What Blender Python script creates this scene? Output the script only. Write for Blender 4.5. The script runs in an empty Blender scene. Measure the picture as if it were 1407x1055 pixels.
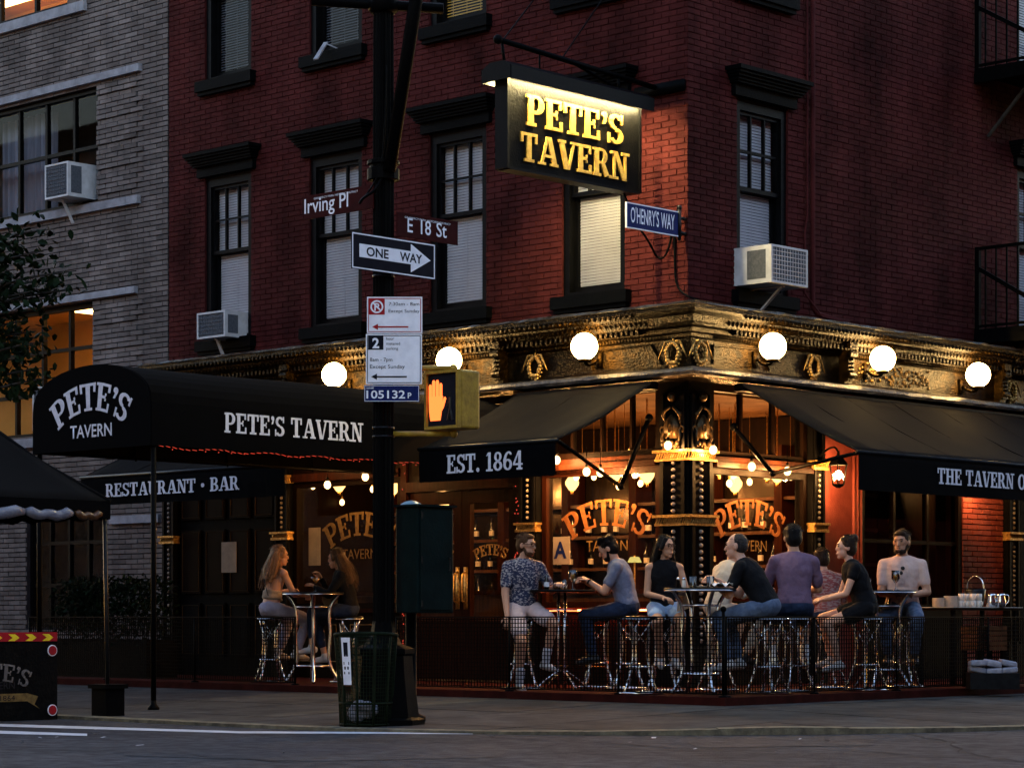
import bpy, math, random
from mathutils import Vector, Matrix
random.seed(7)
R2 = math.radians
SC = bpy.context.scene
COL = SC.collection

# ------------------------------------------------------------------ camera, world, sun, exposure
CX, CY, CZ = 16.84, -20.55, 0.76          # camera position; the tavern's corner stands at the origin
FPX = 3330.0                              # focal length in photo pixels (photo 1407 wide, horizon at y = 848)
cam_d = bpy.data.cameras.new('camera'); cam = bpy.data.objects.new('camera', cam_d); COL.objects.link(cam)
cam.location = (CX, CY, CZ); cam.rotation_euler = (R2(90), 0, math.atan2(.6881, .7256))
cam_d.sensor_width = 36.0; cam_d.lens = 36.0*FPX/1407.0
cam_d.shift_y = (848-527.5)/1407.0; cam_d.clip_end = 600.0; cam_d.clip_start = .2
SC.camera = cam
W = bpy.data.worlds.new('World'); SC.world = W; W.use_nodes = True
nt = W.node_tree; nt.nodes.clear()
sky = nt.nodes.new('ShaderNodeTexSky'); sky.sky_type = 'NISHITA'; sky.sun_disc = False
sky.sun_elevation = R2(3.0); sky.sun_rotation = R2(-43); sky.ozone_density = 1.6; sky.dust_density = .8; sky.air_density = 1.2
bg = nt.nodes.new('ShaderNodeBackground'); bg.inputs[1].default_value = 0.15
wo = nt.nodes.new('ShaderNodeOutputWorld')
wb = nt.nodes.new('ShaderNodeMix'); wb.data_type = 'RGBA'; wb.blend_type = 'MULTIPLY'; wb.inputs[0].default_value = 1.0; wb.inputs[7].default_value = (1.02, .94, 1.07, 1)   # white balance of the evening sky
nt.links.new(sky.outputs[0], wb.inputs[6]); nt.links.new(wb.outputs[2], bg.inputs[0]); nt.links.new(bg.outputs[0], wo.inputs[0])
sun_d = bpy.data.lights.new('sun', 'SUN'); sun_d.energy = 0.05; sun_d.angle = R2(15); sun_d.color = (1, .86, .74)
sun = bpy.data.objects.new('sun', sun_d); COL.objects.link(sun)
sun.rotation_euler = (R2(86), 0, R2(223.5)); sun.location = (20, -20, 30)
vs = SC.view_settings; vs.view_transform = 'Standard'; vs.look = 'None'; vs.exposure = 3.6; vs.gamma = 1.0; vs.use_curve_mapping = False
SC.cycles.use_denoising = True
SC.cycles.max_bounces = 6; SC.cycles.diffuse_bounces = 3; SC.cycles.glossy_bounces = 3
SC.cycles.transparent_max_bounces = 12; SC.cycles.transmission_bounces = 4
SC.cycles.sample_clamp_indirect = 4.0; SC.cycles.caustics_reflective = False; SC.cycles.caustics_refractive = False

# ------------------------------------------------------------------ photo pixel -> place
def DEP(x, y): return 26.5 - .6881*x + .7256*y
def LX(px, off=0.0):                       # x on the plane y = -off
    k = (px-703)/FPX; y = -off
    return (k*(26.5+.7256*y) - 1.926 - .6881*y)/(.7256 + .6881*k)
def RY(px, off=0.0):                       # y on the plane x = off
    k = (px-703)/FPX; x = off
    return (k*(26.5-.6881*x) - 1.926 - .7256*x)/(.6881 - .7256*k)
def ZZ(py, x, y): return CZ + (848-py)*DEP(x, y)/FPX
def AT(px, D):                             # ground-plan point at viewing depth D
    lat = (px-703)/FPX*D; a = lat-1.926; b = D-26.5
    return (a*.7256 - b*.6881, a*.6881 + b*.7256)
def GP(px, py, z=0.0): return AT(px, (CZ-z)*FPX/(py-848))
URIGHT = Vector((.7256, .6881, 0)); NCAM = Vector((.6881, -.7256, 0))

# ------------------------------------------------------------------ materials
def lin(r, g, b):
    f = lambda c: (c/12.92 if c <= .04045 else ((c+.055)/1.055)**2.4)
    return (f(r/255), f(g/255), f(b/255))
MATS = {}
def pm(name, col, col2=None, rough=.6, metal=0.0, nscale=6.0, bump=0.0, bscale=40.0, detail=4.0, island=0.0, coat=0.0, mixlo=.35, mixhi=.65, spec=.3, rvar=.12, coord='Object', stretch=None, stain=None):
    """procedural material: base colour mottled towards col2 by noise, roughness varied, optional relief"""
    m = bpy.data.materials.new(name); m.use_nodes = True; n = m.node_tree; b = n.nodes['Principled BSDF']
    b.inputs['Metallic'].default_value = metal; b.inputs['Specular IOR Level'].default_value = spec
    if coat: b.inputs['Coat Weight'].default_value = coat; b.inputs['Coat Roughness'].default_value = .15
    tc = n.nodes.new('ShaderNodeTexCoord'); vec = tc.outputs[coord]
    if stretch:
        mp = n.nodes.new('ShaderNodeMapping'); mp.inputs['Scale'].default_value = stretch; n.links.new(vec, mp.inputs[0]); vec = mp.outputs[0]
    nz = n.nodes.new('ShaderNodeTexNoise'); nz.inputs['Scale'].default_value = nscale; nz.inputs['Detail'].default_value = detail
    nz.inputs['Roughness'].default_value = .62
    n.links.new(vec, nz.inputs['Vector'])
    c2 = col2 or tuple(c*.72 for c in col)
    mr = n.nodes.new('ShaderNodeMapRange'); mr.inputs[1].default_value = mixlo; mr.inputs[2].default_value = mixhi
    n.links.new(nz.outputs[0], mr.inputs[0])
    mx = n.nodes.new('ShaderNodeMix'); mx.data_type = 'RGBA'
    mx.inputs[6].default_value = (*col, 1); mx.inputs[7].default_value = (*c2, 1)
    n.links.new(mr.outputs[0], mx.inputs[0]); out = mx.outputs[2]
    if stain:                                           # soot and rain streaks: (scale, strength, stretch)
        mp2 = n.nodes.new('ShaderNodeMapping'); mp2.inputs['Scale'].default_value = stain[2]; gp = n.nodes.new('ShaderNodeNewGeometry'); n.links.new(gp.outputs['Position'], mp2.inputs[0])
        n2 = n.nodes.new('ShaderNodeTexNoise'); n2.inputs['Scale'].default_value = stain[0]; n2.inputs['Detail'].default_value = 7; n2.inputs['Roughness'].default_value = .68; n.links.new(mp2.outputs[0], n2.inputs['Vector'])
        m2 = n.nodes.new('ShaderNodeMapRange'); m2.inputs[1].default_value = .42; m2.inputs[2].default_value = .66; m2.inputs[3].default_value = 1.0; m2.inputs[4].default_value = 1-stain[1]; n.links.new(n2.outputs[0], m2.inputs[0])
        h2 = n.nodes.new('ShaderNodeHueSaturation'); n.links.new(m2.outputs[0], h2.inputs['Value']); n.links.new(out, h2.inputs['Color']); out = h2.outputs[0]
    if island:
        ge = n.nodes.new('ShaderNodeNewGeometry'); oi = n.nodes.new('ShaderNodeObjectInfo')
        ad = n.nodes.new('ShaderNodeMath'); ad.operation = 'ADD'; fr = n.nodes.new('ShaderNodeMath'); fr.operation = 'FRACT'
        n.links.new(ge.outputs['Random Per Island'], ad.inputs[0]); n.links.new(oi.outputs['Random'], ad.inputs[1]); n.links.new(ad.outputs[0], fr.inputs[0])
        r2 = n.nodes.new('ShaderNodeMapRange'); r2.inputs[3].default_value = 1-island; r2.inputs[4].default_value = 1+island; n.links.new(fr.outputs[0], r2.inputs[0])
        hs = n.nodes.new('ShaderNodeHueSaturation'); n.links.new(r2.outputs[0], hs.inputs['Value']); n.links.new(out, hs.inputs['Color']); out = hs.outputs[0]
    n.links.new(out, b.inputs['Base Color'])
    rr = n.nodes.new('ShaderNodeMapRange'); rr.inputs[3].default_value = max(.03, rough-rvar); rr.inputs[4].default_value = min(1, rough+rvar)
    n.links.new(nz.outputs[0], rr.inputs[0]); n.links.new(rr.outputs[0], b.inputs['Roughness'])
    if bump:
        nb = n.nodes.new('ShaderNodeTexNoise'); nb.inputs['Scale'].default_value = bscale; nb.inputs['Detail'].default_value = 5
        n.links.new(vec, nb.inputs['Vector'])
        bp = n.nodes.new('ShaderNodeBump'); bp.inputs['Strength'].default_value = bump; bp.inputs['Distance'].default_value = .02
        n.links.new(nb.outputs[0], bp.inputs['Height']); n.links.new(bp.outputs[0], b.inputs['Normal'])
    MATS[name] = m; return m
def emit(name, col, strength):
    m = bpy.data.materials.new(name); m.use_nodes = True; n = m.node_tree
    for x in list(n.nodes): n.nodes.remove(x)
    e = n.nodes.new('ShaderNodeEmission'); e.inputs[0].default_value = (*col, 1); e.inputs[1].default_value = strength
    o = n.nodes.new('ShaderNodeOutputMaterial'); n.links.new(e.outputs[0], o.inputs[0]); MATS[name] = m; return m
def glow(name, col, strength):                       # lit frosted glass: gives off light and lets the lamp inside shine through
    m = emit(name, col, strength); n = m.node_tree; e = n.nodes['Emission']; o = n.nodes['Material Output']
    t = n.nodes.new('ShaderNodeBsdfTransparent'); a = n.nodes.new('ShaderNodeAddShader'); n.links.new(e.outputs[0], a.inputs[0]); n.links.new(t.outputs[0], a.inputs[1]); n.links.new(a.outputs[0], o.inputs[0]); return m
def lamp(parent, loc, power, col, radius=.04):
    d = bpy.data.lights.new('lamp_light', 'POINT'); d.energy = power; d.color = col; d.shadow_soft_size = radius
    o = bpy.data.objects.new('lamp_light', d); COL.objects.link(o); o.parent = parent; o.location = loc; return o
def glassmat(name, tint=(1, 1, 1), rough=.02, ior=1.5, extra=0.0):
    m = bpy.data.materials.new(name); m.use_nodes = True; n = m.node_tree
    for x in list(n.nodes): n.nodes.remove(x)
    t = n.nodes.new('ShaderNodeBsdfTransparent'); t.inputs[0].default_value = (*tint, 1)
    g = n.nodes.new('ShaderNodeBsdfGlossy'); g.inputs['Roughness'].default_value = rough
    f = n.nodes.new('ShaderNodeFresnel'); f.inputs[0].default_value = ior
    a = n.nodes.new('ShaderNodeMath'); a.operation = 'ADD'; a.inputs[1].default_value = extra; n.links.new(f.outputs[0], a.inputs[0])
    mx = n.nodes.new('ShaderNodeMixShader'); n.links.new(a.outputs[0], mx.inputs[0]); n.links.new(t.outputs[0], mx.inputs[1]); n.links.new(g.outputs[0], mx.inputs[2])
    o = n.nodes.new('ShaderNodeOutputMaterial'); n.links.new(mx.outputs[0], o.inputs[0]); MATS[name] = m; return m

pm('red_brick', (.076, .0155, .0145), (.043, .009, .0085), rough=.72, nscale=1.1, bump=.5, bscale=70, island=.10, mixlo=.42, mixhi=.72, spec=.03, stain=(1.3, .62, (1,1,.45)))
pm('red_mortar', (.062, .0125, .012), (.040, .0085, .008), rough=.9, nscale=3, spec=.03, stain=(1.3, .6, (1,1,.45)))
pm('red_paint', (.27, .062, .045), (.19, .04, .03), rough=.5, nscale=4, bump=.3, bscale=60, spec=0.08)
pm('tan_brick', (0.2009, 0.1633, 0.1482), (0.1319, 0.108, 0.09798), rough=.8, nscale=2.2, bump=.4, bscale=60, island=.22, spec=.03, stain=(.9, .4, (1,1,.4)))
pm('tan_mortar', (0.02736, 0.0228, 0.02432), rough=.95, spec=0.03)
pm('limestone', (0.3, 0.2925, 0.315), (0.195, 0.1875, 0.2025), rough=.8, nscale=5, bump=.2)
pm('black_paint', (0.00144, 0.00144, 0.0018), (0.00252, 0.00252, 0.00288), rough=.42, nscale=5, bump=.08, bscale=30, spec=0.08)
pm('black_trim', (0.001215, 0.00135, 0.00162), (0.00216, 0.002295, 0.0027), rough=.55, nscale=7, bump=.2, bscale=40, spec=0.03)
pm('cornice_metal', (.020, .0105, .0024), (.004, .0026, .0012), rough=.22, metal=.8, nscale=9, bump=.8, bscale=44, mixlo=.38, mixhi=.60, spec=.02)
pm('cornice_edge', (0.056, 0.056, 0.0616), (0.0168, 0.01568, 0.01456), rough=.35, metal=.4, nscale=14, bump=.5, bscale=40)
pm('gold', (.70, .42, .12), (.28, .15, .04), rough=.38, metal=.75, nscale=30, bump=.3, bscale=60)
pm('gold_line', (.26, .16, .055), (.14, .085, .03), rough=.5, metal=.4, nscale=18, spec=.1)
pm('sign_gold', (.85, .54, .10), (.55, .30, .05), rough=.42, metal=.35, nscale=16, bump=.15)
pm('wood_dark', (0.007, 0.00315, 0.00182), (0.0035, 0.00175, 0.00112), rough=.45, nscale=3, stretch=(8, 8, 1), bump=.1, spec=0.03)
pm('wood_red', (0.0252, 0.00672, 0.0028), (0.01232, 0.00336, 0.00168), rough=.38, nscale=3, stretch=(8, 8, 1), bump=.12, spec=0.03)
pm('wood_bar', (0.08, 0.0325, 0.0125), (0.035, 0.014, 0.006), rough=.35, nscale=4, stretch=(6, 6, 1))
pm('plaster_warm', (0.104, 0.04875, 0.0195), (0.065, 0.02925, 0.0117), rough=.8, nscale=3, spec=0.08)
pm('ochre_wall', (.60, .33, .06), (.50, .28, .05), rough=.85, nscale=2)
pm('fabric_black', (0.00132, 0.00132, 0.00168), (0.00216, 0.00216, 0.00264), rough=.92, nscale=3, bump=.15, bscale=220, spec=0.03)
pm('fabric_top', (0.00448, 0.0042, 0.004592), (0.00672, 0.00644, 0.00672), rough=.9, nscale=2.2, bump=.15, bscale=180, spec=0.03)
pm('letter_white', (0.713, 0.713, 0.782), (0.552, 0.552, 0.621), rough=.6, nscale=14)
pm('aluminium', (.72, .73, .76), (.55, .56, .6), rough=.22, metal=1.0, nscale=20, rvar=.08)
pm('steel_dark', (.02, .022, .024), (.012, .012, .014), rough=.4, metal=.7, nscale=14, bump=.1, spec=0.03)
pm('iron_black', (0.001155, 0.001155, 0.00132), (0.00198, 0.00198, 0.00198), rough=.55, metal=.0, nscale=20, bump=.1, bscale=60, spec=0.03)
pm('asphalt', (0.0629, 0.06375, 0.07225), (0.0289, 0.02975, 0.03485), rough=.85, nscale=7, detail=14, bump=1.0, bscale=110, mixlo=.34, mixhi=.64, spec=.08, stain=(.35, .45, (1,1,1)))
pm('asphalt_new', (.050, .050, .056), (.024, .024, .028), rough=.8, nscale=7, detail=14, bump=.8, bscale=130, mixlo=.34, mixhi=.64, spec=.08)
pm('concrete', (0.0574, 0.05371, 0.05207), (0.0328, 0.03116, 0.03034), rough=.82, nscale=3.2, detail=8, bump=.35, bscale=60, island=.12, mixlo=.36, mixhi=.70, spec=.03, stain=(.7, .5, (1,1,1)))
pm('kerb_stone', (.17, .145, .095), (.07, .06, .045), rough=.85, nscale=7, bump=.6, bscale=40, island=.2, spec=.08)
pm('joint_dirt', (.035, .034, .035), rough=.95, spec=0.03)
pm('road_paint', (0.465, 0.465, 0.495), (0.27, 0.27, 0.3), rough=.7, nscale=9, bump=.3, bscale=60, mixlo=.4, mixhi=.75)
pm('deck_red', (.040, .007, .005), (.02, .004, .003), rough=.8, nscale=4, bump=.3, bscale=80, spec=.03)
pm('blind', (.58, .575, .60), (.50, .495, .52), rough=.6, nscale=3)
pm('black_slats', (.10, .10, .115), rough=.6)
pm('curtain', (0.252, 0.259, 0.308), (0.175, 0.182, 0.217), rough=.9, nscale=3, stretch=(6, 6, .4))
pm('ac_white', (0.561, 0.5525, 0.561), (0.425, 0.408, 0.408), rough=.5, nscale=5)
pm('ac_grille', (.05, .055, .065), (.09, .095, .11), rough=.6, nscale=40)
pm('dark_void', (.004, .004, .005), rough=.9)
pm('sign_black', (0.0028, 0.0028, 0.00315), (0.0056, 0.00525, 0.0049), rough=.5, nscale=12, bump=.3, bscale=40, spec=0.03)
pm('sign_white', (0.8453, 0.8453, 0.9177), (0.7245, 0.7245, 0.797), rough=.55, nscale=10)
pm('sign_brown', (.040, .007, .007), (.03, .006, .006), rough=.6, nscale=8, spec=0.03)
pm('sign_blue', (0.007, 0.0154, 0.098), (0.0056, 0.0112, 0.07), rough=.5, nscale=8, spec=0.08)
pm('sign_red', (0.336, 0.0128, 0.0176), (0.272, 0.0112, 0.016), rough=.5, nscale=8, spec=0.08)
pm('sign_ink', (.012, .012, .018), rough=.6, spec=0.03)
pm('signal_yellow', (0.375, 0.225, 0.0225), (0.225, 0.1275, 0.012), rough=.5, nscale=12, bump=.15)
pm('box_green', (0.0042, 0.0112, 0.0112), (0.0028, 0.007, 0.007), rough=.45, nscale=6, bump=.12, spec=0.03)
pm('bin_green', (0.0096, 0.0144, 0.0072), (0.0048, 0.008, 0.004), rough=.6, nscale=14, bump=.2, spec=0.03)
pm('dome_blue', (.10, .22, .30), (.06, .13, .19), rough=.3, nscale=10)
pm('bag_white', (0.252, 0.252, 0.3), (0.18, 0.18, 0.228), rough=.5, nscale=16, bump=.8, bscale=22)
pm('leaf_green', (0.0077, 0.0154, 0.00539), (0.00385, 0.00847, 0.003465), rough=.55, nscale=8, island=.35, spec=0.03)
pm('hedge_green', (0.0072, 0.0144, 0.0066), (0.0036, 0.0072, 0.0036), rough=.6, nscale=8, island=.4, spec=0.03)
pm('bark', (.035, .028, .022), (.02, .016, .013), rough=.9, nscale=10, bump=.6)
pm('vinyl_clear', (.16, .16, .20), (.10, .10, .13), rough=.28, nscale=10, bump=.6, bscale=14)
pm('reflect_yellow', (.85, .62, .02), (.75, .5, .02), rough=.4, nscale=20)
pm('beer_amber', (.62, .27, .03), (.5, .2, .02), rough=.15)
pm('panel_lining', (.07, .042, .015), (.035, .02, .008), rough=.5, spec=.05)
pm('copper_leaf', (.34, .135, .045), (.2, .07, .022), rough=.45, metal=.4, nscale=16, spec=.1)
pm('capital_metal', (.085, .052, .022), (.03, .02, .01), rough=.35, metal=.5, nscale=20, spec=.1)
pm('old_mirror', (.06, .045, .03), (.03, .02, .014), rough=.2, metal=.8)
pm('porcelain', (.66, .60, .52), rough=.3); pm('paper', (.80, .80, .84), rough=.7)
pm('red_cushion', (.30, .03, .016), (.2, .02, .01), rough=.7)
pm('tile_white', (.3, .25, .2), rough=.5)
glassmat('window_glass', (.97, .97, .98), .02, 1.22, .0)
glassmat('shop_glass', (.95, .94, .92), .015, 1.25, .0)
glassmat('drink_glass', (.86, .86, .88), .02, 1.45, .06)
glassmat('beer', (.80, .42, .06), .03, 1.4, .03)
glassmat('bottle_dark', (.25, .14, .05), .03, 1.5, .06)
glassmat('bottle_green', (.10, .28, .12), .03, 1.5, .06)
emit('globe_light', (1.0, .62, .22), 6.0)
glow('bulb_light', (1.0, .58, .20), .42)
emit('shade_light', (1.0, .52, .16), 1.1); glow('tulip_light', (1.0, .52, .15), .16); emit('reading_light', (.95, .75, .2), .07)
emit('tube_light', (1.0, .80, .36), 95.0)
emit('lantern_light', (1.0, .50, .16), 85.0)
emit('candle_light', (1.0, .42, .10), 30.0)
emit('led_red', (1.0, .09, .05), .06)
emit('hand_orange', (1.0, .125, .025), .30)
emit('heater_red', (1.0, .12, .03), 4.5)

# ------------------------------------------------------------------ mesh builder
class MB:
    def __init__(s): s.v = []; s.f = []
    def add(s, vs, fs):
        o = len(s.v); s.v.extend([tuple(p) for p in vs]); s.f.extend([tuple(i+o for i in f) for f in fs]); return s
    def box(s, x0, x1, y0, y1, z0, z1):
        return s.add([(x0,y0,z0),(x1,y0,z0),(x1,y1,z0),(x0,y1,z0),(x0,y0,z1),(x1,y0,z1),(x1,y1,z1),(x0,y1,z1)],
                     [(0,3,2,1),(4,5,6,7),(0,1,5,4),(1,2,6,5),(2,3,7,6),(3,0,4,7)])
    def obox(s, c, U, V, N, u, v, n):                 # oriented box, half sizes u v n
        c = Vector(c); U = Vector(U).normalized()*u; V = Vector(V).normalized()*v; N = Vector(N).normalized()*n
        q = [c-U-V-N, c+U-V-N, c+U+V-N, c-U+V-N, c-U-V+N, c+U-V+N, c+U+V+N, c-U+V+N]
        return s.add(q, [(0,3,2,1),(4,5,6,7),(0,1,5,4),(1,2,6,5),(2,3,7,6),(3,0,4,7)])
    def bar(s, a, b, w, h=None):                      # square bar between two points
        a = Vector(a); b = Vector(b); d = (b-a); L = d.length; d.normalize()
        up = Vector((0,0,1)) if abs(d.z) < .95 else Vector((1,0,0)); U = d.cross(up).normalized(); V = U.cross(d)
        return s.obox((a+b)/2, d, U, V, L/2, w/2, (h or w)/2)
    def tube(s, pts, r, seg=8, closed=False, cap=True):
        pts = [Vector(p) for p in pts]; n = len(pts); rs = r if isinstance(r, (list, tuple)) else [r]*n
        t0 = ((pts[1]-pts[-1]) if closed else (pts[1]-pts[0])).normalized()
        up = Vector((0,0,1)) if abs(t0.z) < .9 else Vector((1,0,0)); U = t0.cross(up).normalized(); V = t0.cross(U)
        vs = []
        for i, p in enumerate(pts):
            if closed: t = (pts[(i+1)%n]-pts[i-1]).normalized()
            elif i == 0: t = t0
            elif i == n-1: t = (pts[i]-pts[i-1]).normalized()
            else: t = (pts[i+1]-pts[i-1]).normalized()
            U = (U - t*U.dot(t)).normalized(); V = t.cross(U)
            for k in range(seg):
                a = 2*math.pi*k/seg; vs.append(p + (U*math.cos(a)+V*math.sin(a))*rs[i])
        fs = []
        for i in range(n if closed else n-1):
            j = (i+1) % n
            for k in range(seg):
                l = (k+1) % seg; fs.append((i*seg+k, i*seg+l, j*seg+l, j*seg+k))
        if cap and not closed: fs.append(tuple(range(seg))[::-1]); fs.append(tuple((n-1)*seg+k for k in range(seg)))
        return s.add(vs, fs)
    def lathe(s, prof, c=(0,0,0), seg=16, cap=True):   # profile of (radius, z)
        vs = []; fs = []; n = len(prof)
        for r, z in prof:
            for k in range(seg):
                a = 2*math.pi*k/seg; vs.append((c[0]+r*math.cos(a), c[1]+r*math.sin(a), c[2]+z))
        for i in range(n-1):
            for k in range(seg):
                l = (k+1) % seg; fs.append((i*seg+k, i*seg+l, (i+1)*seg+l, (i+1)*seg+k))
        if cap: fs.append(tuple(range(seg))[::-1]); fs.append(tuple((n-1)*seg+k for k in range(seg)))
        return s.add(vs, fs)
    def ball(s, c, rx, ry=None, rz=None, seg=12, rings=8, M=None):
        ry = rx if ry is None else ry; rz = rx if rz is None else rz; c = Vector(c)
        vs = []; fs = []
        tr = (lambda p: c + (M @ p if M else p))
        vs.append(tr(Vector((0,0,-rz))))
        for i in range(1, rings):
            a = -math.pi/2 + math.pi*i/rings
            for k in range(seg):
                b = 2*math.pi*k/seg; vs.append(tr(Vector((rx*math.cos(a)*math.cos(b), ry*math.cos(a)*math.sin(b), rz*math.sin(a)))))
        vs.append(tr(Vector((0,0,rz)))); top = len(vs)-1
        for k in range(seg): fs.append((0, 1+(k+1)%seg, 1+k))
        for i in range(rings-2):
            for k in range(seg):
                l = (k+1) % seg; fs.append((1+i*seg+k, 1+i*seg+l, 1+(i+1)*seg+l, 1+(i+1)*seg+k))
        o = 1+(rings-2)*seg
        for k in range(seg): fs.append((o+k, o+(k+1)%seg, top))
        return s.add(vs, fs)
    def cone(s, a, b, ra, rb, seg=12):                 # tapered capsule with round ends
        a = Vector(a); b = Vector(b); d = b-a; L = max(d.length, 1e-5); d = d/L
        pts = []; rs = []
        for k in (80, 60, 40, 20): q = math.radians(k); pts.append(a - d*ra*math.sin(q)); rs.append(ra*math.cos(q))
        for t in (0, .33, .66, 1): pts.append(a + d*L*t); rs.append(ra+(rb-ra)*t)
        for k in (20, 40, 60, 80): q = math.radians(k); pts.append(b + d*rb*math.sin(q)); rs.append(rb*math.cos(q))
        up = Vector((0,0,1)) if abs(d.z) < .9 else Vector((1,0,0)); U = d.cross(up).normalized(); V = d.cross(U)
        vs = []; fs = []; n = len(pts)
        for p, r in zip(pts, rs):
            for k in range(seg):
                q = 2*math.pi*k/seg; vs.append(p+(U*math.cos(q)+V*math.sin(q))*r)
        for i in range(n-1):
            for k in range(seg):
                l = (k+1) % seg; fs.append((i*seg+k, i*seg+l, (i+1)*seg+l, (i+1)*seg+k))
        fs.append(tuple(range(seg))[::-1]); fs.append(tuple((n-1)*seg+k for k in range(seg)))
        return s.add(vs, fs)
    def prism(s, poly, O, U, V, N, depth):             # polygon in a (U, V) frame, front face at O+N*depth
        O = Vector(O); U = Vector(U); V = Vector(V); N = Vector(N); n = len(poly)
        a = [O+U*p[0]+V*p[1] for p in poly]; b = [p+N*depth for p in a]
        fs = [tuple(range(n))[::-1], tuple(range(n, 2*n))] + [(i, (i+1)%n, n+(i+1)%n, n+i) for i in range(n)]
        return s.add(a+b, fs)
    def quad(s, a, b, c, d): return s.add([a, b, c, d], [(0,1,2,3)])
    def mesh(s, name, mat, smooth=False):
        m = bpy.data.meshes.new(name); m.from_pydata(s.v, [], s.f)
        m.materials.append(MATS[mat] if isinstance(mat, str) else mat)
        if smooth: m.polygons.foreach_set('use_smooth', [True]*len(m.polygons))
        m.update(); return m
    def build(s, name, mat, parent=None, smooth=False, flip=False):
        o = bpy.data.objects.new(name, s.mesh(name, mat, smooth)); COL.objects.link(o)
        if parent is not None: o.parent = parent
        return o
def fixn(o):                                           # consistent outward normals
    import bmesh
    b = bmesh.new(); b.from_mesh(o.data); bmesh.ops.recalc_face_normals(b, faces=b.faces); b.to_mesh(o.data); b.free(); return o
FOLD = bpy.data.textures.new('cloth_folds', 'CLOUDS'); FOLD.noise_scale = .10; FOLD.noise_depth = 2
SAG = bpy.data.textures.new('cloth_sag', 'CLOUDS'); SAG.noise_scale = .55; SAG.noise_depth = 1
def folds(o, strength, tex=None):
    d = o.modifiers.new('folds', 'DISPLACE'); d.texture = tex or FOLD; d.strength = strength; d.mid_level = .5; d.texture_coords = 'GLOBAL'; return o
def tag(o, label, cat, group=None, kind=None):
    if label: o['label'] = label
    if cat: o['category'] = cat
    if group: o['group'] = group
    if kind: o['kind'] = kind
    return o
def thing(name, label, cat, loc=(0,0,0), rz=0.0, group=None):
    o = bpy.data.objects.new(name, None); COL.objects.link(o); o.location = loc; o.rotation_euler = (0,0,rz); o.empty_display_size = .1
    return tag(o, label, cat, group)
def dup(root, loc, rz, label):
    def cp(o, par):
        c = o.copy(); COL.objects.link(c)
        if par is not None: c.parent = par
        for ch in o.children: cp(ch, c)
        return c
    r = cp(root, None); r.location = loc; r.rotation_euler = (0,0,rz); r['label'] = label; return r
def meshthing(name, mb, mat, label, cat, group=None, smooth=False):
    return tag(mb.build(name, mat, None, smooth), label, cat, group)

def smooth_pts(p, n=6):
    out = []; p = [Vector(q) for q in p]
    for i in range(len(p)-1):
        a = p[max(0,i-1)]; b = p[i]; c = p[i+1]; d = p[min(len(p)-1,i+2)]
        for k in range(n):
            t = k/n; out.append(.5*((2*b)+(c-a)*t+(2*a-5*b+4*c-d)*t*t+(3*b-a-3*c+d)*t**3))
    return out+[p[-1]]

# plan frames for the two fronts: 'L' runs along x at y=0 (facing -y), 'R' runs along y at x=0 (facing +x)
def P(pl, u, off, z): return (u, -off, z) if pl == 'L' else (off, u, z)
def pbox(mb, pl, u0, u1, o0, o1, z0, z1):
    if u0 > u1: u0, u1 = u1, u0
    if o0 > o1: o0, o1 = o1, o0
    return mb.box(u0, u1, -o1, -o0, z0, z1) if pl == 'L' else mb.box(o0, o1, u0, u1, z0, z1)
def frame(pl): return (Vector((1,0,0)), Vector((0,-1,0))) if pl == 'L' else (Vector((0,1,0)), Vector((1,0,0)))
ZUP = Vector((0,0,1))

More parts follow.
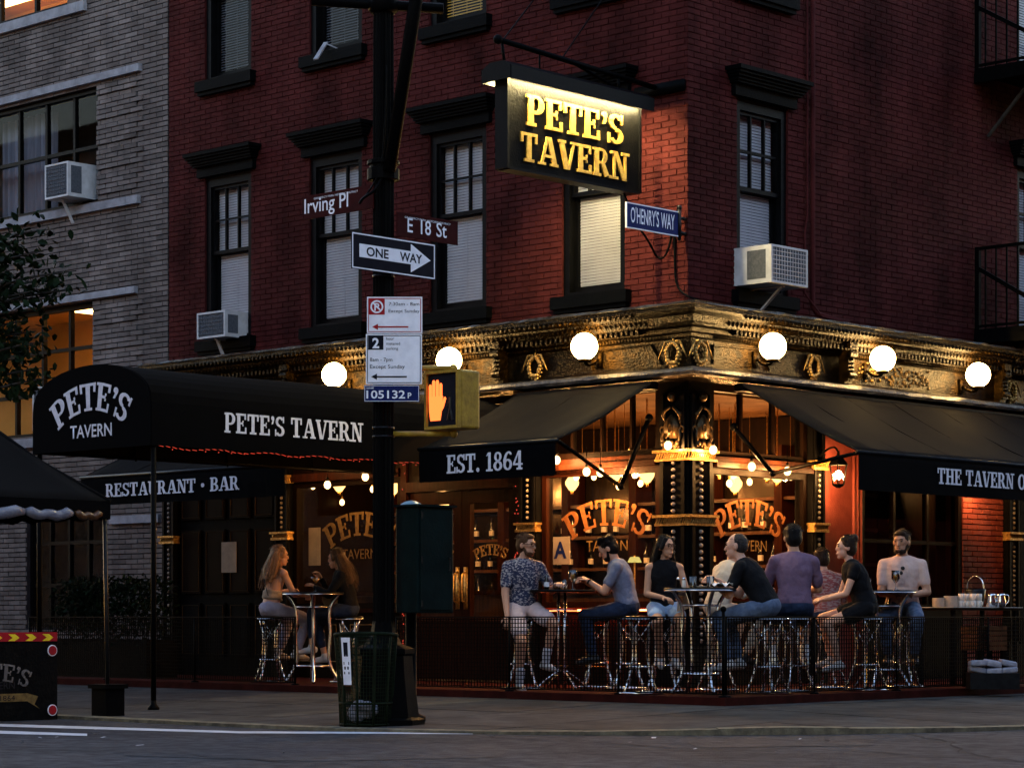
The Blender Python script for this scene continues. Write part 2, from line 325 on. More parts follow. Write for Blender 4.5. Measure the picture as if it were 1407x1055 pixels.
# ------------------------------------------------------------------ slab-serif lettering drawn as strokes
def arc(cx, cy, rx, ry, a0, a1, wv, wh, n=12):
    ps = []
    for i in range(n):
        a = R2(a0+(a1-a0)*i/n); b = R2(a0+(a1-a0)*(i+1)/n)
        ps.append([(cx+rx*math.cos(a), cy+ry*math.sin(a)), (cx+rx*math.cos(b), cy+ry*math.sin(b)),
                   (cx+(rx-wv)*math.cos(b), cy+(ry-wh)*math.sin(b)), (cx+(rx-wv)*math.cos(a), cy+(ry-wh)*math.sin(a))])
    return ps
def rc(x0, y0, x1, y1): return [(x0,y0),(x1,y0),(x1,y1),(x0,y1)]
def dg(x0, y0, x1, y1, w): return [(x0-w/2,y0),(x0+w/2,y0),(x1+w/2,y1),(x1-w/2,y1)]
GL = {
 'E': (.80, [rc(.08,.0,.29,1), rc(.0,.9,.08,1), rc(.29,.9,.68,1), rc(.0,0,.08,.1), rc(.29,0,.72,.1), rc(.29,.46,.48,.56), rc(.58,.70,.68,.9), rc(.62,.1,.72,.32), rc(.44,.37,.51,.46), rc(.44,.56,.51,.65)]),
 'T': (.84, [rc(.28,0,.49,.9), rc(0,.9,.77,1), rc(0,.66,.1,.9), rc(.67,.66,.77,.9), rc(.16,0,.28,.1), rc(.49,0,.61,.1)]),
 'P': (.80, [rc(.08,0,.29,1), rc(0,.9,.08,1), rc(0,0,.08,.1), rc(.29,0,.4,.1), rc(.29,.9,.42,1), rc(.29,.40,.42,.5)] + arc(.42,.70,.31,.30,-90,90,.20,.10)),
 'R': (.90, [rc(.08,0,.29,1), rc(0,.9,.08,1), rc(0,0,.08,.1), rc(.29,0,.4,.1), rc(.29,.9,.42,1), rc(.29,.44,.42,.54)] + arc(.42,.72,.29,.28,-90,90,.19,.10) + [[(.40,.46),(.56,.50),(.80,.08),(.60,0)], rc(.78,0,.88,.1)]),
 'B': (.82, [rc(.08,0,.29,1), rc(0,.9,.08,1), rc(0,0,.08,.1), rc(.29,.9,.42,1), rc(.29,.46,.42,.56), rc(.29,0,.42,.1)] + arc(.42,.745,.28,.255,-90,90,.18,.09) + arc(.42,.27,.33,.27,-90,90,.2,.1)),
 'S': (.74, arc(.345,.735,.30,.265,25,270,.17,.11) + arc(.345,.265,.33,.265,90,-155,.19,.11) + [rc(.56,.68,.645,1), rc(.0,0,.085,.34)]),
 'A': (.96, [dg(.17,.06,.44,1,.10), dg(.78,.06,.50,1,.22), rc(.28,.28,.62,.37), rc(0,0,.34,.09), rc(.56,0,.95,.09)]),
 'V': (.92, [dg(.42,0,.16,.94,.22), dg(.50,0,.76,.94,.10), rc(0,.91,.36,1), rc(.60,.91,.92,1)]),
 'N': (.98, [rc(.14,.1,.24,1), rc(.70,0,.80,.9), [(.12,1),(.34,1),(.82,.0),(.62,0)], rc(0,0,.38,.1), rc(.56,.9,.95,1), rc(0,.9,.14,1)]),
 'H': (.98, [rc(.12,0,.32,1), rc(.62,0,.82,1), rc(.32,.45,.62,.55)] + [rc(a,b,c,b+.1) for b in (0,.9) for a, c in ((0,.12),(.32,.42),(.52,.62),(.82,.94))]),
 'U': (.92, [rc(.10,.30,.30,1), rc(.66,.30,.76,1), rc(0,.9,.10,1), rc(.30,.9,.42,1), rc(.54,.9,.66,1), rc(.76,.9,.88,1)] + arc(.43,.32,.33,.33,180,360,.18,.12)),
 'O': (.90, arc(.43,.5,.42,.51,0,360,.21,.11,24)),
 'F': (.76, [rc(.08,.0,.29,1), rc(.0,.9,.08,1), rc(.29,.9,.68,1), rc(.0,0,.08,.1), rc(.29,0,.42,.1), rc(.29,.46,.48,.56), rc(.58,.70,.68,.9)]),
 'I': (.50, [rc(.14,0,.35,1), rc(.02,0,.14,.1), rc(.35,0,.47,.1), rc(.02,.9,.14,1), rc(.35,.9,.47,1)]),
 'L': (.76, [rc(.08,0,.29,1), rc(0,.9,.08,1), rc(.29,.9,.4,1), rc(0,0,.08,.1), rc(.29,0,.7,.1), rc(.6,.1,.7,.36)]),
 'D': (.90, [rc(.08,0,.29,1), rc(0,.9,.08,1), rc(0,0,.08,.1), rc(.29,.9,.40,1), rc(.29,0,.40,.1)] + arc(.40,.5,.42,.5,-90,90,.21,.1,16)),
 '1': (.62, [rc(.20,.1,.40,1), rc(.04,0,.56,.1), [(.04,.80),(.20,.84),(.20,1),(.16,.95)]]),
 '8': (.76, arc(.35,.745,.29,.255,0,360,.17,.09,18) + arc(.35,.265,.34,.265,0,360,.19,.1,18)),
 '6': (.76, arc(.36,.30,.34,.30,0,360,.19,.1,18) + arc(.47,.42,.45,.58,180,95,.20,.1) + arc(.44,.78,.24,.22,90,10,.14,.1,6)),
 '4': (.80, [rc(.42,.1,.62,1), rc(.02,.24,.42,.34), rc(.62,.24,.76,.34), [(.02,.34),(.16,.34),(.42,.82),(.42,1)], rc(.30,0,.74,.1)]),
 '.': (.34, arc(.14,.11,.12,.12,0,360,.115,.115,12)),
 '*': (.46, arc(.20,.48,.15,.15,0,360,.145,.145,16)),
 "'": (.30, arc(.13,.89,.11,.11,0,360,.105,.105,10) + [[(.12,.80),(.24,.86),(.16,.60),(.06,.58)]]),
 ' ': (.42, []),
}
def slab(txt, O, U, V, N, height, width=None, depth=.004, arch=None, mb=None, flare=0.0, word=None):
    """slab lettering; arch=(radius) bends the line upwards about its middle"""
    mb = mb or MB(); O = Vector(O); U = Vector(U).normalized(); V = Vector(V).normalized(); N = Vector(N).normalized()
    tot = sum(GL[c][0] for c in txt); sx = (width/tot if width else height); x = 0.0
    wi = 0
    for c in txt:
        w, strokes = GL[c]
        if c == ' ': wi += 1
        if word is not None and wi != word: strokes = []
        for k, st in enumerate(strokes):
            pts = []
            for (a, b) in st:
                u = (x+a)*sx - tot*sx/2; v = b*height
                if flare: v = v*(1+flare*(2*u/(tot*sx))**2)
                if arch:
                    t = u/arch; u, v = (arch+v)*math.sin(t), (arch+v)*math.cos(t)-arch
                pts.append((u, v))
            area = sum(pts[i][0]*pts[(i+1)%len(pts)][1]-pts[(i+1)%len(pts)][0]*pts[i][1] for i in range(len(pts)))
            if area < 0: pts = pts[::-1]
            mb.prism(pts, O, U, V, N, depth + .0005*(k % 7))
        x += w
    return mb
def slabwords(txt, O, U, V, N, height, width, depth, mat, parent, name='lettering'):
    for k in range(txt.count(' ')+1): slab(txt, O, U, V, N, height, width, depth, word=k).build(name, mat, parent)
def sans(txt, O, U, V, N, height, mat, name='lettering', parent=None, width=None, align='LEFT', bold=0.0, depth=.002):
    """plain sans lettering from the built-in font, turned into a mesh"""
    c = bpy.data.curves.new('t', 'FONT'); c.body = txt; c.size = 1.0; c.offset = bold; c.resolution_u = 3
    o = bpy.data.objects.new('t', c); COL.objects.link(o)
    me = bpy.data.meshes.new_from_object(o.evaluated_get(bpy.context.evaluated_depsgraph_get()))
    bpy.data.objects.remove(o); bpy.data.curves.remove(c)
    xs = [v.co.x for v in me.vertices]; ys = [v.co.y for v in me.vertices]
    x0, x1, y1 = min(xs), max(xs), max(ys); sy = height/.73; sx = (width/(x1-x0) if width else sy)
    U = Vector(U).normalized(); V = Vector(V).normalized(); N = Vector(N).normalized(); O = Vector(O)
    sh = {'LEFT': 0, 'CENTER': (x1-x0)*sx/2, 'RIGHT': (x1-x0)*sx}[align]
    for v in me.vertices: v.co = O + U*((v.co.x-x0)*sx - sh) + V*(v.co.y*sy) + N*depth
    me.name = name; me.materials.clear(); me.materials.append(MATS[mat])
    ob = bpy.data.objects.new(name, me); COL.objects.link(ob)
    if parent is not None: ob.parent = parent
    return ob

# ================================================================== GROUND
ZROAD = -.195
def zs(x, y): return -.07 - .10*min(1, max(0, (max(x, -y)-2.5)/3.5))
mb = MB(); mb.quad((-150,-160,ZROAD),(160,-160,ZROAD),(160,150,ZROAD),(-150,150,ZROAD))
road = mb.build('road', 'asphalt'); road['kind'] = 'structure'
KC = (.6, -1.6); KR = 5.3
def kpath(off):                                      # kerb line, moved inwards by off, as a list of points
    r = KR-off; p = [(-17.0, KC[1]-r)]
    p += [(KC[0]+r*math.sin(R2(a)), KC[1]-r*math.cos(R2(a))) for a in range(0, 91, 6)]
    return p + [(KC[0]+r, 12.0)]
def clip(poly, a, b):                                # keep what lies left of a->b
    out = []
    for i, p in enumerate(poly):
        q = poly[(i+1) % len(poly)]
        s = (b[0]-a[0])*(p[1]-a[1])-(b[1]-a[1])*(p[0]-a[0]); t = (b[0]-a[0])*(q[1]-a[1])-(b[1]-a[1])*(q[0]-a[0])
        if s >= 0: out.append(p)
        if (s >= 0) != (t >= 0): k = s/(s-t); out.append((p[0]+(q[0]-p[0])*k, p[1]+(q[1]-p[1])*k))
    return out
inner = kpath(.16)
def clipin(poly):
    for i in range(len(inner)-1):
        poly = clip(poly, inner[i], inner[i+1])
        if len(poly) < 3: return []
    return poly
base = MB(); slabs = []
S = 1.52
for i in range(-12, 5):
    for j in range(-6, 9):
        x0 = i*S-.2; y0 = j*S+.35; x1 = x0+S; y1 = y0+S
        if max(x1, -y0) < 1.2: continue
        full = clipin([(x0,y0),(x1,y0),(x1,y1),(x0,y1)])
        if len(full) < 3: continue
        base.add([(p[0],p[1],zs(*p)-.012) for p in full], [tuple(range(len(full)))])
        g = .011
        q = clipin([(x0+g,y0+g),(x1-g,y0+g),(x1-g,y1-g),(x0+g,y1-g)])
        if len(q) >= 3: slabs.append(q)
sidewalk = base.build('sidewalk', 'joint_dirt'); sidewalk['kind'] = 'structure'
for q in slabs:
    m = MB(); n = len(q); dz = random.uniform(-.0015, .0015)
    top = [(p[0],p[1],zs(*p)+dz) for p in q]; bot = [(p[0],p[1],zs(*p)-.03) for p in q]
    m.add(top+bot, [tuple(range(n))]+[(k, n+k, n+(k+1)%n, (k+1)%n) for k in range(n)])
    m.build('paving_slab', 'concrete', sidewalk)
kb = MB(); 
kerb = bpy.data.objects.new('kerb', None); COL.objects.link(kerb); kerb['kind'] = 'structure'
def dense(path, step):
    out = [path[0]]
    for a, b in zip(path, path[1:]):
        L = math.dist(a, b); n = max(1, round(L/step)); out += [(a[0]+(b[0]-a[0])*k/n, a[1]+(b[1]-a[1])*k/n) for k in range(1, n+1)]
    return out
ko = dense(kpath(0), .55); ki = [ (0,0) ]*len(ko)
for k, p in enumerate(ko):
    a = ko[max(0,k-1)]; b = ko[min(len(ko)-1,k+1)]; d = Vector((b[0]-a[0], b[1]-a[1])).normalized(); ki[k] = (p[0]-d.y*.15, p[1]+d.x*.15)
for k in range(0, len(ko)-2, 2):
    m = MB(); h = random.uniform(-.004, .006)
    o3 = ko[k:k+3]; i3 = ki[k:k+3]; zt = [zs(*p)+h for p in i3]
    e = .006
    vs = [(p[0],p[1],z) for p, z in zip(o3, zt)]+[(p[0],p[1],z+.004) for p, z in zip(i3, zt)]+[(p[0],p[1],-.35) for p in o3]
    m.add(vs, [(0,1,4,3),(1,2,5,4),(6,7,1,0),(7,8,2,1)]); m.build('kerb_stone', 'kerb_stone', kerb)
markings = bpy.data.objects.new('road_markings', None); COL.objects.link(markings); markings['kind'] = 'structure'
def stripe(pts):
    q = [GP(px, py, ZROAD) for px, py in pts]
    m = MB(); m.add([(a, b, ZROAD+.004) for a, b in q], [tuple(range(len(q)))]); fixn(m.build('painted_line', 'road_paint', markings))
stripe([(-40,993.2),(330,1004.6),(650,1006.4),(650,1008.6),(330,1007.4),(-40,997)])
stripe([(-40,1002.5),(120,1008),(120,1011),(-40,1007)])
stripe([(700,1006.2),(890,1004.6),(890,1006.6),(700,1008.6)])
stripe([(1270,1001.5),(1420,996.5),(1420,999.5),(1270,1003)])

def patch(pts, name, mat, dz):
    q = [GP(px, py, ZROAD) for px, py in pts]; m = MB(); m.add([(a, b, ZROAD+dz) for a, b in q], [tuple(range(len(q)))]); fixn(m.build(name, mat, road))
patch([(180,1022),(420,1019),(700,1024),(690,1040),(430,1046),(170,1038)], 'asphalt_patch', 'asphalt_new', .003)
patch([(930,1013),(1180,1011),(1200,1024),(960,1027)], 'asphalt_patch', 'asphalt_new', .003)
def crack(pts):
    pts = smooth_pts([Vector((*GP(px, py, ZROAD), 0)) for px, py in pts], 8); m = MB(); l = []; r = []
    for i, p in enumerate(pts):
        p = p+Vector((random.gauss(0,.012), random.gauss(0,.03), 0)); w = random.uniform(.006,.016); l.append((p.x-w*.5, p.y-w, ZROAD+.0045)); r.append((p.x+w*.5, p.y+w, ZROAD+.0045))
    n = len(pts); m.add(l+r, [(k, k+1, n+k+1, n+k) for k in range(n-1)]); fixn(m.build('crack', 'joint_dirt', road))
crack([(20,1030),(210,1034),(400,1047),(560,1050)]); crack([(640,1012),(820,1020),(1000,1032),(1120,1029),(1380,1044)]); crack([(1240,1008),(1300,1018),(1330,1035),(1420,1048)])

# ================================================================== TAVERN BUILDING
tavern = thing('tavern_building', 'dark red painted brick corner tavern with black storefront, cornice and awnings', 'building')
XL = -9.03; WL = [(-8.27,-7.33),(-6.19,-5.22),(-4.02,-3.07),(-1.86,-.91)]; WR = [(.87,1.81),(6.72,7.66)]
ZW0, ZW1, ZV0, ZV1 = 4.42, 6.62, 7.86, 10.0
opL = [(a,b,ZW0,ZW1) for a,b in WL]+[(a,b,ZV0,ZV1) for a,b in WL]; opR = [(a,b,ZW0,ZW1) for a,b in WR]+[(a,b,ZV0,ZV1) for a,b in WR]

def cut(u0, u1, z, ops):
    segs = [(u0, u1)]
    for a, b, z0, z1 in ops:
        if z0 <= z <= z1:
            ns = []
            for s, e in segs:
                if e <= a or s >= b: ns.append((s, e)); continue
                if s < a: ns.append((s, a))
                if e > b: ns.append((b, e))
            segs = ns
    return segs
def backing(mb, pl, u0, u1, z0, z1, ops, off, thick):
    us = sorted({u0, u1, *[v for o in ops for v in o[:2] if u0 < v < u1]}); zz = sorted({z0, z1, *[v for o in ops for v in o[2:] if z0 < v < z1]})
    for a, b in zip(us, us[1:]):
        for c, d in zip(zz, zz[1:]):
            m_, n_ = (a+b)/2, (c+d)/2
            if any(o[0] < m_ < o[1] and o[2] < n_ < o[3] for o in ops): continue
            pbox(mb, pl, a, b, off-thick, off, c, d)
def bricks(pl, u0, u1, z0, z1, ops, bl, bh, joint, proud=None, header=0):
    out = []; row = 0; z = z0
    while z < z1:
        h = bh-joint; st = u0 - (bl/2 if row % 2 else 0); L = bl
        u = st
        while u < u1:
            for s, e in cut(max(u, u0), min(u+L-joint, u1), z+h/2, ops):
                if e-s > .02: out.append((s, e, z, z+h, (proud(( s+e)/2, z+h/2) if proud else 0), abs(e-s-(L-joint)) < .001))
            u += L
        z += bh; row += 1
    return out
def brickmesh(mb, pl, s, e, z, z1, off, dep=.03, j=.002):
    r = lambda: random.uniform(-j, j)
    o = off+r()*1.3; c = .0028
    f = [P(pl,s+c+r(),o+r(),z+c+r()),P(pl,e-c+r(),o+r(),z+c+r()),P(pl,e-c+r(),o+r(),z1-c+r()),P(pl,s+c+r(),o+r(),z1-c+r())]
    b = [P(pl,s,off-dep,z),P(pl,e,off-dep,z),P(pl,e,off-dep,z1),P(pl,s,off-dep,z1)]
    fs = [(0,1,2,3),(4,5,1,0),(5,6,2,1),(6,7,3,2),(7,4,0,3)]
    mb.add(f+b, fs)
def wallset(parent, runs, mat, nsingle):
    """runs: list of (plane, bricks). The nsingle that show largest become objects, the rest one mesh"""
    allb = [(pl, b) for pl, bs in runs for b in bs]
    def score(t):
        pl, b = t; x, y, z = P(pl, (b[0]+b[1])/2, 0, b[2]); D = DEP(x, y); px = 703+FPX*((1.926+.7256*x+.6881*y)/D); py = 848-(z-CZ)*FPX/D
        vis = 0 <= px <= 1407 and 0 <= py <= 1000
        return (0 if (vis and b[5]) else 1, D)
    allb.sort(key=score)
    rest = MB(); var = {}
    for i, (pl, b) in enumerate(allb):
        if i < nsingle and b[5]:
            key = (pl, round(b[1]-b[0], 3), i % 4)
            if key not in var:
                m = MB(); brickmesh(m, pl, -(b[1]-b[0])/2, (b[1]-b[0])/2, 0, b[3]-b[2], 0); var[key] = m.mesh('brick', mat)
            o = bpy.data.objects.new('brick', var[key]); COL.objects.link(o); o.parent = parent
            o.location = P(pl, (b[0]+b[1])/2, b[4], b[2])
        else: brickmesh(rest, pl, b[0], b[1], b[2], b[3], b[4])
    r = rest.build('brickwork', mat, parent); r['kind'] = 'stuff'
ZC = 4.13
mb = MB(); backing(mb, 'L', XL, -.012, ZC-.3, 10.2, opL, -.009, .28); backing(mb, 'R', .012, 9.5, ZC-.3, 10.2, opR, -.009, .28)
bw = mb.build('upper_wall', 'red_mortar', tavern)
bl = bricks('L', XL, -.001, ZC, 9.75, opL, .222, .0675, .0065); br = bricks('R', .001, 9.4, ZC, 8.9, opR, .222, .0675, .0065)
wallset(bw, [('L', bl), ('R', br)], 'red_brick', 300)
# rear walls, floor slabs and roof so that the house stands closed
mb = MB(); mb.box(XL, -.3, .3, 9.4, 10.2, 10.4); mb.build('roof', 'black_trim', tavern)
mb = MB(); mb.box(XL, -.05, 9.2, 9.4, -.1, 10.2); mb.box(XL, XL+.2, .3, 9.2, -.1, 10.2); mb.box(XL+.2, -.3, .3, 9.2, 3.62, 3.75); mb.build('inner_wall', 'wood_dark', tavern)

def window(pl, a, b, z0, z1, parent, lower_dark=False, blind='blind', ac=False, hood=True, sash_split=.52, amber=False, dark=False):
    fr = MB(); d0 = -.075; w = .09
    pbox(fr, pl, a, a+w, -.30, d0+.045, z0, z1); pbox(fr, pl, b-w, b, -.30, d0+.045, z0, z1)
    pbox(fr, pl, a+w, b-w, -.30, d0+.045, z1-.16, z1); pbox(fr, pl, a+w, b-w, -.30, d0+.045, z0, z0+.05)
    pbox(fr, pl, a, b, -.62, -.60, z0, z1)
    win = fr.build('window', 'black_paint', parent)
    zm = z0+(z1-z0)*sash_split; t = .028
    s = MB()                                         # upper sash, three by two
    u0, u1, c0, c1 = a+w, b-w, zm, z1-.16
    pbox(s, pl, u0, u0+.035, d0-.05, d0+.01, c0, c1); pbox(s, pl, u1-.035, u1, d0-.05, d0+.01, c0, c1)
    pbox(s, pl, u0+.035, u1-.035, d0-.05, d0+.01, c1-.04, c1); pbox(s, pl, u0+.035, u1-.035, d0-.05, d0+.012, c0, c0+.045)
    for k in (1, 2):
        uu = u0+(u1-u0)*k/3; pbox(s, pl, uu-.012, uu+.012, d0-.04, d0+.004, c0+.045, c1-.04)
    pbox(s, pl, u0+.035, u1-.035, d0-.042, d0+.001, (c0+c1)/2-.012, (c0+c1)/2+.012)
    s.build('upper_sash', 'black_paint', win)
    s = MB(); c0, c1 = z0+.05, zm
    pbox(s, pl, u0, u0+.045, d0-.11, d0-.055, c0, c1+.03); pbox(s, pl, u1-.045, u1, d0-.11, d0-.055, c0, c1+.03)
    pbox(s, pl, u0+.045, u1-.045, d0-.11, d0-.055, c1-.01, c1+.03); pbox(s, pl, u0+.045, u1-.045, d0-.11, d0-.055, c0, c0+.07)
    s.build('lower_sash', 'black_paint', win)
    for k in range(3):                               # upper panes, each its own
        for r in range(2):
            q = MB(); ua = u0+.035+(u1-u0-.07)*k/3; ub = u0+.035+(u1-u0-.07)*(k+1)/3; za = zm+.045+(z1-.16-.04-zm-.045)*r/2; zb = zm+.045+(z1-.2-zm-.045)*(r+1)/2
            q.quad(P(pl,ua,d0-.02,za),P(pl,ub,d0-.02,za),P(pl,ub,d0-.02+random.uniform(-.004,.004),zb),P(pl,ua,d0-.02,zb)); q.build('pane', 'window_glass', win)
    q = MB(); q.quad(P(pl,u0+.045,d0-.08,z0+.12),P(pl,u1-.045,d0-.08,z0+.12),P(pl,u1-.045,d0-.08,zm-.01),P(pl,u0+.045,d0-.08,zm-.01)); q.build('pane', 'window_glass', win)
    if not dark:
        q = MB(); z = z0+.10+random.uniform(0,.03); off = -.165; th = 48 if lower_dark else 30
        while z < z1-.17:
            sl = random.uniform(-.0015,.0015); hh = .0335 if not lower_dark else .018
            q.add([P(pl,a+w+.01,off,z+sl),P(pl,b-w-.01,off,z-sl),P(pl,b-w-.01,off-.012,z+hh-sl),P(pl,a+w+.01,off-.012,z+hh+sl)], [(0,1,2,3)])
            z += .0345
        for k in (.2, .5, .8):
            uu = a+w+(b-a-2*w)*k; pbox(q, pl, uu-.003, uu+.003, off+.002, off+.004, z0+.1, z1-.17)
        bl_ = q.build('blind', blind if not amber else 'ochre_wall', win); bl_['kind'] = 'stuff'
    s = MB(); pbox(s, pl, a-.10, b+.10, -.05, .10, z0-.14, z0-.001); pbox(s, pl, a-.07, b+.07, -.04, .07, z0-.19, z0-.141)
    s.build('sill', 'black_trim', win)
    if hood:
        h = MB(); e = .16
        pbox(h, pl, a-.10, b+.10, -.05, .06, z1-.03, z1+.10)
        for k, (o_, zz) in enumerate(((.07,.10),(.10,.13),(.135,.165),(.175,.20),(.21,.235))):
            pbox(h, pl, a-.09-o_*.55, b+.09+o_*.55, -.03, .06+o_*.75, z1+zz-.002*k, z1+zz+.038)
        h.build('hood_moulding', 'black_trim', win)
    return win
for k, (a, b) in enumerate(WL): window('L', a, b, ZW0, ZW1, tavern)
for k, (a, b) in enumerate(WL): window('L', a, b, ZV0, ZV1, tavern, lower_dark=True, amber=(k == 2), hood=False, blind='black_slats')
for k, (a, b) in enumerate(WR): window('R', a, b, ZW0, ZW1, tavern)
for k, (a, b) in enumerate(WR): window('R', a, b, ZV0, ZV1, tavern, hood=False)

# ---- cornice over the storefront
XE, YE = XL+.02, 9.3
prof = [(0,3.34),(.36,3.34),(.40,3.36),(.42,3.40),(.40,3.44),(.30,3.46),(.27,3.49),(.265,3.77),(.29,3.79),(.30,3.82),(.335,3.84),(.345,3.88),(.39,3.90),(.42,3.94),(.44,4.0),(.50,4.03),(.53,4.055),(.53,4.10)]
def sweep(profile, mat, name, parent, jit=0.0, step=.22):
    m = MB(); path = []
    u = XE
    while u < -.001: path.append(('L', u)); u += step
    path.append(('C', 0)); u = step
    while u < YE: path.append(('R', u)); u += step
    n = len(profile)
    for kind, u in path:
        for o_, z in profile:
            o2 = o_+random.uniform(-jit, jit); z2 = z+random.uniform(-jit, jit)
            m.v.append((u, -o2, z2) if kind == 'L' else ((o2, -o2, z2) if kind == 'C' else (o2, u, z2)))
    for i in range(len(path)-1):
        for k in range(n-1): m.f.append((i*n+k, (i+1)*n+k, (i+1)*n+k+1, i*n+k+1))
    return m.build(name, mat, parent)
cor = sweep(prof, 'cornice_metal', 'cornice', tavern, jit=.0035)
sweep([(.53,4.10),(.545,4.105),(.545,4.13),(.40,4.15),(-.02,4.19)], 'cornice_edge', 'lead_flashing', cor, jit=.006, step=.13)
sweep([(.405,3.355),(.435,3.365),(.445,3.395),(.43,3.43),(.40,3.447)], 'cornice_edge', 'ledge_moulding', cor, jit=.004, step=.13)
m = MB()                                             # egg-and-dart row, too small to pick apart
u = XE+.05
while u < -.2:
    m.ball((u, -.41, 3.96), .024, .03, .036, 7, 5); u += .072
u = .2
while u < YE:
    m.ball((.41, u, 3.96), .03, .024, .036, 7, 5); u += .072
u = XE+.05
while u < -.1: m.ball((u, -.29, 3.805), .015, .022, .02, 6, 4); u += .045
u = .1
while u < YE: m.ball((.29, u, 3.805), .022, .015, .02, 6, 4); u += .045
eg = m.build('egg_moulding', 'cornice_metal', cor, True); eg['kind'] = 'stuff'
m = MB(); u = XE+.05                                 # dentils and hanging leaves, too small to pick apart
while u < -.35: m.box(u, u+.035, -.40, -.33, 3.845, 3.895); m.ball((u+.03, -.515, 4.035), .028, .02, .03, 6, 4); u += .075
u = .35
while u < YE: m.box(.33, .40, u, u+.035, 3.845, 3.895); m.ball((.515, u+.03, 4.035), .02, .028, .03, 6, 4); u += .075
eg = m.build('dentil_row', 'cornice_metal', cor); eg['kind'] = 'stuff'
def wreath(pl, u, z, s=1.0):
    U, N = frame(pl); c = Vector(P(pl, u, .285, z)); m = MB(); rr = .098*s
    for k in range(18):
        a = 2*math.pi*k/18; rad = rr*(1+.07*math.sin(5*a+u*9)); p = c+U*(rad*.86*math.cos(a))+ZUP*(rad*1.1*math.sin(a))+N*.01
        M_ = Matrix.Rotation(a+.6, 3, 'Z')
        m.ball(p, .022*s+random.uniform(0,.008), .02*s, .026*s, 7, 5)
        p2 = c+U*(rad*1.22*math.cos(a+.15))+ZUP*(rad*1.42*math.sin(a+.15)); m.ball(p2, .013*s, .012, .015*s, 6, 4)
    for sg in (-1, 1):                               # ribbons
        pts = [c+U*sg*(.05+.05*k)+ZUP*(.13*s-.02*k*k+.02*math.sin(k*2))+N*.01 for k in range(4)]; m.tube(pts, [.014,.013,.011,.006], 6)
    for k in range(7):
        m.ball(c+U*random.uniform(-.05,.05)+ZUP*(-.14*s+random.uniform(-.02,.02)), .016, .014, .016, 6, 4)
    m.build('wreath', 'gold', cor, True)
for px in (522, 735, 925): wreath('L', LX(px, .285), 3.62)
for px in (962, 1118, 1390): wreath('R', RY(px, .285), 3.62)
def console(pl, u):                                  # scrolled bracket on the frieze
    m = MB(); pbox(m, pl, u-.06, u+.06, .27, .40, 3.50, 3.86); pbox(m, pl, u-.075, u+.075, .27, .44, 3.86, 3.93); pbox(m, pl, u-.07, u+.07, .27, .36, 3.46, 3.50)
    U, N = frame(pl)
    for z, r in ((3.80,.05),(3.56,.035)):
        m.tube([Vector(P(pl,u-.065,.40,z)), Vector(P(pl,u+.065,.40,z))], r, 10)
    for k in range(6): m.ball(P(pl,u,.405,3.56+k*.045), .03, .03, .02, 6, 4)
    m.build('scroll_bracket', 'cornice_metal', cor)
console('R', RY(1160, .3)); console('L', LX(690, .3)); console('L', LX(400, .3)); console('R', RY(1372, .3))
for px in (860, 1020):                               # raised frames on the frieze
    m = MB(); pl = 'L' if px < 945 else 'R'; u = (LX if pl == 'L' else RY)(px, .28); U, N = frame(pl)
    m.tube([P(pl,u-.5,.275,3.52),P(pl,u-.5,.275,3.72),P(pl,u+.35,.275,3.74),P(pl,u+.45,.275,3.60),P(pl,u+.5,.275,3.52)], .012, 6); m.build('frieze_moulding', 'cornice_metal', cor)
m = MB()
for k in range(90):                                  # vine relief beside the right hand lamps
    u = random.uniform(2.75, 4.3); z = 3.52+random.random()*.22; m.ball((.27, u, z), .012, random.uniform(.012,.03), random.uniform(.012,.028), 6, 4)
q = m.build('vine_relief', 'gold_line', cor, True); q['kind'] = 'stuff'

# ================================================================== STOREFRONT (ground floor of the tavern)
ZH = 3.34
def part(name, mat, parent=tavern, smooth=False):
    pass
m = MB(); m.box(XL, -.02, .02, 9.2, -.1, -.003); m.build('inner_floor', 'wood_dark', tavern)
m = MB(); m.box(XL, -.5, .45, 9.2, 3.30, 3.36); m.build('inner_ceiling', 'plaster_warm', tavern)
def column(pl, u, w=.26, corner=False, bands=(2.52, 1.80)):
    m = MB()
    pbox(m, pl, u-w/2, u+w/2, -.20, .06, 0, ZH)
    for s in (-1, 1): pbox(m, pl, u+s*(w/2-.03)-.018, u+s*(w/2-.03)+.018, .06, .085, .45, ZH-.02)
    pbox(m, pl, u-w/2-.025, u+w/2+.025, -.2, .10, 0, .42)
    c = m.build('column', 'black_paint', tavern)
    b = MB(); z = .55
    while z < 2.6:
        if not any(abs(z-t) < .09 for t in bands): b.ball(P(pl, u, .068, z), .021, .021, .021, 7, 5)
        z += .062
    bd = b.build('bead', 'tile_white', c, True); bd['kind'] = 'stuff'
    for t in bands:
        b = MB(); U, N = frame(pl)
        pbox(b, pl, u-w/2-.03, u+w/2+.03, .0, .11, t-.05, t-.02); pbox(b, pl, u-w/2-.04, u+w/2+.04, .0, .125, t+.03, t+.055)
        pbox(b, pl, u-w/2-.02, u+w/2+.02, .0, .095, t-.02, t+.03)
        k = u-w/2
        while k < u+w/2: b.tube([P(pl,k,.1,t-.02), P(pl,k+.03,.1,t+.03)], .008, 5); k += .036
        b.build('rope_band', 'gold', c)
    return c
for px in (237, 392): column('L', LX(px))
column('L', LX(730)); column('R', RY(1119), .22); column('R', RY(1387), .26)
